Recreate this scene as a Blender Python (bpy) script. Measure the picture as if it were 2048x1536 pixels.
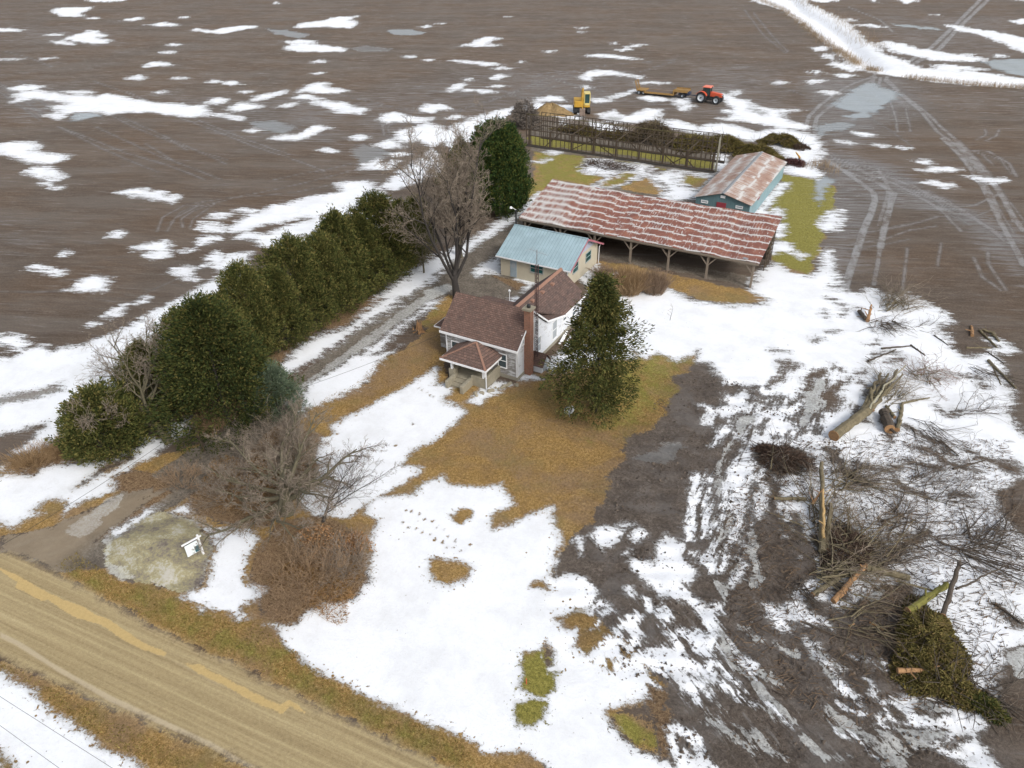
import bpy, bmesh, math, random
import numpy as np
from mathutils import Vector, Matrix
for o in list(bpy.data.objects): bpy.data.objects.remove(o)
scene = bpy.context.scene
C = scene.collection
R = math.radians
# ------------------------------------------------------------ camera
PITCH, ROLL, YAW, FPX, CAMH = R(33.45), R(.85), R(-29.7), 1480., 37.5
def _axes():
    f = np.array([math.sin(YAW)*math.cos(PITCH), math.cos(YAW)*math.cos(PITCH), -math.sin(PITCH)])
    rt = np.array([math.cos(YAW), -math.sin(YAW), 0.]); dn = np.cross(f, rt)
    c, s = math.cos(ROLL), math.sin(ROLL)
    return c*rt+s*dn, -s*rt+c*dn, f
RT, DN, FW = _axes()
cam = bpy.data.cameras.new('camera'); co = bpy.data.objects.new('camera', cam); C.objects.link(co)
cam.sensor_width = 36.; cam.lens = FPX/2048*36.; cam.clip_end = 6000; cam.clip_start = .5
M = Matrix(((RT[0], -DN[0], -FW[0], 0), (RT[1], -DN[1], -FW[1], 0), (RT[2], -DN[2], -FW[2], CAMH), (0, 0, 0, 1)))
co.matrix_world = M
scene.camera = co
# ------------------------------------------------------------ sky, sun, exposure
SUN_EL, SUN_AZ = R(42), R(115)          # azimuth clockwise from +y
w = bpy.data.worlds.new('World'); scene.world = w; w.use_nodes = True
nt = w.node_tree; nt.nodes.clear()
sky = nt.nodes.new('ShaderNodeTexSky'); sky.sky_type = 'NISHITA'; sky.sun_disc = False
sky.sun_elevation = SUN_EL; sky.sun_rotation = SUN_AZ; sky.dust_density = 4.; sky.air_density = 1.2
hs = nt.nodes.new('ShaderNodeHueSaturation'); hs.inputs['Saturation'].default_value = .42   # cloud veil takes the blue out
bg = nt.nodes.new('ShaderNodeBackground'); bg.inputs['Strength'].default_value = .15
wo = nt.nodes.new('ShaderNodeOutputWorld')
nt.links.new(sky.outputs[0], hs.inputs['Color']); nt.links.new(hs.outputs[0], bg.inputs[0]); nt.links.new(bg.outputs[0], wo.inputs[0])
sl = bpy.data.lights.new('sun', 'SUN'); sl.energy = 1.3; sl.angle = R(15); sl.color = (1., .965, .92)
so = bpy.data.objects.new('sun', sl); C.objects.link(so)
sd = Vector((math.sin(SUN_AZ)*math.cos(SUN_EL), math.cos(SUN_AZ)*math.cos(SUN_EL), math.sin(SUN_EL)))
so.rotation_euler = sd.to_track_quat('Z', 'Y').to_euler()
vs = scene.view_settings; vs.view_transform = 'Standard'; vs.look = 'None'; vs.exposure = .32; vs.gamma = 1; vs.use_curve_mapping = False
# ------------------------------------------------------------ tracing: photo point -> point on the ground (z) / on a wall plane
def gp(x, y, z=0.):
    d = RT*(x-1024)/FPX+DN*(y-768)/FPX+FW
    return d*((z-CAMH)/d[2])+np.array([0, 0, CAMH])
FR = {'P': (0, 0, 1), 'F': (0, 0, 2.926), 'M': (700, 0, 2.926), 'T': (1400, 0, 3.16), 'L': (0, 500, 3.413), 'H': (400, 350, 3.84),
      'R': (1560, 280, 3.84), 'Y': (1450, 560, 3.425), 'D': (1450, 880, 2.649), 'A': (0, 950, 2.621), 'B': (1150, 700, 3.413),
      'C': (550, 1100, 3.413), 'E': (1000, 1050, 3.16), 'G': (1500, 1100, 3.524), 'K': (600, 700, 3.151), 'Z': (1000, 150, 4.551),
      'N': (1000, 150, 2.926), 'O': (1350, 250, 4.389), 'J': (850, 400, 3.84), 'U': (1050, 530, 4.1525), 'V': (1350, 420, 8.53)}
def tr(s):
    """'K870,105 900,120 Q-20,5' -> ground points; a letter picks the tracing sheet, Q means metres"""
    out = []; f = 'P'
    for t in s.split():
        if t[0].isalpha(): f = t[0]; t = t[1:]
        a, b = map(float, t.split(','))
        if f == 'Q': out.append((a, b))
        else:
            ox, oy, k = FR[f]; g = gp(ox+a/k, oy+b/k); out.append((g[0], g[1]))
    return np.array(out)
def at(s, z=0.):
    g = tr(s)[0]; return Vector((g[0], g[1], z))
# ------------------------------------------------------------ object helpers
def mesh_np(name, V, Fc, m=None, parent=None, smooth=False):
    """Fc: (n,k) int array or list of such arrays"""
    V = np.asarray(V, np.float32)
    if not isinstance(Fc, list): Fc = [Fc]
    Fc = [np.asarray(f, np.int32) for f in Fc if len(f)]
    me = bpy.data.meshes.new(name)
    me.vertices.add(len(V)); me.vertices.foreach_set('co', V.ravel())
    loops = np.concatenate([f.ravel() for f in Fc]); tot = np.concatenate([np.full(len(f), f.shape[1]) for f in Fc]).astype(np.int32)
    me.loops.add(len(loops)); me.loops.foreach_set('vertex_index', loops)
    me.polygons.add(len(tot)); st = np.concatenate([[0], np.cumsum(tot)[:-1]]).astype(np.int32)
    me.polygons.foreach_set('loop_start', st); me.polygons.foreach_set('loop_total', tot)
    me.update(calc_edges=True)
    if smooth: me.polygons.foreach_set('use_smooth', np.ones(len(tot), bool))
    if m: me.materials.append(m)
    o = bpy.data.objects.new(name, me); C.objects.link(o)
    if parent: o.parent = parent
    return o
class MB:
    def __init__(s): s.v = []; s.f = []
    def add(s, vs, fs):
        b = len(s.v); s.v += [tuple(v) for v in vs]; s.f += [tuple(i+b for i in f) for f in fs]; return s
    def box(s, x0, x1, y0, y1, z0, z1):
        return s.add([(x0,y0,z0),(x1,y0,z0),(x1,y1,z0),(x0,y1,z0),(x0,y0,z1),(x1,y0,z1),(x1,y1,z1),(x0,y1,z1)],
                     [(3,2,1,0),(4,5,6,7),(0,1,5,4),(1,2,6,5),(2,3,7,6),(3,0,4,7)])
    def prism(s, pts, ax, a, b):
        """polygon pts extruded along axis ax from a to b. ax x: pts=(y,z); y: (x,z); z: (x,y)"""
        def P(p, t): return {'x': (t, p[0], p[1]), 'y': (p[0], t, p[1]), 'z': (p[0], p[1], t)}[ax]
        n = len(pts)
        return s.add([P(p, a) for p in pts]+[P(p, b) for p in pts], [tuple(range(n))[::-1], tuple(range(n, 2*n))]+[(i, (i+1) % n, (i+1) % n+n, i+n) for i in range(n)])
    def slab(s, q, t):
        """quad/poly q (3D, ccw from above) thickened downwards by t"""
        n = len(q); lo = [(p[0], p[1], p[2]-t) for p in q]
        return s.add(list(q)+lo, [tuple(range(n)), tuple(range(n, 2*n))[::-1]]+[(i+n, (i+1) % n+n, (i+1) % n, i) for i in range(n)])
    def tube(s, p0, p1, r0, r1=None, n=6, cap=True):
        r1 = r0 if r1 is None else r1
        p0, p1 = Vector(p0), Vector(p1); d = (p1-p0).normalized()
        u = d.orthogonal().normalized(); w_ = d.cross(u)
        vs_ = []
        for p, r in ((p0, r0), (p1, r1)):
            for i in range(n):
                a = 2*math.pi*i/n; vs_.append(p+(u*math.cos(a)+w_*math.sin(a))*r)
        fs = [(i, (i+1) % n, (i+1) % n+n, i+n) for i in range(n)]
        if cap: fs += [tuple(range(n))[::-1], tuple(range(n, 2*n))]
        return s.add(vs_, fs)
    def path(s, pts, rs, n=6):
        for i in range(len(pts)-1): s.tube(pts[i], pts[i+1], rs[i], rs[i+1], n, cap=(i == 0 or i == len(pts)-2))
        return s
    def beam(s, p0, p1, w_, h):
        p0, p1 = Vector(p0), Vector(p1); d = (p1-p0).normalized()
        up = Vector((0, 0, 1)) if abs(d.z) < .95 else Vector((1, 0, 0))
        a = d.cross(up).normalized()*(w_/2); b = a.cross(d).normalized()*(h/2)
        return s.add([p0-a-b, p0+a-b, p0+a+b, p0-a+b, p1-a-b, p1+a-b, p1+a+b, p1-a+b], [(3,2,1,0),(4,5,6,7),(0,1,5,4),(1,2,6,5),(2,3,7,6),(3,0,4,7)])
    def ring(s, c, r, prof, n=24, ax='y'):
        """lathe prof [(radius, along)] about axis through c"""
        k = len(prof); vs_ = []
        for i in range(n):
            a = 2*math.pi*i/n; ca, sa = math.cos(a), math.sin(a)
            for rr, t in prof:
                vs_.append({'y': (c[0]+rr*ca, c[1]+t, c[2]+rr*sa), 'z': (c[0]+rr*ca, c[1]+rr*sa, c[2]+t), 'x': (c[0]+t, c[1]+rr*ca, c[2]+rr*sa)}[ax])
        return s.add(vs_, [(i*k+j, ((i+1) % n)*k+j, ((i+1) % n)*k+j+1, i*k+j+1) for i in range(n) for j in range(k-1)])
    def build(s, name, m, parent=None, smooth=False, bevel=0, fix=True):
        me = bpy.data.meshes.new(name); me.from_pydata(s.v, [], s.f); me.materials.append(m)
        if fix:
            bm = bmesh.new(); bm.from_mesh(me); bmesh.ops.recalc_face_normals(bm, faces=bm.faces)
            if bevel: bmesh.ops.bevel(bm, geom=bm.edges[:], offset=bevel, segments=1, affect='EDGES')
            bm.to_mesh(me); bm.free()
        if smooth:
            for p in me.polygons: p.use_smooth = True
        o = bpy.data.objects.new(name, me); C.objects.link(o)
        if parent: o.parent = parent
        return o
def thing(name, label, cat, loc=(0, 0, 0), rz=0, group=None):
    o = bpy.data.objects.new(name, None); C.objects.link(o); o.location = loc; o.rotation_euler = (0, 0, rz); o.empty_display_size = .3
    o['label'] = label; o['category'] = cat
    if group: o['group'] = group
    return o
def tag(o, label, cat, group=None):
    o['label'] = label; o['category'] = cat
    if group: o['group'] = group
    return o
def struct(o, kind='structure'): o['kind'] = kind; return o
def copy_tree(o, parent=None):
    c = o.copy(); C.objects.link(c)
    if parent: c.parent = parent
    for ch in list(o.children): copy_tree(ch, c)
    return c
def batch_segs(P0, P1, R0, R1, n=3):
    P0, P1 = np.asarray(P0, float), np.asarray(P1, float); R0, R1 = np.asarray(R0, float), np.asarray(R1, float)
    d = P1-P0; L = np.linalg.norm(d, axis=1, keepdims=True); d = d/np.maximum(L, 1e-6)
    h = np.where(np.abs(d[:, 2:3]) < .9, np.array([[0, 0, 1.]]), np.array([[1., 0, 0]]))
    u = np.cross(d, h); u /= np.linalg.norm(u, axis=1, keepdims=True); v = np.cross(d, u)
    N = len(P0); V = np.zeros((N, 2*n, 3))
    for i in range(n):
        a = 2*math.pi*i/n; q = u*math.cos(a)+v*math.sin(a)
        V[:, i] = P0+q*R0[:, None]; V[:, n+i] = P1+q*R1[:, None]
    base = (np.arange(N)*2*n)[:, None, None]
    f = np.array([[i, (i+1) % n, (i+1) % n+n, i+n] for i in range(n)])[None]
    return V.reshape(-1, 3), (base+f).reshape(-1, 4)
# ------------------------------------------------------------ material helpers
class NT:
    def __init__(s, name):
        s.m = bpy.data.materials.new(name); s.m.use_nodes = True; s.t = s.m.node_tree; s.t.nodes.clear()
        s.out = s.t.nodes.new('ShaderNodeOutputMaterial'); s.b = s.t.nodes.new('ShaderNodeBsdfPrincipled')
        s.t.links.new(s.b.outputs[0], s.out.inputs[0]); s.b.inputs['Roughness'].default_value = .8
    def lk(s, a, b): s.t.links.new(a, b)
    def put(s, sock, v):
        if hasattr(v, 'is_linked') or hasattr(v, 'links'): s.t.links.new(v, sock)
        else: sock.default_value = v
    def node(s, t, **k):
        n = s.t.nodes.new(t)
        for a, b in k.items(): setattr(n, a, b)
        return n
    def attr(s, name):
        n = s.node('ShaderNodeAttribute'); n.attribute_name = name; return n.outputs['Fac']
    def obj(s): return s.node('ShaderNodeTexCoord').outputs['Object']
    def pos(s): return s.node('ShaderNodeNewGeometry').outputs['Position']
    def rnd(s): return s.node('ShaderNodeNewGeometry').outputs['Random Per Island']
    def map(s, vec, scale=(1, 1, 1), rot=(0, 0, 0), loc=(0, 0, 0)):
        n = s.node('ShaderNodeMapping'); s.lk(vec, n.inputs[0]); n.inputs['Scale'].default_value = scale; n.inputs['Rotation'].default_value = rot; n.inputs['Location'].default_value = loc
        return n.outputs[0]
    def noise(s, vec, scale, detail=4, rough=.6, dist=0):
        n = s.node('ShaderNodeTexNoise'); s.lk(vec, n.inputs['Vector']); n.inputs['Scale'].default_value = scale; n.inputs['Detail'].default_value = detail
        n.inputs['Roughness'].default_value = rough; n.inputs['Distortion'].default_value = dist; return n.outputs['Fac']
    def voro(s, vec, scale, feature='F1', out='Distance'):
        n = s.node('ShaderNodeTexVoronoi'); n.feature = feature; s.lk(vec, n.inputs['Vector']); n.inputs['Scale'].default_value = scale; return n.outputs[out]
    def math(s, op, a, b=0., c=0., clamp=False):
        n = s.node('ShaderNodeMath', operation=op); n.use_clamp = clamp
        s.put(n.inputs[0], a); s.put(n.inputs[1], b)
        if op in ('MULTIPLY_ADD',): s.put(n.inputs[2], c)
        return n.outputs[0]
    def ramp(s, f, a, b, lo=0., hi=1.):
        n = s.node('ShaderNodeMapRange'); n.interpolation_type = 'SMOOTHSTEP'; s.put(n.inputs[0], f)
        for i, v in zip((1, 2, 3, 4), (a, b, lo, hi)): s.put(n.inputs[i], v)
        return n.outputs[0]
    def mix(s, f, a, b, mode='MIX'):
        n = s.node('ShaderNodeMix', data_type='RGBA', blend_type=mode); s.put(n.inputs[0], f)
        s.put(n.inputs[6], a if not isinstance(a, tuple) else (*a, 1)[:4]); s.put(n.inputs[7], b if not isinstance(b, tuple) else (*b, 1)[:4]); return n.outputs[2]
    def mixf(s, f, a, b):
        n = s.node('ShaderNodeMix', data_type='FLOAT'); s.put(n.inputs[0], f); s.put(n.inputs[2], a); s.put(n.inputs[3], b); return n.outputs[0]
    def cr(s, f, stops):
        n = s.node('ShaderNodeValToRGB'); e = n.color_ramp.elements
        e[0].position, e[0].color = stops[0][0], (*stops[0][1], 1); e[1].position, e[1].color = stops[-1][0], (*stops[-1][1], 1)
        for p, c in stops[1:-1]: q = e.new(p); q.color = (*c, 1)
        s.put(n.inputs[0], f); return n.outputs[0]
    def bump(s, h, strength=.5, dist=.05):
        n = s.node('ShaderNodeBump'); s.put(n.inputs['Height'], h); n.inputs['Strength'].default_value = strength; n.inputs['Distance'].default_value = dist
        s.lk(n.outputs[0], s.b.inputs['Normal'])
    def fin(s, col=None, rough=None, metal=None, spec=None):
        if col is not None: s.put(s.b.inputs['Base Color'], col if not isinstance(col, tuple) else (*col, 1)[:4])
        if rough is not None: s.put(s.b.inputs['Roughness'], rough)
        if metal is not None: s.put(s.b.inputs['Metallic'], metal)
        if spec is not None: s.put(s.b.inputs['Specular IOR Level'], spec)
        return s.m
def plain(name, col, rough=.7, metal=0., var=.25, sc=3., bump=0.):
    n = NT(name); p = n.obj(); f = n.noise(p, sc, 5)
    c2 = tuple(min(1, x*(1+var)) for x in col); c1 = tuple(x*(1-var) for x in col)
    if bump: n.bump(n.noise(p, sc*4, 4), .5, bump)
    return n.fin(n.mix(f, c1, c2), rough, metal)
# ------------------------------------------------------------ GROUND: one sheet to the horizon, surfaces mapped from traced outlines
OPS = [
# road, verges, base lawn -------------------------------------------------
('G', 'K390,170 480,60 620,0 P850,640 P880,590 P915,590 P900,660 P890,760 P1030,765 P1070,740 P1130,740 B420,0 840,0 800,90 790,160 640,180 720,260 650,340 630,430 540,500 510,560 330,590 330,740 200,870 240,910 200,1020 130,1110 130,1160 0,1270 E440,90 340,230 330,330 D-300,1300 E300,1500 100,1700 P600,1640 P300,1400 P0,1180 Q-120,8 Q-120,24 P0,930 P130,900 P260,915 P350,905 P420,880 P560,850 K0,480 0,430 40,420 50,350 160,290 260,240 330,220 430,210'),
('G', 'Q-300,-60 Q120,-60 Q120,22 Q0,13.5 Q-24.3,11.2 Q-40.1,9.2 Q-120,1 Q-300,-17'),
('L', 'P350,940 420,880 560,850 640,870 660,900 640,960 600,990 560,1010 540,1050 470,1050 400,1030 370,990'),
('L', 'P560,1040 640,1030 700,1060 735,1110 740,1180 690,1210 620,1235 570,1255 530,1230 500,1150 510,1110'),
('L', 'L60,1500 200,1540 560,1440 420,1290 300,1350 100,1410 20,1480'),
('L', 'H380,1560 510,1470 640,1340 830,1200 960,1130 1190,960 1340,910 1420,980 1200,1100 1060,1190 940,1170 790,1290 620,1420 430,1580'),
('L', 'P300,880 380,860 470,900 600,800 560,700 420,760 330,860'),
('G', 'H1500,960 1560,930 1480,1080'),
# drive and yard behind the house
('D', 'P1085,395 1050,450 1000,500 1000,545 1060,560 1060,590 1000,600 P940,600 P900,585 P880,600 P850,625 P780,680 P690,745 P600,805 P540,860 P440,950 P330,1020 P270,1080 P230,1130 P60,1150 P0,1130 P0,1075 P100,1055 P200,1010 P290,960 P400,890 P560,780 P680,690 P790,600 P880,530 P980,465 P1060,400'),
('L', 'J420,560 600,590 780,620 790,660 700,690 540,600'),
('D', 'N170,830 590,950 760,1000 1200,1080 1470,1110 1600,900 1640,830 1000,620 330,640 '),
('D', 'N600,1040 1480,1180 1460,1240 1200,1185 980,1140 760,1100 590,1060'),
('R', 'Q-300,-17 Q-120,1 Q-40.1,9.2 Q-24.3,11.2 Q0,13.5 Q120,24 Q120,30 Q0,17.3 A1468,1100 1300,1020 1100,930 950,870 800,790 600,680 420,580 250,490 150,440 0,400 Q-120,8.5 Q-300,-8'),
('E', 'A540,340 600,310 740,230 850,190 940,210 1040,240 1060,300 1110,380 1090,450 1060,580 930,620 880,600 800,560 650,555 560,480 540,400'),
# grass by the barns
('G', 'N190,430 330,455 540,490 460,560 600,600 530,650 330,620 250,700 90,780 60,790 200,600'),
('D', 'Z240,400 700,440 1300,520 1960,600 1960,800 1300,700 800,620 250,560', 1, .5), ('G', 'Z250,545 800,610 1300,690 1950,780 1945,930 780,740 290,690'),
('G', 'Z1010,930 1160,870 1280,910 1100,990 950,1030 890,1010'),
('G', 'Z1090,1020 1330,930 1440,980 1500,1100 1300,1080 1150,1050'),
('G', 'Z1600,970 1700,910 1930,930 1810,1060 1700,1000'),
('D', 'Z285,640 600,670 800,690 1200,740 1500,790 1945,860 1945,930 1500,850 1200,790 780,740 290,690'),
('G', 'O935,420 1120,460 1250,470 1270,440 1420,560 1400,740 1300,860 1320,930 1300,1010 1260,1110 1230,1180 1180,1310 1060,1310 860,1210 850,1130 1010,1090 1000,1040 880,1000 950,950 920,800 830,740 870,640 1000,560 1000,510 930,490'),
('G', 'P1175,515 1195,520 1260,530 1340,548 1420,565 1500,582 1535,592 1530,602 1470,608 1400,602 1370,590 1330,572 1260,548 1215,535 1195,560 1180,540'),
('M', 'H1370,1230 1560,1120 1650,1150 1760,1170 1700,1240 1560,1330 1440,1300'),
# snow: far left field ----------------------------------------------------
('S', 'F300,65 350,45 540,40 510,60 470,75 490,98 360,95'), ('S', 'F-200,178 60,165 130,175 110,182 -200,190'),
('S', 'F385,225 430,205 500,190 530,175 575,182 570,195 640,205 610,215 520,222 650,235 620,252 560,255 480,245 400,232'),
('S', 'F300,240 360,240 440,255 430,262 340,255'), ('S', 'F240,203 320,196 390,200 330,208'),
('S', 'F705,118 780,105 830,102 825,115 760,122'), ('S', 'F850,145 930,135 970,125 985,138 1050,142 1040,150 960,152'),
('S', 'F1035,105 1075,95 1112,97 1075,107'), ('S', 'F505,108 550,100 600,103 540,112'), ('S', 'F500,5 600,-6 760,-6 700,8 560,10'),
('S', 'F1105,172 1150,168 1235,180 1310,165 1390,152 1500,150 1500,162 1430,168 1370,185 1300,195 1240,192 1150,182'),
('S', 'P590,56 602,46 650,41 670,34 700,33 716,31 700,40 716,47 700,56 650,53 620,54'),
('S', 'F1665,285 1700,262 1760,250 1850,262 1960,275 2030,285 2010,300 1900,302 1760,300'), ('S', 'F1650,240 1760,232 1850,240 1840,252 1700,252'),
('S', 'F850,395 870,370 920,360 980,372 985,385 900,386'), ('S', 'F985,262 1020,256 1055,264 1000,270'), ('S', 'F935,305 975,298 1028,306 985,315'),
('S', 'F745,455 800,442 845,450 835,464 760,462'), ('S', 'F1315,490 1345,474 1385,480 1405,494 1360,497'), ('S', 'F1220,480 1250,468 1285,480 1250,485'),
('S', 'F1000,457 1040,450 1095,459 1040,464'), ('S', 'F1590,18 1620,12 1650,18 1620,22'), ('S', 'F1830,360 1870,350 1905,362 1860,368'), ('S', 'F1830,430 1880,425 1890,432 1850,435'),
('S', 'F45,515 150,498 250,505 200,525 90,530'), ('S', 'F-60,345 60,343 130,345 60,350 -60,350'), ('S', 'F240,340 300,335 320,342 260,347'),
('S', 'F75,600 110,575 80,550 140,535 220,530 330,545 400,560 520,560 560,565 620,550 700,560 780,580 870,595 960,605 1060,605 1090,620 1190,620 1220,650 1210,675 1120,685 1000,670 880,655 760,655 640,670 560,655 440,655 380,670 330,640 290,620 370,615 410,600 330,590 200,575 120,590'),
('W', 'F400,685 460,655 560,665 600,675 520,695 440,710'),
('S', 'F370,535 470,530 560,540 480,548'), ('S', 'F270,670 330,660 380,680 340,700'),
('S', 'F1215,600 1260,575 1330,580 1320,600 1260,610'), ('S', 'F1335,640 1400,600 1520,615 1530,628 1420,640 1380,650'),
('S', 'F1470,588 1520,555 1600,540 1665,530 1660,548 1560,575 1500,588'), ('S', 'F1740,540 1800,500 1860,485 1920,482 1900,510 1980,520 2040,530 1960,545 1860,545 1790,535'),
('S', 'F1400,535 1440,530 1470,535 1430,542'), ('S', 'F910,540 935,533 960,538 930,545'), ('S', 'F1715,575 1760,553 1800,557 1880,575 1860,580 1780,578'),
('S', 'F1635,625 1700,600 1740,600 1700,625'), ('S', 'F1820,600 1900,590 2010,600 2100,640 2060,662 1980,660 1930,630'),
('S', 'F1250,670 1300,665 1420,690 1400,705 1330,690'), ('S', 'F1590,810 1640,790 1750,790 1850,735 1940,750 1880,760 1800,800 1730,822'),
('S', 'F1435,765 1490,755 1530,760 1480,770'), ('W', 'F1450,715 1600,700 1750,750 1650,780 1560,770', .5),
('S', 'F-60,850 80,830 190,830 230,860 180,880 250,895 330,905 400,915 370,935 300,955 170,950 90,920 -60,885'),
('S', 'F145,1010 200,980 260,975 330,1000 380,1040 330,1055 240,1035'), ('S', 'F690,1125 760,1110 850,1105 870,1120 950,1120 970,1145 1035,1150 1010,1185 930,1170 800,1145'),
('S', 'F1230,1260 1280,1245 1340,1255 1320,1272'), ('S', 'F640,1385 680,1355 720,1362 700,1390'), ('S', 'F780,1445 850,1430 900,1420 960,1410 990,1440 980,1463 800,1460'),
('S', 'F240,1070 300,1060 290,1080'), ('S', 'F295,1095 360,1092 350,1102'), ('S', 'F1385,1228 1440,1220 1480,1232 1440,1240'), ('S', 'F1180,1305 1230,1297 1300,1312 1220,1315'),
('S', 'F1865,880 1910,870 1965,885 1910,890'), ('S', 'F1800,1160 1870,1150 1900,1165 1830,1170', .3),
('S', 'H205,435 260,380 330,330 510,265 560,235 680,225 760,190 920,160 1050,140 1170,60 1260,50 1330,70 1250,110 1300,140 1420,160 1500,300 1400,500 1000,600 700,560 480,540 430,490 280,480 380,430 300,430'),
('M', 'H330,455 420,395 640,355 780,320 900,320 860,345 640,400 520,450'), ('M', 'H930,310 1050,295 1040,330 960,335'), ('M', 'H620,520 780,455 830,450 700,540'),
('S', 'H0,400 60,385 150,400 210,430 180,440 60,425'), ('S', 'H75,315 130,290 190,290 230,312 150,325'), ('S', 'H0,480 120,475 140,490 60,510 0,530'), ('S', 'H20,355 60,355 100,380 60,380'),
('S', 'H280,268 340,258 420,270 400,290 340,275'),
('S', 'L-200,590 0,590 120,590 160,625 190,640 130,680 60,650 -200,640'),
('S', 'L-250,735 0,730 80,740 160,690 250,655 300,660 350,700 420,670 560,650 680,600 800,560 960,480 1040,420 1150,370 1280,310 1330,270 1480,200 1536,170 H120,700 240,610 380,600 300,800 L1300,600 1000,1000 440,1050 430,1270 380,1290 270,1370 100,1390 90,1380 230,1290 330,1170 280,1190 130,1230 -250,1290'),
('I', 'L-100,1030 150,970 300,940 420,900 420,960 300,1000 150,1030 -100,1090', .4),
('S', 'L205,120 250,100 320,125 400,140 435,165 390,170 320,145 250,130'), ('S', 'L455,275 540,240 560,205 640,180 720,195 735,215 715,275 560,280'),
('S', 'L940,350 975,325 1010,335 970,358'), ('S', 'L720,440 780,400 850,375 830,420 790,450'), ('S', 'L1170,140 1250,115 1340,125 1280,150 1330,210 1260,190'),
('S', 'L1000,30 1090,0 1160,0 1150,40 1060,60'), ('S', 'L610,505 640,498 660,505 630,512'), ('S', 'L1370,110 1470,70 1470,80 1380,115'), ('S', 'L420,25 440,15 460,28 435,35'), ('S', 'L1230,0 1300,0 1260,14'),
('S', 'L1470,110 1536,80 H130,590 60,640'), ('S', 'L-20,1480 40,1470 50,1490 0,1510'),
# centre field
('S', 'M640,268 700,258 760,225 820,215 890,220 820,240 790,260 870,262 870,270 740,272'), ('S', 'M415,155 460,146 500,150 440,162'), ('S', 'M520,138 540,134 560,139'),
('S', 'M305,330 340,324 380,332 350,342'), ('S', 'M435,352 470,347 497,353 460,358'), ('S', 'M570,355 650,350 740,362 810,365 880,380 800,384 700,370'),
('S', 'M845,400 880,392 945,402 870,408'), ('S', 'M830,455 870,435 930,440 880,458 840,466'), ('S', 'M575,530 610,500 660,485 670,492 640,515 600,533'), ('S', 'M670,465 690,458 712,466 690,472'),
('S', 'M750,525 800,522 850,540 780,543'), ('S', 'M660,527 700,522 740,530 690,534'), ('S', 'M810,505 870,500 910,503 860,508'),
('S', 'M1335,160 1375,158 1350,166'), ('S', 'M1335,188 1360,186 1350,192'), ('S', 'M920,97 950,95 940,100'), ('S', 'M1138,305 1160,295 1195,293 1165,308'), ('S', 'M985,368 1010,355 1005,366'), ('S', 'M1530,252 1555,246 1545,256'),
('S', 'M1565,290 1620,280 1650,288 1600,298'), ('S', 'M1625,270 1680,258 1722,262 1660,275'), ('S', 'M1385,325 1460,315 1560,322 1640,335 1690,345 1640,348 1520,338 1400,330'),
('S', 'M1350,460 1380,425 1450,410 1540,415 1600,430 1720,445 1700,455 1600,442 1500,435 1420,450 1400,470'), ('S', 'M1670,480 1740,478 1865,485 1800,490 1700,488'), ('S', 'M1355,510 1380,500 1410,512 1380,517'),
('S', 'M1070,590 1110,575 1170,560 1220,568 1260,588 1150,590'), ('S', 'M1410,575 1480,572 1525,590 1440,597'), ('S', 'M1525,568 1600,545 1660,525 1680,530 1600,565 1540,572'),
('S', 'M410,640 450,612 530,612 600,638 540,640 480,660 440,655'), ('S', 'M0,635 60,630 100,635 60,665 0,660'), ('S', 'M175,700 210,665 260,655 320,680 400,690 480,690 440,715 330,710 220,715'),
('S', 'M140,845 190,830 250,820 300,860 220,865'), ('S', 'M55,985 100,955 160,930 190,960 270,940 250,975 180,990'), ('S', 'M0,800 60,790 110,805 40,820'), ('S', 'M580,690 620,672 670,685 620,692'),
('S', 'M270,770 330,755 450,720 520,740 560,760 650,720 740,680 850,650 960,630 1100,600 1160,610 1280,615 1340,640 1340,700 1240,690 1110,650 1000,650 900,720 800,790 700,880 620,880 560,830 480,860 400,820 330,830 290,830'),
('S', 'M480,870 440,920 360,960 220,1060 200,1090 260,1110 400,1060 560,1000'), ('S', 'M240,900 300,890 340,900 280,910'),
('S', 'M-60,1070 80,1060 140,1090 200,1150 100,1170 -60,1190'),
('S', 'M1460,670 1540,645 1600,685 1680,665 1740,640 1815,640 1820,665 1780,700 1650,715 1560,720 1500,705'), ('I', 'M1480,690 1560,680 1600,700 1560,712'),
('S', 'M1690,570 1760,560 1850,575 1855,590 1760,592'), ('S', 'M1890,575 1960,575 2000,620 1950,645 1900,600'), ('I', 'M1900,600 1940,610 1960,640 1930,640'),
('S', 'M1820,705 1900,705 2048,740 2048,780 1900,755'), ('S', 'M1400,710 1500,730 1600,760 1560,790 1440,770'), ('S', 'M1240,715 1270,720 1260,745'), ('S', 'M1800,820 1900,830 2040,870 2040,890 1900,860'),
('W', 'M190,180 320,170 450,185 400,205 280,205', .7), ('W', 'M0,880 80,840 250,890 180,930 60,960', .4), ('W', 'M0,280 100,265 260,290 200,300 60,300', .3), ('W', 'F1550,165 1700,180 1810,205 1750,225 1620,200', .6),
# upper right: ditch, second field
('S', 'T330,-20 640,-20 700,30 830,90 940,150 1000,210 1050,260 1130,290 1140,330 1190,350 1260,370 1330,400 1400,430 1600,445 1800,460 2048,500 2300,540 2300,600 2048,560 1900,545 1700,535 1500,520 1300,490 1250,480 1120,460 1000,440 960,420 870,320 800,260 730,200 660,150 600,110 540,70 460,40 340,10'),
('S', 'T1140,270 1180,262 1300,280 1380,310 1440,310 1560,340 1700,355 1800,365 1780,385 1640,385 1480,380 1380,355 1330,345 1230,330 1160,290'),
('S', 'T1550,160 1620,155 1700,180 1850,200 1960,220 2048,240 2300,300 2300,380 2048,330 1950,290 1850,245 1760,215 1650,195'),
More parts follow.
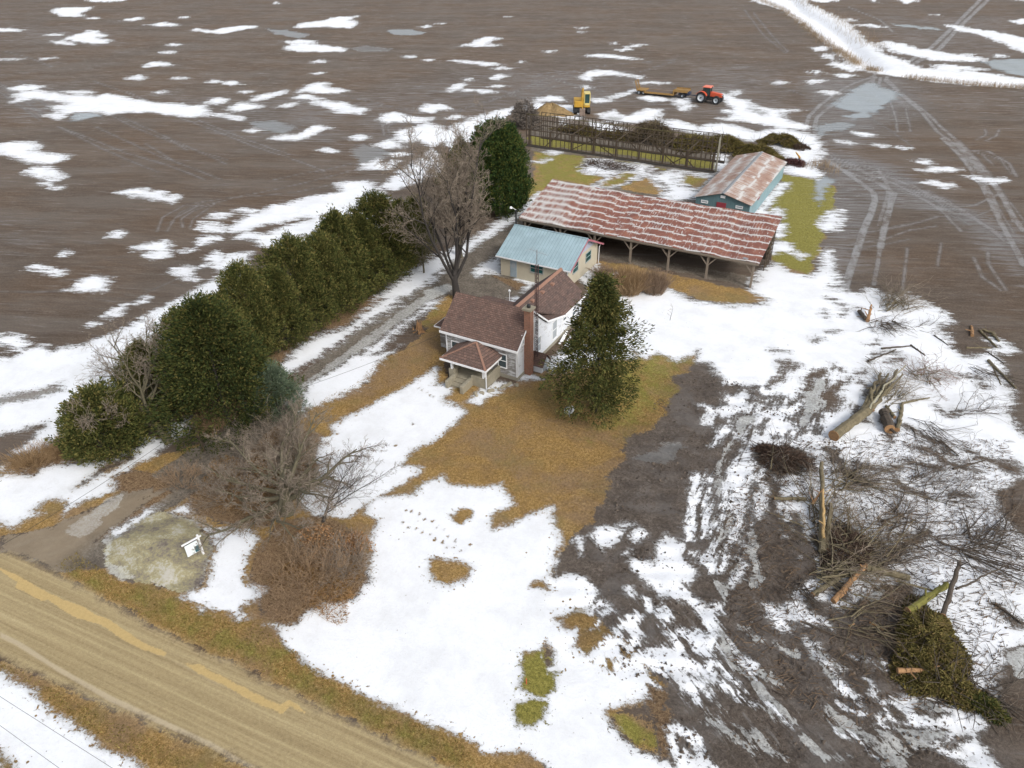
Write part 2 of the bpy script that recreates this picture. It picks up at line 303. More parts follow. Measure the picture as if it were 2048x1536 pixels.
('W', 'T1180,145 1300,155 1500,175 1540,190 1400,185 1250,165'), ('S', 'T980,155 1080,155 1170,170 1100,172'), ('S', 'T885,125 950,118 990,130 930,134'), ('S', 'T1960,130 2048,120 2100,130 2048,150 2000,148'),
('W', 'T1780,390 1850,375 2048,370 2300,380 2300,520 2048,480 1950,465 1850,430'), ('S', 'T1480,410 1560,405 1700,425 1830,440 1720,445 1600,450 1500,440'),
('S', 'T700,-10 860,-10 870,5 780,15 720,8'), ('S', 'T1070,-10 1110,-10 1100,15'), ('S', 'T1250,-5 1340,-10 1380,5 1300,20'), ('S', 'T1470,95 1500,88 1525,94 1490,100'), ('S', 'T1950,-8 2060,-6 2060,8'),
('S', 'T1640,345 1680,335 1720,345 1690,352'), ('S', 'T1870,350 1900,345 1930,355 1900,362'),
('S', 'T815,410 860,395 940,410 1000,440 960,450 880,425'), ('S', 'T700,455 740,448 780,455 730,465'), ('S', 'T860,470 900,463 975,475 910,488'), ('S', 'T675,520 720,502 790,508 740,518 710,532'),
('S', 'T765,578 830,575 880,590 820,600'), ('S', 'T710,300 780,295 810,310 750,320'), ('S', 'T785,340 820,340 840,375 800,370'),
('W', 'T830,660 900,610 960,560 1080,520 1180,560 1270,580 1240,630 1200,640 1150,690 1080,720 1070,745 960,750 900,730 1000,710 860,680'), ('W', 'T780,780 900,770 980,780 960,810 850,830 740,870 730,800', .7),
('S', 'T130,590 220,620 300,640 340,670 480,690 640,695 500,710 540,760 690,800 660,820 520,810 330,770 200,755 130,745 230,730 140,700 220,690 180,660'), ('I', 'T310,680 420,700 400,725 330,710'),
('S', 'T0,800 140,775 250,800 340,840 480,810 560,820 700,850 760,900 770,960 740,1000 700,1060 770,1090 740,1125 620,1105 520,1085 560,1020 480,930 430,900 280,880 200,860 0,835'),
('S', 'T210,575 250,570 245,590 220,600'), ('S', 'T475,525 500,512 540,520 500,528'), ('S', 'T970,835 1040,838 1095,852 1020,857'), ('S', 'T1115,915 1160,908 1190,920 1150,926'), ('S', 'T870,890 950,893 960,905 880,903'),
('S', 'T1375,1020 1420,1012 1460,1020 1455,1040 1400,1030'), ('S', 'T1380,1075 1450,1065 1560,1055 1640,1070 1560,1080 1430,1082'), ('S', 'T1415,1148 1480,1145 1590,1160 1610,1178 1530,1180 1450,1165'),
('S', 'T1690,1115 1740,1112 1780,1130 1920,1128 1920,1145 1820,1152 1740,1130'), ('S', 'T1270,930 1310,928 1330,936 1290,940'),
('W', 'O1240,470 1350,440 1390,490 1310,570 1290,640 1260,720 1240,640'),
# snow between the barns
('S', 'Z730,870 830,760 1100,790 1200,830 1260,800 1380,830 1340,900 1600,870 1900,910 1940,940 1930,990 1800,1130 1500,1160 1480,1030 1440,980 1340,920 1290,920 960,1050 810,1030 1000,930 850,900', 1, .75),
('G', 'Z1010,930 1160,870 1280,910 1100,990 950,1030 890,1010'), ('G', 'Z1090,1040 1330,930 1440,980 1500,1100 1300,1080 1150,1050'), ('G', 'Z1610,970 1700,910 1930,930 1810,1060 1700,1000'),
('S', 'Z445,695 520,700 530,715 470,715'), ('S', 'Z310,790 380,780 440,765 380,800', 1, .5), ('S', 'O-20,500 0,400 200,430 330,440 330,460 120,440 20,480'), ('S', 'Z1980,700 2048,690 2048,900 1990,880'),
('S', 'O1280,870 1350,780 1380,760 1460,750 1460,800 1420,920 1320,930', 1, .3), ('S', 'O860,1035 990,1040 1010,1090 860,1130'), ('S', 'O1010,1120 1080,1115 1150,1150 1100,1165'), ('S', 'O690,770 940,505 1000,510 870,640 790,740 850,780 900,730 940,800 880,800 720,790'),
('S', 'O890,890 940,870 960,910 930,970 890,980'),
# drive: snow banks and slush
('S', 'P545,750 590,715 640,690 700,645 760,600 830,552 900,505 970,465 1040,415 1085,385 1075,400 1040,430 960,485 890,530 850,565 800,600 740,640 660,695 590,745 555,775'),
('S', 'H545,1490 640,1420 780,1280 1040,1180 1090,1180 1340,980 1400,990 1560,1000 1300,1130 1080,1300 930,1400 700,1540 560,1600', 1, .5),
('S', 'H1340,950 1500,830 1600,740 1800,620 1880,600 1900,680 1800,800 1600,940 1430,960', 1, .5),
('I', 'P560,800 620,755 680,712 755,655 830,600 880,572 890,585 840,615 760,672 690,725 610,790 580,815', .6),
('S', 'P600,790 690,730 760,675 840,620 865,600 880,600 860,620 790,670 770,700 700,740 735,760 730,775 640,815 590,825', 1, .4),
('S', 'J380,555 480,480 580,420 590,565 530,560 480,545 420,590', 1, .2), ('S', 'J640,780 710,755 690,790'), ('S', 'J720,600 780,605 865,630 810,660 760,700 800,650'), ('S', 'J870,200 940,185 930,210 880,215'),
('I', 'J0,700 120,650 190,640 230,690 100,730 0,780', .8), ('S', 'J1190,600 1320,500 1320,560 1290,620 1230,640'),
('I', 'P1055,448 1090,440 1100,450 1065,458', .7),
# left entrance
('S', 'L60,1500 220,1530 300,1480 540,1440 760,1430 900,1370 960,1330 950,1260 1090,1290 1180,1170 1300,1150 1280,1250 1180,1300 1090,1370 1060,1400 900,1480 A620,60 590,90 400,150 330,220 340,140 260,130 180,190 220,200 130,240 70,280 -60,240 L-100,1600', 1, .15),
('M', 'L640,1530 700,1480 880,1390 920,1390 820,1460 A410,60'), ('L', 'A600,0 700,-30 790,0 900,60 760,110 700,120 620,70'), ('L', 'A470,370 640,240 780,130 880,80 900,100 740,210 640,260 540,330'),
('I', 'A340,290 420,230 500,200 530,240 480,300 400,330', .4), ('I', 'A480,200 560,120 640,110 640,160 560,200 500,240', .5, .8), ('D', 'A640,130 700,90 800,60 800,100 720,140 560,270'),
('S', 'A560,320 640,260 760,170 860,155 830,190 700,280 620,330', 1, .2), ('S', 'A870,200 940,150 990,145 1040,240 940,210', 1, .2), ('I', 'A540,350 560,330 600,340 550,430 610,470 700,540 650,555 560,490', .6),
('S', 'A1050,250 1130,270 1300,280 1380,340 1320,400 1300,500 1330,570 1400,600 1370,660 1280,680 1340,770 1250,770 1060,710 920,650 930,620 1060,580 1090,450 1110,380 1060,300', 1, .25),
('S', 'A1370,790 1440,780 C60,650 0,530'),
# bottom left field
('S', 'Q-300,-60 Q-24,-60 A760,1536 680,1500 540,1420 440,1340 360,1290 220,1190 180,1150 70,1080 0,1010 Q-120,-3 Q-300,-24', 1, .1), ('G', 'A-10,1500 0,1450 60,1536 0,1560'),
# front lawn snow -----------------------------------------------------------
('S', 'K870,105 850,160 850,215 950,210 960,260 900,310 1000,360 1040,390 1010,440 940,500 860,560 760,610 700,640 650,720 700,720 780,740 720,800 620,850 500,930 600,920 720,910 780,830 900,790 960,850 1130,860 1270,840 1350,970 1200,1050 1220,1130 1390,1060 1600,980 1590,1060 1650,1190 1600,1300 1590,1418 E390,90 340,200 340,330 450,305 500,320 630,410 600,470 560,550 440,540 370,600 400,650 480,660 460,760 560,830 620,760 700,700 740,600 850,550 900,570 890,640 930,700 840,780 890,800 1060,780 1050,700 1010,600 1030,530 1080,550 1080,640 1170,660 1170,720 1260,850 1330,850 1300,700 1210,500 1080,450 950,360 880,320 810,230 850,215 970,240 990,100 1050,60 1150,120 1170,180 1260,310 1200,380 1130,370 1210,430 1310,490 1390,510 1390,640 1500,830 1620,860 1600,950 1700,1080 1860,1220 1800,1230 1600,1120 1420,1020 1400,900 1330,900 1290,1000 1280,1070 1240,1130 1130,1040 1080,960 1000,920 920,900 950,970 1060,1040 920,1110 680,1180 700,1220 840,1370 900,1430 1000,1450 1110,1520 1180,1400 1270,1420 1340,1536 1340,1700 300,1700 C2000,1600 1700,1488 1560,1400 1390,1380 1380,1310 1280,1280 1130,1220 1000,1180 900,1120 700,1040 560,970 430,900 300,830 170,740 60,650 0,520 150,490 200,430 320,350 400,350 560,320 640,220 650,0 K440,1330 440,1200 480,1080 420,1030 440,960 300,1050 100,1040 0,980 0,880 80,840 120,740 100,640 130,560 220,520 200,470 330,400 450,340 560,280 700,210 840,120'),
('G', 'C1040,60 1110,55 1200,70 1260,70 1345,120 1310,190 1190,235 1100,215 1040,150'), ('G', 'K970,1050 1010,1020 1060,1010 1030,1060 1000,1080', 1, .6),
('G', 'C1700,730 1780,700 1830,740 1860,850 1930,840 1920,930 1850,980 1760,960 1690,940 1685,800'), ('G', 'C1640,1050 1740,1010 1820,1060 1830,1130 1760,1200 1640,1190 1620,1120'), ('M', 'C1810,700 1860,640 1900,720 1890,790 1850,820 1820,760'), ('G', 'C1760,240 1830,200 1880,270'),
('G', 'E680,1190 780,1170 880,1200 960,1230 990,1300 1060,1450 960,1440 850,1400 760,1280'), ('L', 'E920,1040 960,1010 1050,1040 1070,1080 1000,1150 1080,1170 1090,1400 1070,1470 1000,1480 990,1300 950,1180 930,1100'), ('G', 'C1300,1320 1440,1400 1600,1390 1700,1370 1830,1470 1900,1560 1500,1600 1200,1500'),
('S', 'K430,20 600,0 P800,690 P770,720 K430,200 380,230 240,250 160,290 60,350 30,420 0,350 0,260 60,200 200,120 330,30', 1, .35), ('S', 'K1060,320 1130,250 1250,195 1290,200 1340,220 1200,290 1140,350'), ('S', 'K1370,170 1440,150 1530,180 1400,190'),
('S', 'K1710,1200 1740,1175 1780,1180 1790,1230 1775,1290 1765,1240 1740,1190'), ('S', 'E450,100 490,70 530,85 525,150 515,190 505,110 480,90'),
# mud-yard snow patches
('S', 'E570,70 620,10 680,5 770,40 750,90 690,140 610,120 650,165'), ('S', 'E720,0 780,-20 850,0 770,20'), ('S', 'E820,60 880,20 940,50 930,80 860,110'), ('S', 'E760,190 850,145 850,190', 1, .3), ('S', 'E780,400 840,400 850,480 820,460'), ('S', 'E905,440 940,470 950,550 925,530'), ('S', 'E640,580 660,500 730,530 700,570'), ('S', 'E560,660 640,610 600,670'),
('S', 'B840,0 820,80 930,90 940,150 1020,200 1030,240 1130,240 1240,250 1180,290 1070,290 1000,290 1040,380 960,400 870,360 830,370 900,420 860,500 950,540 960,600 930,660 1000,640 1080,570 1150,640 1100,740 1030,830 1030,900 1000,940 1050,970 1000,1060 1060,1130 990,1220 960,1330 960,1400 800,1400 900,1500 940,1490 1050,1350 1090,1240 1130,1140 1180,1230 1190,1050 1250,920 1230,850 1230,720 1290,680 1400,650 E1780,30 1896,130 1896,370 1790,520 1760,600 1700,540 1600,480 1620,520 1740,580 1720,630 1780,680 1896,640 G150,500 300,560 470,480 560,560 600,600 750,500 850,420 1000,540 1050,560 1020,800 760,740 1000,880 1150,1000 900,1060 900,1230 1080,1250 1150,1400 1330,1400 1500,1430 1560,1490 1600,1560 1931,1700 P1954,1480 P1965,1457 P1982,1429 P2002,1412 P2008,1401 P1994,1370 P2008,1335 P2048,1290 P2300,1290 P2300,1090 P2048,1070 P2001,1020 P1998,985 P2048,950 P2100,930 P2100,880 P2048,870 P2020,830 P2030,800 P2022,775 P2010,750 P2005,730 P2000,710 P2030,700 P2020,690 P1985,675 P1960,693 P1925,700 P1893,675 P1885,655 P1905,645 P1885,625 P1860,610 P1815,590 P1795,590 P1760,585 P1745,578 P1720,588 P1690,583 P1680,575 P1668,545 P1660,500 P1648,505 P1640,545 P1610,552 P1580,545 P1550,528 P1530,535 P1510,560 P1500,580 P1540,600 P1530,605 P1470,612 P1400,606 P1370,596 P1330,576 P1300,570 P1260,552 P1240,545 P1215,560 P1190,580 P1170,620 P1150,680 P1080,735 P1110,745 P1160,735 P1210,722 P1270,715 B400,0 480,60 560,20 690,80 780,40', 1, .12),
('M', 'Y1490,310 1560,290 1640,320 1830,420 1870,460 1700,530 1640,530 1560,470'), ('M', 'Y1840,480 1900,500 1990,520 2048,640 2048,930 1990,920 1990,800 1920,640'),
('M', 'B1560,180 1700,120 1740,160 1620,200 1610,260 1560,330 1440,380 1530,320 1590,260'), ('M', 'B1440,480 1590,370 1740,240 1877,190 1820,260 1780,300 1877,370 1750,420 1680,440 1660,550 1640,470 1560,430 1470,490'), ('I', 'B1530,290 1600,270 1640,190 1740,210 1720,270 1660,320 1720,350 1640,430 1540,550 1520,480 1600,390 1560,330'), ('I', 'B1090,450 1150,420 1250,440 1200,520 1130,590 1100,540'),
('M', 'B930,530 980,450 1060,490 960,530'), ('M', 'B1070,470 1110,430 1200,425 1090,480'), ('M', 'B1180,380 1170,330 1250,290 1310,330 1200,380'), ('M', 'B1290,390 1370,310 1415,320 1380,360'), ('M', 'B1160,600 1200,540 1330,480 1260,550 1190,600'), ('M', 'B1370,600 1460,570 1440,610'), ('M', 'B1390,100 1460,60 1510,100 1430,130'),
('M', 'D530,40 590,60 610,110 570,120', 1, .6),  ('M', 'D1330,90 1540,180 1584,190 1584,150'),
('M', 'D280,400 380,400 420,520 490,600 480,700 400,760 360,740 400,600 280,520', 1, .3), ('M', 'D160,180 200,100 170,40 300,20 430,60 460,100 380,180 200,210'),  
('M', 'D700,880 750,820 850,780 960,760 1000,850 960,960 880,1000 900,1120 760,1080 620,1050 560,960 440,860 620,900', 1, .3), ('I', 'D740,840 800,790 850,790 820,840 760,860', .9), ('M', 'D920,1000 1000,930 1120,960 1160,1100 1160,1240 1280,1350 1180,1380 1020,1300 920,1200 960,1150', 1, .4),
('M', 'D1430,870 1500,930 1570,970 1550,980 1470,930'), ('I', 'D1480,1130 1584,1100 1700,1100 1700,1300 1560,1250'), ('M', 'D230,860 300,890 340,900 250,880'),
('S', 'D150,850 200,850 260,870 330,890 420,850 560,980 450,1000 340,960 360,1020 250,990', 1, .2), ('S', 'D430,1070 510,1080 520,1110 600,1190 640,1210 600,1260 720,1350 720,1395 640,1360 540,1260 500,1180'), ('I', 'D440,1090 500,1100 600,1200 560,1280 500,1200'), ('S', 'D690,1150 760,1140 830,1170 910,1160 900,1230 800,1210', 1, .3), ('S', 'D250,1070 310,1070 390,1120 320,1140'),
('M', 'G1340,1380 1420,1350 1530,1310 1480,1340 1400,1380'), ('M', 'G1160,1080 1230,1130 1310,1200 1200,1170'), ('M', 'G960,1120 1040,1100 1100,1200 1000,1170'), ('I', 'G1160,1060 1290,1080 1400,1160 1330,1180 1210,1120', .9), ('I', 'G1080,1230 1260,1270 1400,1290 1330,1330 1230,1350 1150,1390'),
# slush ruts running to the lower right
('I', 'G0,990 60,1000 200,1110 320,1230 300,1260 180,1200 60,1100 0,1040', .9, .3), ('S', 'E1600,1010 1750,1100 1896,1230 1860,1240 1700,1150 1560,1060', 1, .4), ('I', 'G0,1270 120,1320 200,1410 160,1440 60,1360 0,1330', .9, .3), ('S', 'G570,1300 660,1180 740,1230 860,1260 900,1330 860,1400 1080,1536 1000,1536 850,1410 700,1340', .9, .3), ('I', 'G400,1340 540,1400 700,1430 720,1480 620,1450 520,1500 420,1400', .8, .5), ('I', 'G560,1110 640,1180 640,1260 560,1200', .8, .4), ('I', 'G880,1240 960,1230 1090,1420 1040,1420 940,1310'), ('I', 'G880,1370 950,1380 1090,1536 960,1536', .9), ('I', 'E1320,1070 1400,1130 1440,1220 1600,1310 1720,1380 1740,1450 1600,1400 1460,1270 1350,1140', .9, .3), ('I', 'E1340,1230 1390,1280 1380,1320', .8), ('I', 'G80,870 150,840 230,920 180,960', .8, .3), ('I', 'G260,700 340,680 350,740 290,750', .6, .4), ('I', 'G1100,1420 1180,1430 1160,1460', .7),
('I', 'E1330,340 1400,380 1480,370 1540,240 1500,160 1480,250 1440,400 1410,500 1380,430', .9), ('I', 'E1560,340 1620,310 1680,330 1640,390 1580,390'), ('I', 'E1480,30 1560,0 1640,100 1620,200 1540,170 1480,220', .7, .3), ('I', 'E1590,190 1640,240 1650,300 1600,290', .7), ('I', 'E1310,870 1400,850 1420,950 1300,1000 1220,940'), ('I', 'E1390,640 1500,830 1600,960 1570,990 1450,900 1380,760', .8), ('I', 'E450,530 560,510 540,555 470,555', .8), ('I', 'E860,760 930,700 940,740', .8), ('I', 'E1520,640 1600,640 1610,660', .6), ('I', 'E1590,700 1640,700 1620,740', .6), ('I', 'E1650,950 1720,920 1790,980 1740,1020', .8, .3),
('I', 'B940,860 1000,750 990,840 940,1000', .8, .3), ('I', 'B560,620 700,640 640,660', .35), ('W', 'B380,740 600,780 760,660 640,640 520,700', .3),
# tracks: narrow wet lines (class K overlays)

('~S', 'B1870,330 1650,560 1400,700 1240,860 1200,1100 1150,1300', .5), ('~S', 'B1180,640 1090,830 1010,1050 1000,1250', .35), ('~I', 'B1040,640 960,860 930,1000 960,1180', .35), ('~I', 'B1000,740 980,900 960,1060', .25), ('~S', 'B850,880 800,1020 780,1280', .6), ('~S', 'B920,840 900,1100 900,1260', .55), ('~I', 'B1060,1120 1000,1300 1010,1420', .5), ('~S', 'B1080,1080 1120,1200 1060,1350 1000,1480', .45),
('~M', 'B870,880 960,700 1040,600', .3), ('~M', 'B950,950 980,1100 1000,1200', .35), ('~M', 'B1240,900 1200,1080 1180,1230', .35), ('~S', 'B1290,920 1260,1060 1240,1120', .8), ('~S', 'B1400,1060 1460,1150 1440,1260', .7), ('~S', 'B1350,860 1500,960 1480,1080', .5), ('~S', 'B1150,280 1250,330 1180,400', .35), ('~M', 'B1240,420 1330,380 1400,320', .3), ('~M', 'B1420,640 1560,560 1660,560', .25), ('~M', 'B1300,250 1420,180 1460,90', .3),
('~S', 'E1010,530 1060,660 1120,800 1200,950 1260,1060', .5), ('~S', 'E1230,690 1330,840 1340,930', .8), ('~I', 'E1380,640 1460,800 1560,960 1700,1120 1860,1240', .45), ('~S', 'E1430,960 1500,1050 1600,1120', .45), ('~M', 'E1380,800 1430,880 1560,980', .18), ('~M', 'E1420,985 1500,1040 1610,1110', .12), ('~M', 'E1170,720 1220,830 1270,850', .45), ('~M', 'E1190,940 1250,990', .25), ('~S', 'E960,360 1040,420 1200,470 1290,560 1360,640', .45), ('~S', 'E1500,0 1440,140 1380,200 1330,290', .45), ('~S', 'E1210,180 1330,200 1380,140', .4), ('~S', 'E1580,20 1500,180 1540,260 1480,370', .35), ('~I', 'E1560,120 1590,220 1640,300', .25), ('~S', 'E1530,850 1600,880 1640,930', .6), ('~S', 'E1300,1060 1390,1170 1430,1230', .3), ('~I', 'E1330,1230 1450,1330 1560,1400 1700,1420', .4), ('~I', 'E1600,1310 1720,1400 1800,1480', .35), ('~S', 'E1080,1290 1200,1330 1270,1460 1330,1530', .5), ('~M', 'E1180,1380 1220,1430', .25), ('~S', 'E1090,1350 1110,1430 1160,1500', .4),
('~M', 'E820,820 860,760 1000,750', .3), ('~M', 'E690,890 750,820 800,760 790,690', .3), ('~M', 'E380,600 460,560 540,580', .35), ('~M', 'E560,800 600,700 720,600', .35), ('~S', 'E570,560 650,480 730,540', .25), ('~S', 'E1490,1000 1600,1100 1760,1200 1850,1280', .3),
('~I', 'G640,1190 780,1260 900,1360 1040,1480', .6), ('~I', 'G900,1250 1000,1330 1100,1440', .5), ('~I', 'G1060,1250 1150,1340 1240,1370', .4), ('~S', 'G1350,1400 1500,1440 1600,1520', .5), ('~I', 'G550,1120 650,1200 640,1290', .4), ('~S', 'G400,640 470,720 560,830 640,920 740,1020 790,1070', .35), ('~I', 'G180,660 280,720 340,740', .35), ('~S', 'G740,750 850,800 1000,790', .45), ('~S', 'G830,900 890,980 870,1040', .35), ('~S', 'G900,1080 950,1130 900,1220 1000,1240', .35), ('~S', 'G1010,1050 1060,1120', .35), ('~I', 'G0,520 60,600 90,650', .3), ('~I', 'G80,860 200,920', .5), ('~I', 'G400,1350 560,1440 650,1460', .3), ('~S', 'G620,1070 680,1110 780,1150', .25),
('~M', 'D480,520 560,700 620,830', .35), ('~M', 'D300,430 360,520 420,560', .4), ('~M', 'D580,60 640,180 760,230', .3), ('~M', 'D700,130 860,160 1000,120 1130,150', .25), ('~M', 'D1000,30 1100,60 1180,120 1330,150', .25), ('~M', 'D1300,60 1400,110 1540,120', .25), ('~M', 'D880,620 960,560 1060,480', .25), ('~M', 'D1440,880 1500,940 1575,975', .25), ('~M', 'D1210,300 1300,290', .15), ('~M', 'D900,200 960,260 1060,300', .2),
('~M', 'Y690,210 680,260', .3), ('~M', 'Y800,170 830,190 790,240', .25), ('~M', 'Y590,410 660,395', .2), ('~M', 'Y330,480 420,490', .2), ('~M', 'Y700,350 790,350', .18), ('~M', 'Y980,440 1040,420', .25), ('~M', 'Y740,580 800,610', .3), ('~M', 'Y1100,550 1200,540', .2), ('~M', 'Y980,560 1060,500 1170,490', .25), ('~M', 'Y900,640 960,620', .35), ('~M', 'Y380,560 480,580 400,620', .5), ('~M', 'Y720,40 780,60 800,20', .4), ('~M', 'Y700,120 750,140', .25), ('~M', 'Y800,180 930,190', .12), ('~M', 'Y1120,1080 1180,1000 1100,960', .3), ('~M', 'Y1480,1110 1560,1190', .15), ('~M', 'Y930,700 1000,740 980,800', .4), ('~M', 'Y900,870 960,960', .35), ('~M', 'Y1250,1000 1400,1080 1500,1160', .25), ('~M', 'Y1450,880 1540,930 1600,900', .12), ('~M', 'Y1500,640 1700,660 1760,720', .12),
]
TRK = [('R420,160 700,260 980,370 1230,480 1500,620 1760,800', .35), ('R600,240 900,350 1150,470 1350,600', .3), ('R950,400 1250,520 1550,640 1874,800', .3), ('R1000,370 1300,500 1600,600 1874,640', .3), ('R1500,80 1700,160 1780,260', .3), ('R1290,0 1480,190 1600,370 1690,540 1800,720', .3), ('R1380,0 1600,240 1740,440 1874,620', .3), ('R300,700 600,720 900,660 1200,600', .25), ('R350,860 700,820 1000,760', .25), ('R420,900 400,1080', .4), ('R380,640 500,660 620,640', .3), ('R640,760 560,1000', .35), ('T1130,1080 1190,1180 1180,1250 1130,1422', .5), ('T700,1000 850,1010 1000,1060 1130,1150 1240,1220 1170,1422', .5), ('T760,960 1000,1000 1300,1130 1700,1422', .3), ('T820,980 1100,1060 1500,1250 1800,1422', .3), ('T1250,560 1420,640 1700,700', .2), ('F100,470 400,600 600,690', .25), ('F200,560 300,640 420,720', .25), ('F850,840 950,900 1030,950', .3), ('F950,790 1150,880 1330,960', .25), ('M1100,430 1180,450 1330,500 1400,520', .3), ('M1050,470 1150,520 1220,500', .25), ('M0,570 150,600 300,640', .25), ('M620,640 800,600 1000,540', .25), ('M250,800 500,700 650,650', .25), ('M1700,420 1850,370 2048,350', .25), ('T1100,480 960,530 860,590 760,660 690,730 670,800', .8), ('T1110,490 1000,560 900,620 800,690 740,740 725,800 730,890', .8),
('T1140,490 1130,540 1250,580 1400,710 1500,830 1640,930 1760,1080 1850,1250 1900,1422', .7), ('T1180,500 1290,600 1420,700 1520,800 1650,910 1780,1080 1880,1190 1990,1400', .7), ('T1105,475 1090,520 1120,560', .8), ('T1190,480 1170,510 1260,580', .8),
('T1780,-10 1600,170 1450,310 1300,400', 1.2), ('T1830,-10 1640,170 1510,310 1340,410', 1.2),
('R330,130 480,230 640,340 720,400 730,460 700,560 640,690 590,850 540,1000 500,1130', 1.0), ('R380,180 560,260 760,330 850,400 850,500 800,680 770,830', .9), ('R770,830 740,1010 720,1110', .5),
('R400,130 700,230 950,330 1200,440 1450,570 1700,740', .5), ('R400,170 800,300 1050,420 1250,550 1390,700', .5), ('R900,380 1100,450 1300,560 1500,600', .4), ('R520,720 800,690 1000,650 1210,590', .35), ('R520,810 800,760 1000,690 1200,660', .35),
('R1250,-10 1430,170 1560,360 1640,520 1720,680 1800,820 1874,960', .8), ('R1340,-10 1560,220 1700,420 1800,600 1874,700', .8), ('R1450,80 1600,90 1760,180 1820,280', .5), ('R1400,60 1550,110 1640,190', .4), ('R1490,900 1560,1050 1700,1150', .4), ('R1600,860 1600,950 1740,1150', .4), ('R980,830 960,1000 940,1160', .3), ('R1240,790 1210,960', .3), ('R1350,520 1500,500 1650,430 1700,400', .4), ('R1150,520 1500,590 1640,530', .3), ('R700,250 1000,340 1300,470 1600,680 1720,780', .4), ('R380,150 560,190 800,230 900,240', .4),
('T930,40 1000,70 1130,120 1220,200', .6), ('T280,60 400,220 550,340', .35), ('T340,80 450,220 560,330', .35), ('T1205,640 1240,760 1250,830', .4), ('T1300,680 1330,830', .35), ('T420,510 600,580 800,660 1000,710 1200,820 1350,930', .3), ('T1750,880 1810,850 1800,810', .35), ('T1800,890 1870,860 1890,820', .35),
('F1000,668 1300,780 1500,860 1740,940 1900,1000', .4), ('F1130,690 1300,760 1500,835 1690,905', .4), ('F660,680 780,740 1000,830 1330,935', .3), ('F700,680 950,790 1100,880', .3), ('F330,735 560,850 760,940 930,1010', .3), ('F340,740 500,800 700,880 860,930 1020,980 1200,1050', .35), ('F560,740 900,900 1300,1050', .3), ('F0,505 100,560 250,670', .3), ('F0,540 150,640 240,705', .3), ('F0,490 200,600', .3), ('F30,300 180,340 300,390', .35), ('F340,530 430,600', .35), ('F740,535 860,585', .35), ('F540,470 700,530 860,590', .3),
('F920,1350 950,1270 1080,1200 1300,1160 1700,1130 2048,1060', .3), ('F980,1350 1020,1280 1150,1210 1400,1150 1700,1090 2048,1000', .3), ('F1070,1330 1060,1280 1140,1230 1260,1190', .3), ('F1000,1300 1060,1240 1200,1180', .25), ('F1110,1330 1130,1280 1240,1200', .25), ('F1600,1050 1800,1010 2048,960', .3),
('M200,780 190,730 250,700 360,710 400,740', .35), ('M230,780 220,740 270,715 350,730', .3), ('M180,720 200,790 280,820', .3), ('M1200,470 1330,500 1500,540', .4), ('M1090,440 1200,420 1350,410', .35), ('M640,650 760,600 900,560 1100,500 1300,440', .3), ('M800,600 1000,520 1200,440 1500,380 1900,350', .35), ('M0,600 200,620 400,650', .3), ('M870,520 1050,590 1200,500', .3),
('L0,285 300,285 460,280', .25), ('L850,380 1000,290 1270,170', .25), ('L1270,170 1500,80', .25),
('A0,400 200,330 420,340 560,270', .4), ('A120,460 300,400 420,350', .4),
]
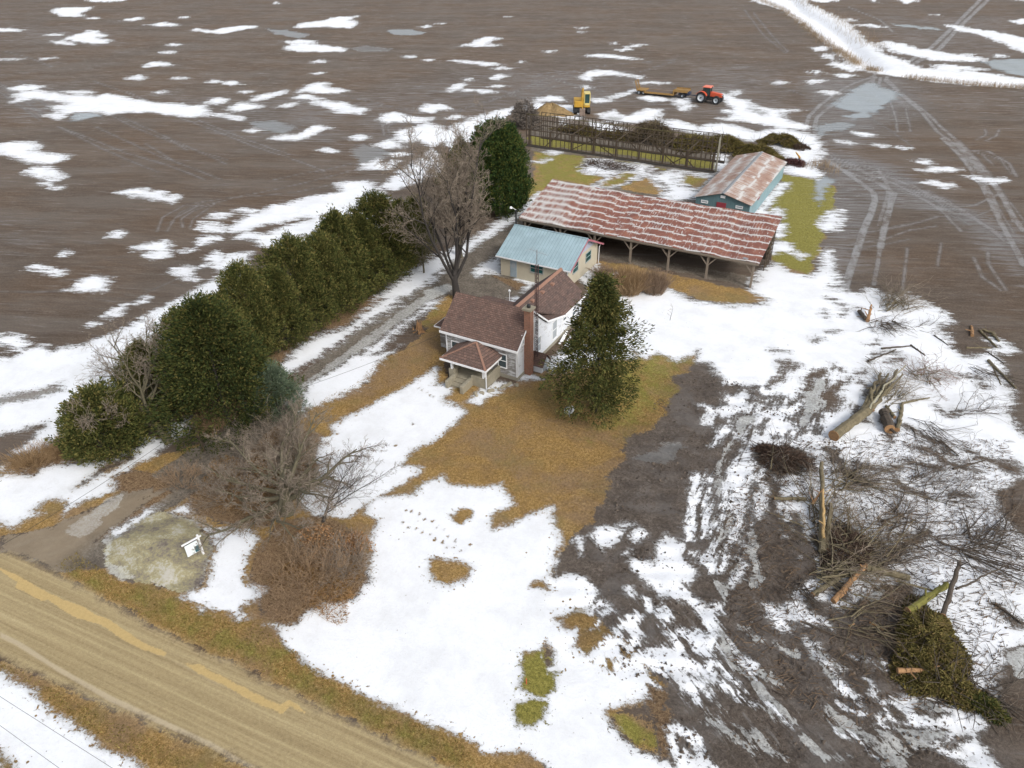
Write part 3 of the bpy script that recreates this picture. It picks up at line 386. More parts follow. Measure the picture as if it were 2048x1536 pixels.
SOFT = [  # green, track, fuzz fields painted softly: (field, outline, value, feather m)
('g', 'O935,420 1120,460 1250,470 1270,440 1420,560 1400,740 1300,860 1320,930 1300,1010 1230,1180 1180,1310 860,1210 850,1130 880,1000 950,950 830,740', .95, 1.),
('g', 'N190,430 330,455 540,490 600,600 530,650 330,620 250,700 90,780 60,790 200,600', .6, 2.), ('g', 'Z1090,1040 1330,930 1440,980 1500,1100 1940,930 1600,850 1200,800 900,1010', .5, 1.), ('g', 'Z200,500 800,600 1300,690 1990,760 1990,940 780,760 250,700', .8, .6),
('g', 'B330,590 100,600 100,100 400,0 840,0 780,160 650,420', .55, 4.), ('g', 'A280,480 400,400 560,420 560,500 640,550 880,600 1080,720 1370,780 C300,830 700,1040 1130,1220 1500,1400 1700,1600 1200,1500 300,1050 A1300,1000 900,830 600,660 400,570', .36, .8),
('g', 'C1500,700 2000,700 2000,1300 1500,1300', .8, 1.), ('g', 'E680,1190 780,1170 990,1300 1060,1450 850,1400', .7, .5), ('g', 'H1500,1400 1600,1330 1900,1100 1920,1000 1700,900 1300,1400', .35, 2.), ('g', 'A0,960 200,1060 400,1170 760,1340 1100,1536 800,1536 440,1340 180,1150', .15, .6),
('p', 'A-40,490 0,500 90,560 80,590 130,610 220,660 250,650 320,700 400,750 500,770 560,800 640,860 760,920 860,950 880,930 760,885 640,805 560,750 500,735 440,690 330,655 200,590 100,530 0,485', 1., .25), ('p', 'A960,985 1040,1045 1140,1085 1280,1165 1380,1215 1480,1250 C100,1060 200,1120 220,1100 100,1020 A1468,1200 1300,1120 1150,1045 1050,990', .85, .3),
('q', 'A0,820 100,870 300,1000 600,1165 1100,1395 1350,1536 1280,1536 1050,1400 580,1190 280,1015 80,890 0,850', 1., .25), ('q', 'A500,750 800,900 1100,1050 1400,1200 1400,1230 1050,1070 750,910 480,770', .5, .3),
('v', 'B900,250 1877,0 1877,700 1300,800 1200,1300 1000,1536 700,1400 700,900', 1., 2.5), ('u', 'E600,500 1100,400 1500,500 1896,1000 G1000,1100 1100,1536 500,1700 E1300,1600 900,1000 500,900', 1., 2.5), ('r', 'A-100,300 200,260 420,180 620,110 820,60 860,110 640,260 500,330 400,420 280,500 0,470 -100,440', .9, 1.2), ('f', 'D420,20 600,0 1000,0 1584,100 1584,180 1100,200 900,500 1000,620 900,720 700,760 500,740 350,600 250,400', .22, 2.), ('f', 'D100,20 500,0 1000,0 1584,100 1584,500 1400,700 1200,760 1300,1100 1400,1400 900,1450 500,1200 300,900 350,600 150,400', .18, 3.), ('f', 'B1180,0 1877,0 1877,600 1300,560 1000,480', .22, 3.), ('f', 'Y1000,300 1500,250 1900,450 2048,900 1400,1100 700,1370 600,1100 1000,900', .25, 3.), ('f', 'E0,0 340,0 300,500 380,1000 1000,1400 1000,1536 500,1536 100,1000', .18, 1.),
('y', 'B700,100 1000,100 1877,500 1877,1536 G1931,1536 P2048,1700 P1400,1700 E1100,1500 900,1000 300,600 440,100 B100,1200 330,600 600,400', 1., 2.),
('y', 'R0,1000 340,1000 600,1100 900,1150 1300,1300 1500,1536 0,1536', .3, 3.),
('w', 'T-100,400 500,430 700,800 700,1000 900,1100 1100,1422 700,1422 500,1000 0,800', .5, 10), ('w', 'R300,60 900,200 1400,500 1874,700 1874,1100 1300,600 800,500 500,1100 380,1100 330,800', .75, 3.), ('w', 'T600,480 1300,480 1500,700 900,1000 700,900', .7, 6.), ('w', 'M0,550 700,400 1600,400 2040,560 2040,700 1200,600 600,700 300,1000 0,1100', .45, 8), ('w', 'F900,560 2048,560 2048,900 1400,800', .5, 8.), ('w', 'F-100,480 400,480 600,700 100,700', .5, 6.), ('w', 'F0,130 700,180 650,280 0,250', .4, 10), ('w', 'F-50,1250 300,1380 300,1500 -50,1500', .4, 5), ('w', 'T1100,100 2048,100 2048,420 1300,400', .4, 8.), ('w', 'T1300,560 2100,560 2100,780 1500,720', .25, 8.),
]
def _warp(x, y):
    dx = .25*np.sin(x*1.7+1.3*np.sin(y*1.1))+.12*np.sin(x*4.1+y*3.3)+.1*np.sin(y*6.7+2*np.sin(x*2.3)); dy = .25*np.sin(y*1.9+1.1*np.sin(x*1.4)+2)+.12*np.sin(y*4.7-x*3.1)+.1*np.sin(x*6.1+2*np.sin(y*2.9))
    k = np.clip((y-20)/90, .35, 3.)
    return x+dx*k, y+dy*k
def _seg(px, py, a, b):
    ab = b-a; t = np.clip(((px-a[0])*ab[0]+(py-a[1])*ab[1])/max(ab@ab, 1e-9), 0, 1)
    return (px-a[0]-t*ab[0])**2+(py-a[1]-t*ab[1])**2
def sd_poly(px, py, P):
    d = np.full(px.shape, 1e9); ins = np.zeros(px.shape, bool); n = len(P)
    for i in range(n):
        a, b = P[i], P[(i+1) % n]
        d = np.minimum(d, _seg(px, py, a, b))
        c = (a[1] > py) != (b[1] > py)
        if abs(b[1]-a[1]) > 1e-9: ins ^= c & (px < (b[0]-a[0])*(py-a[1])/(b[1]-a[1])+a[0])
    d = np.sqrt(d); return np.where(ins, d, -d)
def sd_line(px, py, P):
    d = np.full(px.shape, 1e9)
    for i in range(len(P)-1): d = np.minimum(d, _seg(px, py, P[i], P[i+1]))
    return -np.sqrt(d)
def make_ground():
    ds = 37.5/np.tan(np.linspace(R(70), R(4.4), 720)); ds = np.concatenate([[-2000, -500, -100, -20, 0, 7], ds, [560, 700, 1000, 2000, 5000]])
    ss = np.linspace(-1, 1, 880); ss = np.concatenate([[-60, -15, -5, -2.5, -1.5, -1.2], ss, [1.2, 1.5, 2.5, 5, 15, 60]])
    f2 = np.array([math.sin(YAW), math.cos(YAW)]); r2 = np.array([math.cos(YAW), -math.sin(YAW)])
    wd = .76*(np.clip(ds, 0, 600)*math.cos(PITCH)+CAMH*math.sin(PITCH))+3
    X = ds[:, None]*f2[0]+ss[None]*wd[:, None]*r2[0]; Y = ds[:, None]*f2[1]+ss[None]*wd[:, None]*r2[1]
    nr, nc = X.shape; x, y = X.ravel(), Y.ravel(); wx, wy = _warp(x, y)
    A = {k: np.full(x.shape, -2., np.float32) for k in 'GLDRESWI'}; top = 'SWI'; soft = {k: np.zeros(x.shape, np.float32) for k in 'gfywkpqruv'}
    op = np.ones(x.shape, np.float32)
    def paint(cls, P, val=1., fz=0.):
        mg = 2.; lo, hi = P.min(0)-mg, P.max(0)+mg
        I = np.nonzero((x > lo[0]-1) & (x < hi[0]+1) & (y > lo[1]-1) & (y < hi[1]+1))[0]
        if not len(I): return
        s = np.clip(sd_poly(wx[I], wy[I], P), -2, 2)
        if cls in top:
            for k in top:
                if k != cls: A[k][I] = np.minimum(A[k][I], -s)
            A[cls][I] = np.maximum(A[cls][I], s)
            if cls != 'S': op[I] = np.where(s > -.5, val, op[I])
        else:
            for k in 'GLDRESWI':
                if k != cls: A[k][I] = np.minimum(A[k][I], -s)
            if cls != 'M': A[cls][I] = np.maximum(A[cls][I], s)
        if fz: soft['f'][I] = np.maximum(soft['f'][I], fz*np.clip(s+.8, 0, 1))
    def stroke(cls, P, wdt):
        lo, hi = P.min(0)-2, P.max(0)+2; I = np.nonzero((x > lo[0]-1) & (x < hi[0]+1) & (y > lo[1]-1) & (y < hi[1]+1))[0]
        s = np.clip(sd_line(wx[I], wy[I], P)+wdt*.62, -2, 2)
        if cls in top:
            for k in top:
                if k != cls: A[k][I] = np.minimum(A[k][I], -s)
            A[cls][I] = np.maximum(A[cls][I], s)
            if cls != 'S': op[I] = np.where(s > -.3, .85, op[I])
        else:
            for k in top: A[k][I] = np.minimum(A[k][I], -s)
    for o in OPS:
        if o[0][0] == '~': stroke(o[0][1], tr(o[1]), o[2])
        else: paint(o[0], tr(o[1]), *o[2:])
    for f, s_, v, fe in SOFT:
        P = tr(s_); lo, hi = P.min(0)-fe*2, P.max(0)+fe*2
        I = np.nonzero((x > lo[0]) & (x < hi[0]) & (y > lo[1]) & (y < hi[1]))[0]
        s = sd_poly(x[I], y[I], P); t = np.clip(s/fe*.5+.5, 0, 1); t = t*t*(3-2*t)
        soft[f][I] = np.maximum(soft[f][I], v*t)
    for s_, wdt in TRK:
        P = tr(s_); lo, hi = P.min(0)-2, P.max(0)+2
        I = np.nonzero((x > lo[0]) & (x < hi[0]) & (y > lo[1]) & (y < hi[1]))[0]
        cell = np.clip(np.hypot(x[I], y[I])*.0022, .1, 1.)
        s = sd_line(x[I]*.9+wx[I]*.1, y[I]*.9+wy[I]*.1, P); t = np.clip(1+(s+wdt*.36)/np.maximum(cell*.8, .14), 0, 1)
        soft['k'][I] = np.maximum(soft['k'][I], t*min(1, .35+wdt*.65))
    for q in 'K745,240 768,250 800,265 820,280 840,290 665,1010 700,1018 750,1035 785,1065 835,1080 860,1118 910,1130 935,1170 975,1205 1070,1225 650,1083 680,1115 730,1125 768,1150 820,1160 850,1190 895,1212 920,1245 970,1245 1010,1262 600,600 710,465 515,635'.split():
        g_ = tr(q if q[0] == 'K' else 'K'+q)[0]; I = np.nonzero((np.abs(x-g_[0]) < .5) & (np.abs(y-g_[1]) < .5))[0]; r_ = np.hypot((x[I]-g_[0])*1.3, y[I]-g_[1]); A['S'][I] = np.minimum(A['S'][I], r_*3-.24)
    # relief: ditch, plough mound, slight undulation
    z = .05*np.sin(x*.21)*np.sin(y*.17+1)+.03*np.sin(x*.9+y*.5)
    z = z*np.clip((np.hypot(x, y)-20)/60, .4, 1)*(1-.0*x)
    z -= .02
    dl = -sd_line(x, y, tr('T560,-30 640,60 760,130 880,210 960,290 1040,370 1120,420')); z -= 1.3*np.exp(-(dl/2.6)**2)
    dl = -sd_line(x, y, tr('T1300,470 1500,490 1800,520 2048,535 2300,570')); z -= .9*np.exp(-(dl/2.)**2)
    e = np.clip(sd_poly(x, y, tr('A600,340 740,270 900,240 1040,290 1060,380 1000,520 860,560 700,520 600,430')), -1, 3); z += .3*np.clip(e+.3, 0, 3)**.8*(e > -.3)
    z += soft['y']*(.06*np.sin(x*2.1+y*1.3+2*np.sin(y*.7))+.04*np.sin(y*3.7-x*1.9))
    V = np.stack([x, y, z], 1)
    i = np.arange(nr-1)[:, None]*nc+np.arange(nc-1)[None]; i = i.ravel()
    g = mesh_np('ground', V, np.stack([i, i+1, i+nc+1, i+nc], 1), smooth=True)
    me = g.data
    def put(n, a): at_ = me.attributes.new(n, 'FLOAT', 'POINT'); at_.data.foreach_set('value', np.ascontiguousarray(a, np.float32))
    for k in A: put('m'+k, A[k])
    for k in soft: put('s'+k, soft[k])
    put('op', op); put('amp', np.clip(.18+(np.hypot(x, y)-25)*.0065, .18, 1.3))
    return struct(g)
def zon0(n, P, m):
    a = m('MULTIPLY', n.attr('sv'), m('SUBTRACT', n.noise(n.map(n.map(P, (1, 1, 1), (0, 0, R(-ANG1))), (.25, 1.4, 1)), 1.2, 7, .75), .5)); b = m('MULTIPLY', n.attr('su'), m('SUBTRACT', n.noise(n.map(n.map(P, (1, 1, 1), (0, 0, R(-ANG2))), (.25, 1.4, 1)), 1.2, 7, .75), .5))
    return m('MULTIPLY', m('ADD', a, b), 3.2)
ANG1, ANG2 = -88., -34.
def ground_mat():
    n = NT('ground_surface'); P = n.pos(); amp = n.attr('amp'); m = n.math
    Prt = n.map(P, (1, 1, 1), (0, 0, R(-22))); Pf = n.map(Prt, (.3, 1.5, 1))                 # stretched along the tillage
    big = n.noise(P, .05, 5, .6); mid = n.noise(P, .7, 6, .65); fine = n.ramp(n.noise(P, 4.5, 8, .85), .3, .7); grain = n.ramp(n.noise(P, 15., 5, .9), .3, .7); strk = n.noise(Pf, .8, 9, .82)
    strk2 = n.noise(n.map(Prt, (.14, 1.5, 1)), 1.0, 9, .8)
    edge = m('SUBTRACT', m('ADD', m('MULTIPLY', strk, .8), m('MULTIPLY', m('SUBTRACT', fine, .5), .22)), .4)   # about +-.25
    edge = m('ADD', edge, m('MULTIPLY', m('MULTIPLY', m('SUBTRACT', strk2, .5), 1.1), n.ramp(amp, .35, .8)))
    edge = m('ADD', m('MULTIPLY', edge, m('MULTIPLY', amp, 6.)), m('MULTIPLY', zon0(n, P, m), 1.))
    e2 = m('MULTIPLY', m('SUBTRACT', m('ADD', m('MULTIPLY', mid, .75), m('MULTIPLY', fine, .25)), .5), 2.2)
    sh = m('MULTIPLY', amp, .16)
    def mask(a, ed, w_=.05): v = m('ADD', n.attr(a), ed); return n.ramp(v, m('MULTIPLY', sh, -.5), m('MULTIPLY', sh, .5))
    yd, wet, fz = n.attr('sy'), n.attr('sw'), n.attr('sf')
    # field soil
    soil = n.cr(m('ADD', m('MULTIPLY', strk, .62), m('ADD', m('MULTIPLY', fine, .22), m('MULTIPLY', grain, .16))), [(.28, (.032, .023, .016)), (.45, (.085, .062, .045)), (.56, (.118, .09, .068)), (.74, (.2, .168, .143))])
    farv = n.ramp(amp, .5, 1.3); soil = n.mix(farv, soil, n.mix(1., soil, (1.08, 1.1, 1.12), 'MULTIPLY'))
    soil = n.mix(n.ramp(big, .35, .65), soil, n.mix(1., soil, (1.12, 1.0, .86), 'MULTIPLY'))
    soil = n.mix(n.ramp(n.noise(Pf, .12, 4, .6), .42, .6, 0, .3), soil, (.19, .17, .15))
    wet_sheen = n.ramp(m('ADD', m('ADD', m('MULTIPLY', wet, .2), m('MULTIPLY', big, .16)), strk2), .6, .84)
    soil = n.mix(m('MULTIPLY', wet_sheen, .75), soil, (.22, .22, .225))  # wet streaks: grey sheen of the sky put into the soil colour
    churn = n.cr(m('ADD', m('MULTIPLY', fine, .38), m('ADD', m('MULTIPLY', mid, .42), m('MULTIPLY', grain, .2))), [(.26, (.03, .022, .016)), (.42, (.095, .073, .056)), (.56, (.145, .116, .094)), (.74, (.25, .215, .185))])
    R1 = n.map(n.map(P, (1, 1, 1), (0, 0, R(-ANG1))), (.2, 1.4, 1)); R2 = n.map(n.map(P, (1, 1, 1), (0, 0, R(-ANG2))), (.2, 1.4, 1))
    s1 = n.noise(R1, 1.5, 7, .75); s2 = n.noise(R2, 1.5, 7, .75); av, au = n.attr('sv'), n.attr('su')
    rut_ = n.mixf(au, n.mixf(av, .45, s1), s2); zon = m('MAXIMUM', av, au)
    churn = n.mix(n.ramp(n.noise(P, .22, 6, .7, .6), .45, .62, 0, .6), churn, (.2, .18, .165)); churn = n.mix(n.ramp(n.noise(n.map(P, loc=(3, 30, 0)), 1.1, 6, .8, 1.), .56, .68, 0, .7), churn, (.045, .033, .026))
    churn = n.mix(m('MULTIPLY', zon, n.ramp(rut_, .54, .66, 0, .5)), churn, (.33, .32, .31)); churn = n.mix(m('MULTIPLY', zon, n.ramp(rut_, .46, .36, 0, .6)), churn, (.06, .046, .038))
    base = n.mix(yd, soil, churn)
    trk = n.attr('sk'); tn = n.ramp(n.noise(P, .5, 8, .8), .38, .58, .15, 1.)
    tk = m('MULTIPLY', trk, tn)
    base = n.mix(m('MULTIPLY', tk, .85), base, (.3, .3, .3)); base = n.mix(m('MULTIPLY', m('MULTIPLY', n.ramp(trk, .02, .3), n.ramp(trk, .6, .3)), .35), base, (.05, .04, .033))
    # grass
    gm = n.math('MULTIPLY_ADD', grain, .5, m('MULTIPLY', fine, .5))
    gold = n.cr(gm, [(.2, (.095, .053, .015)), (.45, (.27, .165, .048)), (.6, (.36, .225, .075)), (.85, (.56, .4, .19))])
    gold = n.mix(n.ramp(mid, .45, .65, 0, .45), gold, (.17, .105, .05)); gold = n.mix(n.ramp(n.noise(P, .16, 4, .6, .3), .45, .62, 0, .6), gold, n.mix(gm, (.12, .075, .045), (.34, .235, .15))); gold = n.mix(n.ramp(n.noise(n.map(P, loc=(40, 9, 0)), .22, 4, .6), .5, .66, 0, .5), gold, n.mix(gm, (.09, .07, .02), (.3, .24, .1)))
    olive = n.cr(gm, [(.2, (.06, .055, .01)), (.45, (.185, .17, .03)), (.62, (.27, .24, .05)), (.85, (.4, .36, .12))])
    gsel = n.ramp(m('ADD', n.attr('sg'), m('MULTIPLY', m('SUBTRACT', mid, .5), 1.5)), .2, .7)
    grass = n.mix(gsel, gold, olive)
    base = n.mix(mask('mG', e2), base, grass)
    leaf = n.cr(m('ADD', m('MULTIPLY', grain, .55), m('MULTIPLY', fine, .45)), [(.2, (.04, .024, .014)), (.45, (.15, .09, .046)), (.6, (.23, .15, .08)), (.85, (.4, .29, .17))])
    base = n.mix(mask('mL', e2), base, leaf)
    dirt = n.cr(m('ADD', m('MULTIPLY', mid, .6), m('MULTIPLY', fine, .4)), [(.3, (.07, .058, .045)), (.5, (.145, .122, .096)), (.7, (.25, .22, .18))]); dirt = n.mix(n.attr('sr'), dirt, n.mix(mid, (.2, .155, .105), (.36, .29, .2)))
    base = n.mix(mask('mD', e2), base, dirt)
    # gravel road: tan, rutted along its length
    Pr = n.map(P, (1, 1, 1), (0, 0, R(-5.2))); rut = n.noise(n.map(Pr, (.03, 2.2, 1)), 1.3, 5, .6); rutf = n.noise(n.map(Pr, (.06, 7, 1)), 1., 3, .5)
    road = n.cr(m('ADD', m('ADD', m('MULTIPLY', rut, .62), m('MULTIPLY', rutf, .22)), m('MULTIPLY', fine, .16)), [(.3, (.25, .185, .095)), (.46, (.38, .295, .155)), (.58, (.47, .375, .205)), (.75, (.57, .47, .28))])
    road = n.mix(n.ramp(grain, .3, .45, .25, 0), road, (.12, .09, .06))
    pd = n.attr('sp'); road = n.mix(n.ramp(m('ADD', n.attr('sq'), m('MULTIPLY', e2, .2)), .3, .7, 0, .7), road, (.56, .47, .33)); road = n.mix(n.ramp(m('ADD', pd, m('MULTIPLY', e2, .5)), .35, .6), road, n.mix(fine, (.5, .36, .15), (.6, .44, .2)))
    base = n.mix(n.ramp(m('ADD', n.attr('mR'), m('MULTIPLY', e2, .6)), -.3, .45), base, road)
    # old snow melted over the verge: grey-yellow ice
    moundc = n.cr(m('ADD', m('MULTIPLY', n.noise(P, .36, 5, .65), .8), m('MULTIPLY', fine, .2)), [(.36, (.13, .105, .1)), (.45, (.25, .22, .17)), (.54, (.36, .32, .17)), (.64, (.5, .48, .42))])
    base = n.mix(mask('mE', m('MULTIPLY', e2, .5)), base, moundc)
    # water and slush
    opv = n.attr('op')
    wv = m('MULTIPLY', mask('mW', edge), opv); wv = m('MULTIPLY', wv, n.ramp(strk2, .25, .5, .55, 1.))
    base = n.mix(wv, base, (.28, .31, .325))
    iv = m('MULTIPLY', mask('mI', m('MULTIPLY', edge, .8)), opv); ino = n.ramp(m('ADD', m('MULTIPLY', mid, .5), m('MULTIPLY', fine, .5)), .38, .6, .5, 1.)
    iv = m('MULTIPLY', iv, m('MULTIPLY', ino, .9))
    base = n.mix(iv, base, (.55, .57, .56))
    # snow
    strk3 = n.noise(n.map(Prt, (.22, 1.3, 1), loc=(7, 3, 0)), 1.3, 9, .85); frag = m('MULTIPLY', n.ramp(m('ADD', strk3, m('MULTIPLY', m('MAXIMUM', n.ramp(n.attr('mS'), -2.2, -.1), m('MULTIPLY', wet, .6)), .16)), .645, .7), n.ramp(amp, .35, .8))
    hol = n.voro(n.map(P, (1.2, 3., 1), (0, 0, R(35))), .9); spk = n.noise(P, 3.2, 5, .75)
    fzn = m('MULTIPLY', fz, m('MULTIPLY', m('SUBTRACT', n.noise(n.map(P, (.7, 1.6, 1), (0, 0, R(30))), 1.1, 8, .75), .36), 7.))
    sv = m('SUBTRACT', m('ADD', n.attr('mS'), edge), fzn)
    # crumbs of earth through the thin rim
    rim = n.ramp(n.attr('mS'), .15, 1.3, 1., 0.); sv = m('SUBTRACT', sv, m('MULTIPLY', m('MULTIPLY', rim, n.ramp(spk, .56, .66)), 1.1))
    sv = m('SUBTRACT', sv, m('MULTIPLY', n.ramp(n.voro(P, 1.1), .12, .05), n.ramp(n.noise(P, .25, 3), .52, .6, 0, 2.)))
    sv = m('ADD', sv, m('MULTIPLY', frag, 2.2))
    S = n.ramp(sv, m('MULTIPLY', sh, -.6), m('MULTIPLY', sh, .6))
    marg = n.ramp(sv, m('MULTIPLY', amp, -1.1), m('MULTIPLY', amp, -.1)); marg = m('MULTIPLY', marg, n.ramp(fine, .2, .75, .15, .75)); base = n.mix(marg, base, (.4, .41, .415))
    snow = n.mix(n.ramp(n.noise(P, .3, 7, .7), .42, .68, 0, .6), (.8, .825, .86), (.66, .675, .69)); snow = n.mix(n.ramp(sv, m('MULTIPLY', amp, 1.6), 0., 0., .45), snow, (.6, .61, .615))
    snow = n.mix(n.ramp(fine, .6, .95, 0, .3), snow, (.62, .61, .6)); dots = m('MULTIPLY', n.ramp(n.voro(P, 1.7), .075, .03), n.ramp(n.noise(P, .13, 3), .5, .56)); snow = n.mix(m('MULTIPLY', dots, .8), snow, (.12, .1, .08))
    S = m('MULTIPLY', S, n.ramp(sv, 0, m('MULTIPLY', amp, 1.2), .9, 1.))
    col = n.mix(S, base, snow)
    rough = n.mixf(S, n.mixf(wv, n.mixf(yd, n.mixf(wet_sheen, .85, .42), n.ramp(mid, .38, .6, .38, .8)), .1), .75)
    rough = n.mixf(m('MULTIPLY', tk, m('SUBTRACT', 1., S)), rough, .45)
    h = m('ADD', m('ADD', m('MULTIPLY', S, 1.8), m('MULTIPLY', m('MULTIPLY', zon, m('SUBTRACT', 1., S)), m('MULTIPLY', rut_, 4.))), m('MULTIPLY', n.mixf(S, m('ADD', m('MULTIPLY', fine, m('ADD', .7, m('MULTIPLY', yd, 2.6))), m('MULTIPLY', grain, .35)), m('ADD', m('MULTIPLY', mid, 1.2), m('MULTIPLY', fine, .3))), n.mixf(m('MAXIMUM', wv, iv), 1., .1)))
    n.bump(h, .75, .07)
    return n.fin(col, rough, None, .35)
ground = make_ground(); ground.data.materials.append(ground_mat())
# ------------------------------------------------------------ MATERIALS of buildings
def mat_siding(name, col, grey, peel):
    n = NT(name); p = n.obj(); sp = n.node('ShaderNodeSeparateXYZ'); n.lk(p, sp.inputs[0])
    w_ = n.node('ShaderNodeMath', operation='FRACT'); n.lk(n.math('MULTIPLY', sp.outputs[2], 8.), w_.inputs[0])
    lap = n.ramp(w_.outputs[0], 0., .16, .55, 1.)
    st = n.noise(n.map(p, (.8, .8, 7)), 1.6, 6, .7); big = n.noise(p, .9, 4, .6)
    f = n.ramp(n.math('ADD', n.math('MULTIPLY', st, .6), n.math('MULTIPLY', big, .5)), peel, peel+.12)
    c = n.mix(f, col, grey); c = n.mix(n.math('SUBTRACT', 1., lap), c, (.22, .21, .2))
    n.bump(w_.outputs[0], .5, .02); return n.fin(c, .75)
def mat_shingle(name, c0, c1, c2, axis):
    n = NT(name); p = n.obj(); sp = n.node('ShaderNodeSeparateXYZ'); n.lk(p, sp.inputs[0])
    br = n.node('ShaderNodeTexBrick'); cb = n.node('ShaderNodeCombineXYZ')
    n.lk(sp.outputs[0 if axis == 'x' else 1], cb.inputs[0]); n.lk(n.math('ADD', sp.outputs[2], 0.), cb.inputs[1])
    n.lk(cb.outputs[0], br.inputs[0]); br.inputs['Scale'].default_value = 1.; br.inputs['Brick Width'].default_value = .3; br.inputs['Row Height'].default_value = .13; br.inputs['Mortar Size'].default_value = .014
    br.inputs['Color1'].default_value = (*c0, 1); br.inputs['Color2'].default_value = (*c1, 1); br.inputs['Mortar'].default_value = (*[x*.35 for x in c0], 1); br.inputs['Bias'].default_value = 0
    c = n.mix(n.ramp(n.noise(n.map(p, (1, 1, 1.6)), 1.3, 8, .8), .44, .62, 0, .75), br.outputs[0], c2)
    c = n.mix(n.ramp(n.noise(p, 14, 3, .7), .35, .7, 0, .35), c, (.24, .19, .16))
    n.bump(br.outputs['Fac'], .4, .015); return n.fin(c, .92)
def mat_rust(name, ax, row, wmul, redness, grad):
    """corrugated sheets, rust between bare zinc laps; ax = axis that runs across the sheets"""
    n = NT(name); p = n.obj(); sp = n.node('ShaderNodeSeparateXYZ'); n.lk(p, sp.inputs[0])
    u, v = (sp.outputs[0], sp.outputs[1]) if ax == 'x' else (sp.outputs[1], sp.outputs[0])
    wob = n.math('MULTIPLY', n.math('SUBTRACT', n.noise(n.map(p, (.5, .2, 0)), 1., 4, .6), .5), .5)
    cu = n.math('FLOOR', n.math('ADD', n.math('MULTIPLY', u, 1/1.7), n.math('MULTIPLY', n.noise(n.map(p, (0, .4, 0)), 1., 2, .5), 3.))); jog = n.node('ShaderNodeTexWhiteNoise'); jog.noise_dimensions = '1D'; n.lk(cu, jog.inputs['W'])
    vv = n.math('ADD', n.math('DIVIDE', n.math('ADD', v, wob), row), n.math('MULTIPLY', jog.outputs['Value'], .32))
    fr = n.node('ShaderNodeMath', operation='FRACT'); n.lk(vv, fr.inputs[0]); rowid = n.math('FLOOR', vv)
    cb = n.node('ShaderNodeCombineXYZ'); n.lk(n.math('MULTIPLY', u, 1.), cb.inputs[0]); n.lk(n.math('MULTIPLY', rowid, 7.3), cb.inputs[1])
    stn = n.noise(cb.outputs[0], 5.5, 4, .85)
    col = n.noise(n.map(p, (.12, .12, 0)), 1.1, 3, .5); xg = n.math('MULTIPLY', n.ramp(u, -43, -30, 1., 0.), grad*.6)
    dist = n.math('MULTIPLY', n.math('MINIMUM', fr.outputs[0], n.math('SUBTRACT', 1., fr.outputs[0])), 2.)     # 0 on a lap, 1 mid sheet
    fl = n.noise(p, 7, 5, .8)
    thick = n.math('ADD', n.math('MULTIPLY', n.math('ADD', fl, n.math('SUBTRACT', stn, .5)), .24), n.math('ADD', n.math('MULTIPLY', col, .12), n.math('MULTIPLY', xg, .12)))
    lap = n.ramp(n.math('SUBTRACT', dist, thick), .03, -.06)
    sv_ = n.math('ADD', n.math('SUBTRACT', stn, n.math('MULTIPLY', dist, .13)), n.math('ADD', n.math('MULTIPLY', xg, .16), n.math('MULTIPLY', n.math('SUBTRACT', col, .5), .25)))
    tongue = n.ramp(sv_, wmul, wmul+.04)
    cb2 = n.node('ShaderNodeCombineXYZ'); n.lk(u, cb2.inputs[0]); n.lk(n.math('MULTIPLY', v, .16), cb2.inputs[1]); ln_ = n.noise(cb2.outputs[0], 6.5, 2, .6)
    tongue = n.math('MAXIMUM', tongue, n.math('MULTIPLY', n.ramp(ln_, .6, .64), n.ramp(n.noise(n.map(p, (.3, .5, 0)), 1.4, 3, .6), .42, .55)))
    z = n.math('MAXIMUM', n.math('MULTIPLY', lap, n.ramp(fl, .3, .5, .5, 1.)), n.math('MULTIPLY', tongue, n.ramp(fl, .3, .55, .3, .85)))
    rust = n.cr(n.math('ADD', n.math('MULTIPLY', n.noise(p, .8, 5, .6), .7), n.math('MULTIPLY', fl, .3)), redness)
    c = n.mix(z, rust, n.mix(fl, (.42, .41, .39), (.62, .62, .61)))
    cor = n.node('ShaderNodeMath', operation='SINE'); n.lk(n.math('MULTIPLY', u, 2*math.pi/.15), cor.inputs[0])
    n.bump(cor.outputs[0], .35, .02); return n.fin(c, n.mixf(z, .85, .6))
def mat_ribbed(name, c0, rib, ax, rough=.45, dark=.6, metal=0.):
    n = NT(name); p = n.obj(); sp = n.node('ShaderNodeSeparateXYZ'); n.lk(p, sp.inputs[0])
    fr = n.node('ShaderNodeMath', operation='FRACT'); n.lk(n.math('DIVIDE', sp.outputs['XYZ'.index(ax.upper())], rib), fr.inputs[0])
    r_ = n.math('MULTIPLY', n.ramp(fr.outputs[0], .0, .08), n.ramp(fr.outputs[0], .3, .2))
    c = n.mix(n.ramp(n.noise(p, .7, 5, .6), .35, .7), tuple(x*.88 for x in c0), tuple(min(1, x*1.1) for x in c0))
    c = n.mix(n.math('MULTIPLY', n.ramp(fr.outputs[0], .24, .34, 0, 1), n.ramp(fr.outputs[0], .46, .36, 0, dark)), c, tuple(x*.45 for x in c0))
    n.bump(r_, .8, .03); return n.fin(c, rough, metal)
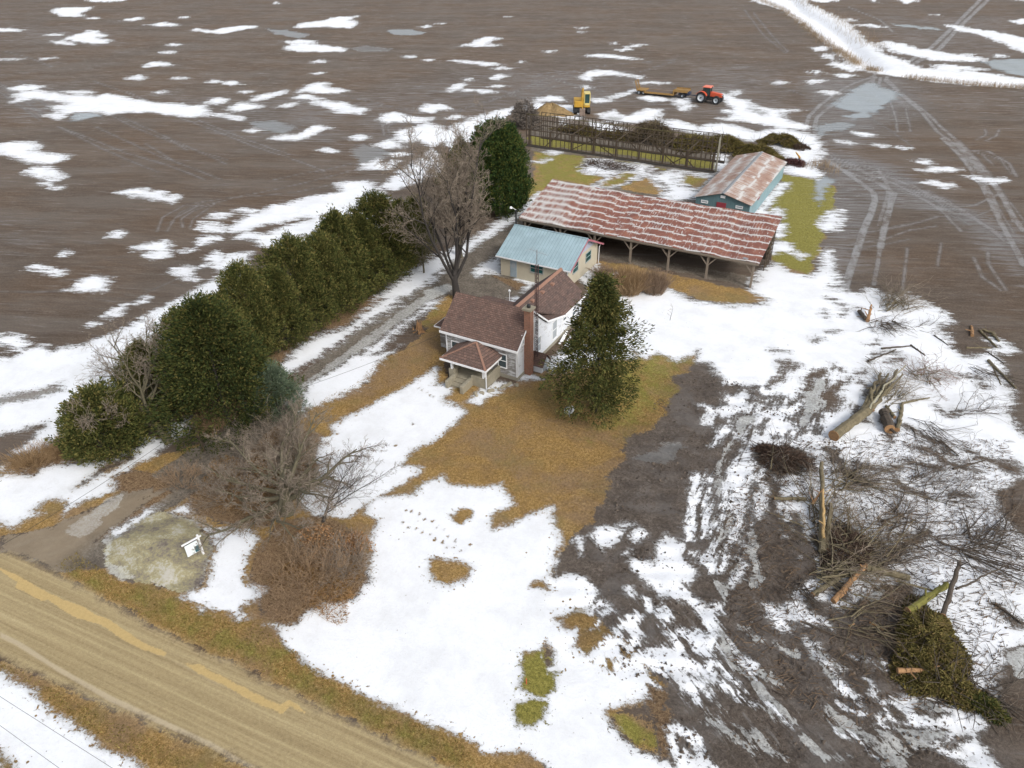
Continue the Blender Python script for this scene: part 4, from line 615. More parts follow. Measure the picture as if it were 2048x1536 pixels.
def mat_brick():
    n = NT('red_brick'); p = n.obj(); br = n.node('ShaderNodeTexBrick'); sp = n.node('ShaderNodeSeparateXYZ'); n.lk(p, sp.inputs[0]); cb = n.node('ShaderNodeCombineXYZ')
    n.lk(n.math('ADD', sp.outputs[0], sp.outputs[1]), cb.inputs[0]); n.lk(sp.outputs[2], cb.inputs[1]); n.lk(cb.outputs[0], br.inputs[0])
    br.inputs['Scale'].default_value = 1; br.inputs['Brick Width'].default_value = .22; br.inputs['Row Height'].default_value = .08; br.inputs['Mortar Size'].default_value = .01
    br.inputs['Color1'].default_value = (.27, .09, .045, 1); br.inputs['Color2'].default_value = (.19, .065, .035, 1); br.inputs['Mortar'].default_value = (.3, .25, .2, 1)
    return n.fin(n.mix(n.ramp(n.noise(p, 2.5, 4), .5, .75, 0, .5), br.outputs[0], (.14, .07, .05)), .9)
M_side_f = mat_siding('worn_siding_shaded', (.55, .56, .57), (.2, .185, .17), .46); M_side_r = mat_siding('white_siding_lit', (.66, .69, .73), (.33, .32, .3), .58)  # duller front, brighter right side: light from the right in the tones, besides peeling
M_trim = plain('white_trim', (.75, .76, .77), .6, 0, .06); M_found = plain('foundation_stone', (.27, .25, .2), .9, 0, .3, 4)
M_sh = mat_shingle('brown_shingles', (.1, .052, .04), (.175, .1, .076), (.055, .033, .028), 'x'); M_sh2 = mat_shingle('dark_shingles', (.075, .04, .034), (.15, .09, .072), (.035, .024, .024), 'y')
M_cap = plain('ridge_shingles', (.25, .14, .1), .9, 0, .2, 6); M_glass = plain('window_glass', (.05, .07, .08), .15, 0, .2, 2); M_dark = plain('dark_opening', (.012, .012, .014), .9)
M_brick = mat_brick(); M_conc = plain('old_concrete', (.26, .235, .175), .95, 0, .35, 3, .02); M_flue = plain('black_metal', (.02, .02, .022), .5); M_screen = plain('grey_screen', (.3, .33, .35), .6, 0, .1)
M_blueroof = mat_ribbed('pale_blue_metal', (.3, .41, .455), .4, 'x', .4, .85); M_block = plain('cream_block', (.44, .40, .31), .9, 0, .12, 1.2); M_gable = plain('faded_gable_boards', (.36, .38, .46), .8, 0, .2, 3); M_pinktrim = plain('faded_red_trim', (.36, .13, .16), .7)
M_rust = mat_rust('rusty_sheets', 'x', 1.28, .50, [(.3, (.12, .048, .036)), (.5, (.2, .08, .058)), (.7, (.29, .125, .075))], 1.)
M_rust2 = mat_rust('rusty_sheets_pale', 'y', 2.1, .43, [(.3, (.2, .11, .08)), (.5, (.3, .19, .145)), (.7, (.4, .29, .23))], 0.)
M_wood = plain('grey_timber', (.2, .165, .13), .9, 0, .35, 4); M_wood2 = plain('weathered_frame_timber', (.06, .043, .028), .9, 0, .45, 2.); M_mossy = plain('mossy_timber', (.1, .085, .035), .9, 0, .4, 2.); M_plank = plain('grey_planks', (.2, .19, .15), .9, 0, .3, 5)
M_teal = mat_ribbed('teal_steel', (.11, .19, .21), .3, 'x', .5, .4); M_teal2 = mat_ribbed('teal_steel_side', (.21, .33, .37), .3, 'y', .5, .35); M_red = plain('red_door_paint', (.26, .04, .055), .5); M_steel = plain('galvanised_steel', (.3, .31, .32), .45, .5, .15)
# ------------------------------------------------------------ FARMHOUSE
hx0, hx1, hy0 = -35.7, -28.0, 50.06
house = thing('farmhouse', 'weathered white clapboard farmhouse with brown shingle roofs and hipped front porch', 'house', (hx0, hy0, 0))
def HP(o):                                            # parent keeping world place
    o.parent = house; o.location = (-hx0, -hy0, 0); return o
def sub(par, o): o.parent = par; return o
pr = [(50.06, .3), (59.4, .3), (59.4, 2.3), (55.6, 3.46), (52.88, 5.82), (50.06, 3.42)]
HP(MB().prism(pr, 'x', hx0, hx1).build('wall', M_side_f)); 
# right gable wall paler than the front: side light put into its colour
HP(MB().prism([(a, b) for a, b in pr], 'x', hx1-.02, hx1+.03).build('gable_wall', M_side_r))
e = HP(MB().prism([(-33.2, .3), (-28.0, .3), (-28.0, 2.36), (-30.7, 4.66), (-33.2, 2.4)], 'y', 59.35, 64.1).build('rear_wing_wall', M_side_r))
HP(MB().box(hx0-.05, hx1+.07, 50.0, 59.3, -.3, .32).box(-33.25, -27.93, 59.3, 64.15, -.3, .34).build('foundation', M_found))
r1 = MB()
def roof_strip(x0, x1, pts, t=.16):                   # pts (y,z) from eave to eave over the ridge
    for a, b in zip(pts[:-1], pts[1:]): r1.slab([(x0, a[0], a[1]), (x1, a[0], a[1]), (x1, b[0], b[1]), (x0, b[0], b[1])], t)
roof_strip(-36.15, -27.78, [(49.72, 3.32), (52.88, 6.0), (55.8, 3.6)])
rf = HP(r1.build('roof', M_sh, bevel=0)); r1 = MB(); roof_strip(-36.9, -27.78, [(55.7, 3.62), (59.65, 2.42)]); HP(r1.build('rear_roof', M_sh))
r1 = MB()
for a, b in (((-30.7, 4.88), (-27.75, 2.42)), ((-30.7, 4.88), (-33.5, 2.5))):
    q = [(a[0], 54.1, a[1]), (b[0], 59.55, b[1]), (b[0], 64.5, b[1]), (a[0], 64.5, a[1])]
    r1.slab(q if b[0] > a[0] else q[::-1], .14)
HP(r1.build('wing_roof', M_sh2))
cp = MB(); cp.prism([(-30.95, 4.75), (-30.7, 4.95), (-30.45, 4.75)], 'y', 54.3, 64.55)
HP(cp.build('ridge_cap', M_cap))
for yy, xx in ((57.2, -30.2), (59.3, -30.2), (61.4, -30.15)): HP(MB().box(xx-.2, xx+.2, yy-.22, yy+.22, 4.35, 4.62).build('roof_vent', M_cap, bevel=.04))
tb = MB().box(-36.17, -27.76, 49.66, 49.72, 3.12, 3.34)           # fascia and rake boards
for y0, z0, y1, z1 in ((49.72, 3.32, 52.88, 6.), (52.88, 6., 55.8, 3.6), (55.8, 3.58, 59.65, 2.4)):
    tb.prism([(y0, z0-.2), (y1, z1-.2), (y1, z1+.005), (y0, z0+.005)], 'x', -27.775, -27.72)
tb.box(-33.55, -27.74, 64.5, 64.54, 2.3, 2.5).box(-27.76, -27.72, 59.7, 64.5, 2.24, 2.44)
for x, y in ((hx1-.1, hy0-.03), (hx0-.02, hy0-.03)): tb.box(x, x+.14, y, y+.12, .3, 3.3)
tb.box(hx1+.0, hx1+.05, hy0-.03, hy0+.15, .3, 3.3).box(hx1+.0, hx1+.05, 59.3, 59.42, .3, 2.3)
HP(tb.build('trim_boards', M_trim))
def window_x(xp, y0, y1, z0, z1, glass=M_glass, par=HP, out=1, frame=M_trim):     # window on a wall facing +x
    f = MB().box(xp, xp+.06*out, y0-.09, y0, z0-.09, z1+.09).box(xp, xp+.06*out, y1, y1+.09, z0-.09, z1+.09).box(xp, xp+.06*out, y0, y1, z1, z1+.09).box(xp, xp+.09*out, y0, y1, z0-.09, z0).box(xp, xp+.045*out, y0, y1, (z0+z1)/2-.03, (z0+z1)/2+.03)
    w_ = par(f.build('window', frame)); g = MB().box(xp, xp+.02, y0, y1, z0, z1).build('pane', glass); g.parent = w_; return w_
def window_y(yp, x0, x1, z0, z1, glass=M_glass, par=HP, frame=M_trim, mid=True):   # on a wall facing -y
    f = MB().box(x0-.09, x0, yp-.06, yp, z0-.09, z1+.09).box(x1, x1+.09, yp-.06, yp, z0-.09, z1+.09).box(x0, x1, yp-.06, yp, z1, z1+.09).box(x0, x1, yp-.09, yp, z0-.09, z0)
    if mid: f.box(x0, x1, yp-.045, yp, (z0+z1)/2-.03, (z0+z1)/2+.03)
    w_ = par(f.build('window', frame)); g = MB().box(x0, x1, yp-.02, yp, z0, z1).build('pane', glass); g.parent = w_; return w_
window_x(hx1+.03, 50.98, 51.32, 3.3, 4.3, M_screen); window_x(hx1+.03, 53.3, 54.0, 3.15, 4.55, M_screen); window_x(hx1+.03, 53.75, 54.6, .95, 2.5, M_screen)
window_x(hx1+.03, 57.2, 58.1, .7, 2.6, M_screen); window_x(hx1+.0, 59.65, 60.35, 1.6, 2.2); window_x(hx1, 61.8, 62.6, 1.1, 2.1)
window_y(hy0, -29.92, -29.12, 1.05, 2.4); window_y(hy0, -35.05, -34.3, 1.05, 2.3)
d_ = HP(MB().box(-32.3, -31.3, hy0-.05, hy0, .5, 2.5).build('front_door', M_dark)); sub(d_, MB().box(-32.4, -32.3, hy0-.07, hy0, .5, 2.6).box(-31.3, -31.2, hy0-.07, hy0, .5, 2.6).box(-32.3, -31.3, hy0-.07, hy0, 2.5, 2.6).build('door_frame', M_trim))
# side bay roof on the left
b_ = HP(MB().box(-37.7, -35.72, 51.9, 54.1, 0, 2.4).build('side_porch_wall', M_side_f))
sub(b_, MB().slab([(-38.1, 51.6, 2.42), (-35.72, 51.9, 3.2), (-35.72, 54.1, 3.2), (-38.1, 54.4, 2.42)], .1).slab([(-38.1, 51.6, 2.42), (-35.72, 51.6, 2.42), (-35.72, 51.9, 3.2)], .02).build('side_porch_roof', M_sh))
sub(b_, MB().box(-38.13, -38.1, 51.57, 54.43, 2.28, 2.44).box(-38.1, -35.72, 51.57, 51.6, 2.28, 2.44).build('side_porch_trim', M_trim))
# chimney
ch = HP(MB().box(-27.96, -27.32, 51.35, 52.0, -.2, 6.75).build('chimney', M_brick))
sub(ch, MB().box(-28.1, -27.18, 51.2, 52.15, 6.75, 6.93).build('chimney_cap', M_conc)); sub(ch, MB().ring((-27.64, 51.68, 6.9), 1, [(.0, .0), (.17, .0), (.17, .3), (.12, .34), (.0, .34)], 12, 'z').build('chimney_pot', M_flue, smooth=True))
# cellar entry by the chimney
c_ = HP(MB().prism([(52.2, 0), (53.6, 0), (53.6, .85), (52.95, 1.6), (52.2, .85)], 'x', hx1+.03, -26.55).build('cellar_entry', M_side_r))
sub(c_, MB().slab([(hx1+.03, 52.02, .78), (-26.35, 52.02, .78), (-26.35, 52.92, 1.78), (hx1+.03, 52.92, 1.78)], .07).slab([(hx1+.03, 52.92, 1.78), (-26.35, 52.92, 1.78), (-26.35, 53.8, .78), (hx1+.03, 53.8, .78)], .07).build('cellar_roof', M_sh))
sub(c_, MB().box(-26.55, -26.52, 52.5, 53.3, .05, 1.1).build('cellar_door', M_screen))
# porch
po = HP(MB().slab([(-34.5, 47.2, 2.12), (-29.62, 47.2, 2.12), (-31.95, 49.5, 3.3)], .05).slab([(-29.62, 47.2, 2.12), (-29.5, 50.03, 2.32), (-31.7, 50.03, 3.3), (-31.95, 49.5, 3.3)], .05).slab([(-34.5, 47.2, 2.12), (-31.95, 49.5, 3.3), (-32.2, 50.03, 3.3), (-34.5, 50.03, 2.2)], .05).slab([(-31.95, 49.5, 3.3), (-31.7, 50.03, 3.3), (-32.2, 50.03, 3.3)], .05).build('porch_roof', M_sh))
sub(po, MB().beam((-29.62, 47.2, 2.14), (-31.95, 49.5, 3.32), .2, .04).beam((-34.5, 47.2, 2.14), (-31.95, 49.5, 3.32), .2, .04).build('hip_cap', M_cap))
sub(po, MB().box(-34.52, -29.6, 47.14, 47.2, 1.94, 2.12).box(-29.62, -29.56, 47.2, 50.0, 1.96, 2.14).box(-34.53, -34.47, 47.2, 50.0, 1.94, 2.12).box(-34.2, -29.9, 47.5, 49.9, 1.98, 2.02).build('porch_trim', M_trim))
HP(MB().box(-33.7, -29.75, 47.45, 50.03, 0, .42).build('porch_floor', M_conc))
HP(MB().box(-29.95, -29.73, 47.45, 50.0, 0, 1.15).box(-31.35, -29.73, 47.4, 47.62, 0, 1.05).build('porch_parapet', M_conc, bevel=.015)); HP(MB().box(-33.75, -33.15, 47.38, 47.95, 0, 1.12).box(-33.75, -33.55, 47.9, 50, 0, 1.1).build('porch_parapet', M_conc, bevel=.015))
for x in (-33.45, -30.05): HP(MB().box(x-.1, x+.1, 47.45, 47.65, 1., 2.0).build('porch_post', M_trim))
HP(MB().box(-29.72, -29.64, 47.3, 47.38, 0, 2.0).build('downpipe', M_trim))
HP(MB().box(-33.2, -32.9, 45.9, 47.4, 0, .75).build('stair_wing', M_conc, bevel=.02)); HP(MB().box(-31.5, -31.15, 45.7, 47.4, 0, .8).build('stair_wing', M_conc, bevel=.02))
HP(MB().box(-32.9, -31.5, 46.9, 47.45, 0, .3).box(-32.9, -31.5, 46.4, 46.9, 0, .16).build('front_steps', M_conc))
# planter urn, rocks on the right side of porch
# ------------------------------------------------------------ ANTENNA TOWER
tw = thing('antenna_tower', 'tall rusty three-legged lattice mast with a television aerial beside the brick chimney', 'antenna tower', (-27.35, 52.6, 0))
M_mast = plain('rusty_mast', (.06, .03, .028), .7)
ml = MB(); pts3 = [(.16*math.cos(a), .16*math.sin(a)) for a in (0, 2.094, 4.189)]
for i in range(3): MB().tube((*pts3[i], 0), (*pts3[i], 10.8), .035, n=5).build('mast_leg', M_mast, tw)
for k in range(27):
    z0 = k*.4
    for i in range(3): a, b = pts3[i], pts3[(i+1) % 3]; ml.tube((*a, z0), (*b, z0+.4), .017, n=3, cap=False)
ml.build('lattice', M_mast, tw); an = MB().tube((0, 0, 10.6), (0, 0, 12.1), .035, n=5)
an.tube((-.9, .3, 11.9), (1.2, -.4, 12.0), .015, n=4)
for i in range(8):
    t = i/7; c = Vector((-.9, .3, 11.9)).lerp(Vector((1.2, -.4, 12.)), t); l = .5-.3*t; an.tube(c+Vector((.3*l, l, 0)), c-Vector((.3*l, l, 0)), .01, n=3)
an.build('aerial', M_steel, tw)
# ------------------------------------------------------------ GARAGE
gx0, gx1, gy0, gy1 = -40.75, -32.1, 69.2, 77.55
gar = thing('garage', 'cream block garage with pale blue ribbed metal roof behind the farmhouse', 'garage', (gx0, gy0, 0))
def GP(o): o.parent = gar; o.location = (-gx0, -gy0, 0); return o
gp_ = [(gy0, 0), (gy1, 0), (gy1, 2.55), (73.38, 4.5), (gy0, 2.55)]
GP(MB().prism(gp_, 'x', gx0, gx1).build('wall', M_block)); GP(MB().prism([(70.1, 2.95), (76.7, 2.95), (73.38, 4.5)], 'x', gx1-.02, gx1+.03).build('gable_boards', M_gable))
GP(MB().slab([(-41.2, 68.85, 2.5), (-31.55, 68.85, 2.5), (-31.55, 73.38, 4.72), (-41.2, 73.38, 4.72)], .07).slab([(-41.2, 73.38, 4.72), (-31.55, 73.38, 4.72), (-31.55, 78.0, 2.5), (-41.2, 78.0, 2.5)], .07).build('roof', M_blueroof))
GP(MB().box(-41.2, -31.55, 73.28, 73.48, 4.7, 4.77).build('ridge_cap', M_blueroof))
GP(MB().box(-41.22, -31.53, 68.79, 68.85, 2.36, 2.5).build('eaves_gutter', M_trim)); 
t_ = MB()
for a, b in (((68.85, 2.5), (73.38, 4.72)), ((73.38, 4.72), (78.0, 2.5))): t_.prism([(a[0], a[1]-.22), (b[0], b[1]-.22), (b[0], b[1]-.0), (a[0], a[1]-.0)], 'x', -31.54, -31.5)
GP(t_.build('bargeboard', M_pinktrim)); GP(MB().tube((-31.9, 78.0, 2.4), (-31.95, 77.7, 2.0), .05).tube((-31.95, 77.7, 2.0), (-31.95, 77.7, 0), .05).build('downpipe', M_trim)); GP(MB().tube((-32.0, 69.0, 2.35), (-32.0, 69.1, 0), .05).build('downpipe', M_trim))
d_ = GP(MB().box(-39.45, -38.6, gy0-.05, gy0, .1, 2.15).build('door', plain('grey_door', (.27, .33, .37), .6))); sub(d_, MB().box(-39.28, -38.78, gy0-.07, gy0-.05, 1.3, 1.9).build('door_pane', M_screen))
M_greenglass = plain('dark_green_glass', (.01, .07, .07), .15)
M_gfr = plain('grey_window_frame', (.3, .32, .31), .7); window_y(gy0, -36.75, -35.2, 1.3, 2.28, M_greenglass, GP, M_gfr); window_x(gx1+.0, 70.65, 71.95, 1.4, 2.45, M_greenglass, GP, 1, M_gfr); window_x(gx1+.0, 74.1, 75.5, 1.4, 2.45, M_greenglass, GP, 1, M_gfr)
GP(MB().tube((-40.95, 73.5, 2.2), (-41.05, 73.5, 6.45), .1, n=10).build('flue_pipe', M_flue, smooth=False))
GP(MB().tube((-41.05, 73.5, 6.5), (-41.7, 73.6, 6.7), .03, n=5).ring((-41.75, 73.6, 6.55), 1, [(0, .22), (.14, .18), (.2, 0), (0, -.02)], 10, 'z').build('yard_light', M_trim))
# ------------------------------------------------------------ OPEN MACHINE SHED
sx0, sx1, sy0, sy1 = -43.35, -13.75, 79.35, 88.1
shed = thing('machine_shed', 'long open-fronted pole shed with rusty red sheet roof', 'shed', (sx0, sy0, 0))
def SP(o): o.parent = shed; o.location = (-sx0, -sy0, 0); return o
nx, ny = 60, 14; V = []; 
def rz_(x, y):
    t = (y-79.0)/(88.5-79.0); return 3.22+(5.42-3.22)*t+.1*math.sin((x+43)*.42)*math.sin(math.pi*min(1, t))-.22*math.sin(math.pi*(x-sx0)/(sx1-sx0))*t*.7+.05*math.sin(x*1.3+2)
for j in range(ny+1):
    for i in range(nx+1):
        x = sx0-.35+(sx1-sx0+.7)*i/nx; y = 79.0+9.5*j/ny; V.append((x, y, rz_(x, y)))
F_ = [(j*(nx+1)+i, j*(nx+1)+i+1, (j+1)*(nx+1)+i+1, (j+1)*(nx+1)+i) for j in range(ny) for i in range(nx)]
n0 = len(V); V2 = V+[(a, b, c-.05) for a, b, c in V]; F2 = F_+[tuple(k+n0 for k in f[::-1]) for f in F_]
for i in range(nx): a, b = i, i+1; F2.append((a+n0, b+n0, b, a)); a, b = ny*(nx+1)+i, ny*(nx+1)+i+1; F2.append((a, b, b+n0, a+n0))
for j in range(ny): a, b = j*(nx+1), (j+1)*(nx+1); F2.append((a, b, b+n0, a+n0)); a, b = a+nx, b+nx; F2.append((a+n0, b+n0, b, a))
mb = MB().add(V2, F2); ro = SP(mb.build('roof', M_rust, fix=False))
SP(MB().box(-15.3, -14.75, 79.15, 79.7, 3.36, 3.39).build('roof_patch', M_steel))
SP(MB().box(sx0-.3, sx1+.3, 79.02, 79.1, 2.92, 3.14).box(sx0, sx1, 79.25, 79.42, 2.72, 2.92).build('front_beam', M_wood))
px_ = [-43.0, -38.0, -33.3, -28.55, -23.8, -19.15, -14.0]
for x in px_:
    p = SP(MB().box(x-.11, x+.11, 79.28, 79.5, 0, 2.75).build('post', M_wood))
    for s in (-1, 1):
        if sx0 < x+s*1.1 < sx1+.3: sub(p, MB().beam((x+s*.08, 79.35, 1.75), (x+s*.95, 79.35, 2.75), .1, .12).build('brace', M_wood))
for x in px_:
    SP(MB().box(x-.1, x+.1, 87.9, 88.1, 0, 5.1).build('rear_post', M_wood)); SP(MB().beam((x, 79.3, 2.95), (x, 88.1, 5.0), .1, .22).build('rafter', M_wood))
SP(MB().box(sx0, sx1-.2, 88.12, 88.2, 0, 5.05).build('rear_wall', plain('dark_boards', (.05, .042, .036), .95, 0, .4)))
SP(MB().prism([(79.5, 0), (88.1, 0), (88.1, 5.0), (79.5, 3.0)], 'x', sx0-.05, sx0+.03).build('end_wall', M_wood2))
lt = MB()
for k in range(7): z = .4+k*.62; lt.beam((sx1, 84.6, z), (sx1, 88.1, z), .05, .1)
for y in (84.6, 85.8, 87.0, 88.0): lt.box(sx1-.05, sx1+.05, y-.05, y+.05, 0, 3.0+(y-79)*.22)
lt.beam((sx1, 84.6, .2), (sx1, 88.1, 3.5), .06, .1); SP(lt.build('end_rails', M_wood2))
# ------------------------------------------------------------ BLUE BARN
bx0, bx1, by0, by1 = -26.85, -19.45, 99.3, 120.5
barn = thing('pole_barn', 'long low teal steel pole barn with rust streaked gable roof', 'barn', (bx0, by0, 0))
def BP(o): o.parent = barn; o.location = (-bx0, -by0, 0); return o
xm = -23.2
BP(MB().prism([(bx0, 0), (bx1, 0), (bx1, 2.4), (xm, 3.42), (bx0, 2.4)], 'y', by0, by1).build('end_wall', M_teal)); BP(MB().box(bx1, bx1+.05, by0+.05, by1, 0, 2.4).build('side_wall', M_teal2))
BP(MB().slab([(bx0-.25, by0-.3, 2.4), (xm, by0-.3, 3.52), (xm, by1+.3, 3.52), (bx0-.25, by1+.3, 2.4)], .06).slab([(xm, by0-.3, 3.52), (bx1+.3, by0-.3, 2.42), (bx1+.3, by1+.3, 2.42), (xm, by1+.3, 3.52)], .06).build('roof', M_rust2))
BP(MB().prism([(xm-.22, 3.46), (xm, 3.56), (xm+.22, 3.46)], 'y', by0-.32, by1+.32).build('ridge_cap', M_steel))
BP(MB().box(-23.9, -22.6, by0-.06, by0, 0, 2.1).build('red_door', M_red)); BP(MB().box(-23.5, -22.85, by0-.05, by0, 2.75, 3.1).build('gable_vent', M_trim))
for x in (-26.0, -21.2): window_y(by0, x, x+.8, 1.75, 1.95, M_screen, BP, mid=False)
BP(MB().box(bx1+.05, bx1+.12, 103.6, 104.7, 1.7, 2.15).build('side_hatch', M_red))
# ------------------------------------------------------------ STRIPPED BARN FRAME
fx0, fx1, fy0, fy1 = -63.6, -29.5, 118.2, 123.8
fr = thing('barn_frame', 'long bare timber skeleton of a stripped barn with no roof or boards', 'barn frame', (fx0, fy0, 0))
def FP(o): o.parent = fr; o.location = (-fx0, -fy0, 0); return o
random.seed(4); NS = 42
for side, (yy, hh) in enumerate(((fy0, 5.5), (fy1, 4.6))):
    for i in range(NS):
        x = fx0+(fx1-fx0)*i/(NS-1)+random.uniform(-.1, .1); h = hh*(1 if random.random() < .86 or side == 0 else random.uniform(.6, .9))
        if side == 0 and random.random() < .3: h = 2.9
        FP(MB().beam((x, yy, 0), (x+random.uniform(-.05, .05), yy+random.uniform(-.05, .05), h), .075, .1).build('stud', M_wood2))
for yy, zs_, wdt in ((fy0, (.3, 1.9, 2.9), .14), (fy1, (.3, 2.3, 3.2), .14)):
    for z in zs_: FP(MB().beam((fx0, yy-.09, z), (fx1, yy-.09, z), .1, wdt).build('girt', M_wood2))
FP(MB().beam((fx0, fy0, 5.5), (fx1, fy0, 5.5), .09, .09).build('top_plate', M_mossy)); FP(MB().beam((fx0, fy1, 4.6), (fx1, fy1, 4.6), .09, .09).build('top_plate', M_wood2))
for x0, x1, yy, zz in ((-55, -50, fy0, 3.), (-47, -52, fy0, 3.), (-36, -40, fy0, 3.), (-37, -30, fy0, 4.9), (-33, -36, fy0, 3), (-60, -57, fy0, 3.), (-45, -50, fy1, 4.4), (-38, -34, fy1, 4.4)): FP(MB().beam((x0, yy+.1, .3), (x1, yy+.1, zz), .1, .14).build('wind_brace', M_wood2))
for i in range(9):
    x = fx0+.5+(fx1-fx0-1)*i/8; FP(MB().beam((x, fy0, 2.95), (x, fy1, 3.1), .12, .16).build('tie_beam', M_wood2))
    FP(MB().box(x-.14, x+.14, fy0-.16, fy0+.12, 0, 3.).build('main_post', M_wood2))
for i in range(10):
    x = fx0+1+(17.5*i/9); FP(MB().beam((x, fy1, 4.55), (x+.2, fy1-1.9, 2.9 if i % 3 else 4.), .07, .1).build('knee_brace', M_wood2))
for i in range(8):
    x = -50.5+1.05*i; FP(MB().beam((x, fy1, 4.5), (x-1.2, fy1-.5, 3.3), .07, .1).build('knee_brace', M_wood2))
ep = MB()
for i in range(6): ep.box(fx1+.05, fx1+.1, fy0-.15+i*.17, fy0+i*.17, 0, 5.6-.05*(i % 2))
FP(ep.build('end_planks', M_plank)); FP(MB().box(fx0, fx1, fy0-.3, fy0+.2, -.1, .22).box(fx0, fx1, fy1-.2, fy1+.2, -.1, .2).build('sill_wall', plain('dark_stone', (.05, .045, .04), .95, 0, .5, 2.)))
# ------------------------------------------------------------ VEHICLES
M_org = plain('orange_paint', (.55, .09, .04), .45, 0, .15); M_orgroof = plain('pale_orange', (.72, .2, .13), .5, 0, .06); M_tyre = plain('tyre_rubber', (.022, .023, .025), .85, 0, .2); M_rim = plain('pale_rim', (.5, .54, .58), .5, 0, .08)  # cab roof takes a paler tone of the orange
M_blk = plain('black_chassis', (.02, .022, .025), .6); M_cabg = plain('cab_glass', (.025, .06, .06), .12, 0, .2); M_yel = plain('machine_yellow', (.5, .29, .035), .6, 0, .3, 2.5); M_yel2 = plain('worn_trailer_yellow', (.27, .16, .05), .8, 0, .5, 3.); M_yelp = plain('pale_yellow_cab', (.62, .52, .2), .5, 0, .1)
M_deck = plain('muddy_deck', (.12, .09, .07), .9, 0, .35, 3); M_navy = plain('navy_dolly', (.03, .04, .08), .6, 0, .2)
def wheel(par, x, y, r, w_, rim=.6, s=-1):
    """axis along y; s = which side shows the dish"""
    t = MB().ring((x, y, r), 1, [(r*rim, -w_/2), (r*.92, -w_/2), (r, -w_*.36), (r, w_*.36), (r*.92, w_/2), (r*rim, w_/2)], 28)
    for k in range(22):
        a = 2*math.pi*k/22
        for q in (-1, 1):
            c = Vector((x+math.cos(a)*r*1.0, y+q*w_*.22, r+math.sin(a)*r*1.0)); t.beam(c+Vector((0, -w_*.22, 0)), c+Vector((math.cos(a+.3*q)*.05, w_*.22, math.sin(a)*.02)), .05, .06)
    o = t.build('wheel', M_tyre, par)
    MB().ring((x, y, r), 1, [(0, s*w_*.2), (r*.16, s*w_*.2), (r*.2, s*w_*.12), (r*.5, s*w_*.12), (r*rim, s*w_*.42), (r*(rim+.06), s*w_*.5)], 24).build('rim', M_rim, o, smooth=False)
    MB().ring((x, y, r), 1, [(0, s*w_*.34), (r*.13, s*w_*.34), (r*.13, s*w_*.1)], 12).build('hub', M_blk, o); return o
def tractor():
    g = gp(1402, 206); g2 = gp(1432, 210); a = math.atan2(g2[1]-g[1], g2[0]-g[0])
    t = thing('tractor', 'orange farm tractor with cab and pale rims standing in the muddy field', 'tractor', (g[0]-.1, g[1]+1.3, 0), -.02)
    for y in (-1.15, 1.15): wheel(t, 0, y, 1.0, .62, .62, -1 if y < 0 else 1)
    for y in (-1.05, 1.05): wheel(t, 2.95, y, .74, .5, .58, -1 if y < 0 else 1)
    MB().box(-.4, 3.5, -.32, .32, .65, 1.15).box(-.1, .1, -1, 1, .85, 1.1).box(2.85, 3.05, -.9, .9, .6, .8).box(.9, 1.9, -.75, .75, .55, 1.0).box(3.5, 3.95, -.45, .45, .5, 1.15).build('chassis', M_blk, t, bevel=.03)
    h = MB().prism([(1.45, 1.15), (3.75, 1.1), (3.85, 1.35), (3.7, 1.72), (1.45, 2.05)], 'y', -.42, .42); h.build('hood', M_org, t, bevel=.06)
    MB().box(3.86, 3.9, -.3, .3, 1.1, 1.55).build('grille', M_blk, t)
    c = MB()
    for x, y, x2 in ((.05, -.72, .15), (.05, .72, .15), (1.45, -.66, 1.35), (1.45, .66, 1.35), (.75, -.72, .75), (.75, .72, .75)): c.beam((x, y, 1.3), (x2, y*.96, 2.75), .09, .09)
    c.box(0, 1.5, -.7, .7, 1.15, 1.5).build('cab_frame', M_blk, t)
    MB().prism([(.08, 1.5), (1.42, 1.5), (1.34, 2.72), (.17, 2.72)], 'y', -.66, .66).build('cab_glazing', M_cabg, t)
    MB().prism([(-.12, 2.72), (1.6, 2.72), (1.5, 2.93), (0, 2.93)], 'y', -.82, .82).build('cab_roof', M_orgroof, t, bevel=.06)
    for s in (-1, 1):
        f = MB(); n = 9
        for k in range(n-1):
            a0, a1 = R(150-k*16), R(150-(k+1)*16); r0 = 1.13
            f.slab([(r0*math.cos(a1), s*1.15-.36, 1+r0*math.sin(a1)), (r0*math.cos(a1), s*1.15+.36, 1+r0*math.sin(a1)), (r0*math.cos(a0), s*1.15+.36, 1+r0*math.sin(a0)), (r0*math.cos(a0), s*1.15-.36, 1+r0*math.sin(a0))][::-1], .05)
        f.build('fender', M_org, t)
    MB().tube((1.7, -.35, 2.0), (1.7, -.35, 3.0), .05, n=8).build('exhaust', M_blk, t)
    t.scale = (1.1, 1.1, 1.12)
    for s in (-1, 1): MB().box(3.7, 3.87, s*.3-.1, s*.3+.1, 1.5, 1.62).build('headlight', M_rim, t)
    return t
tractor()
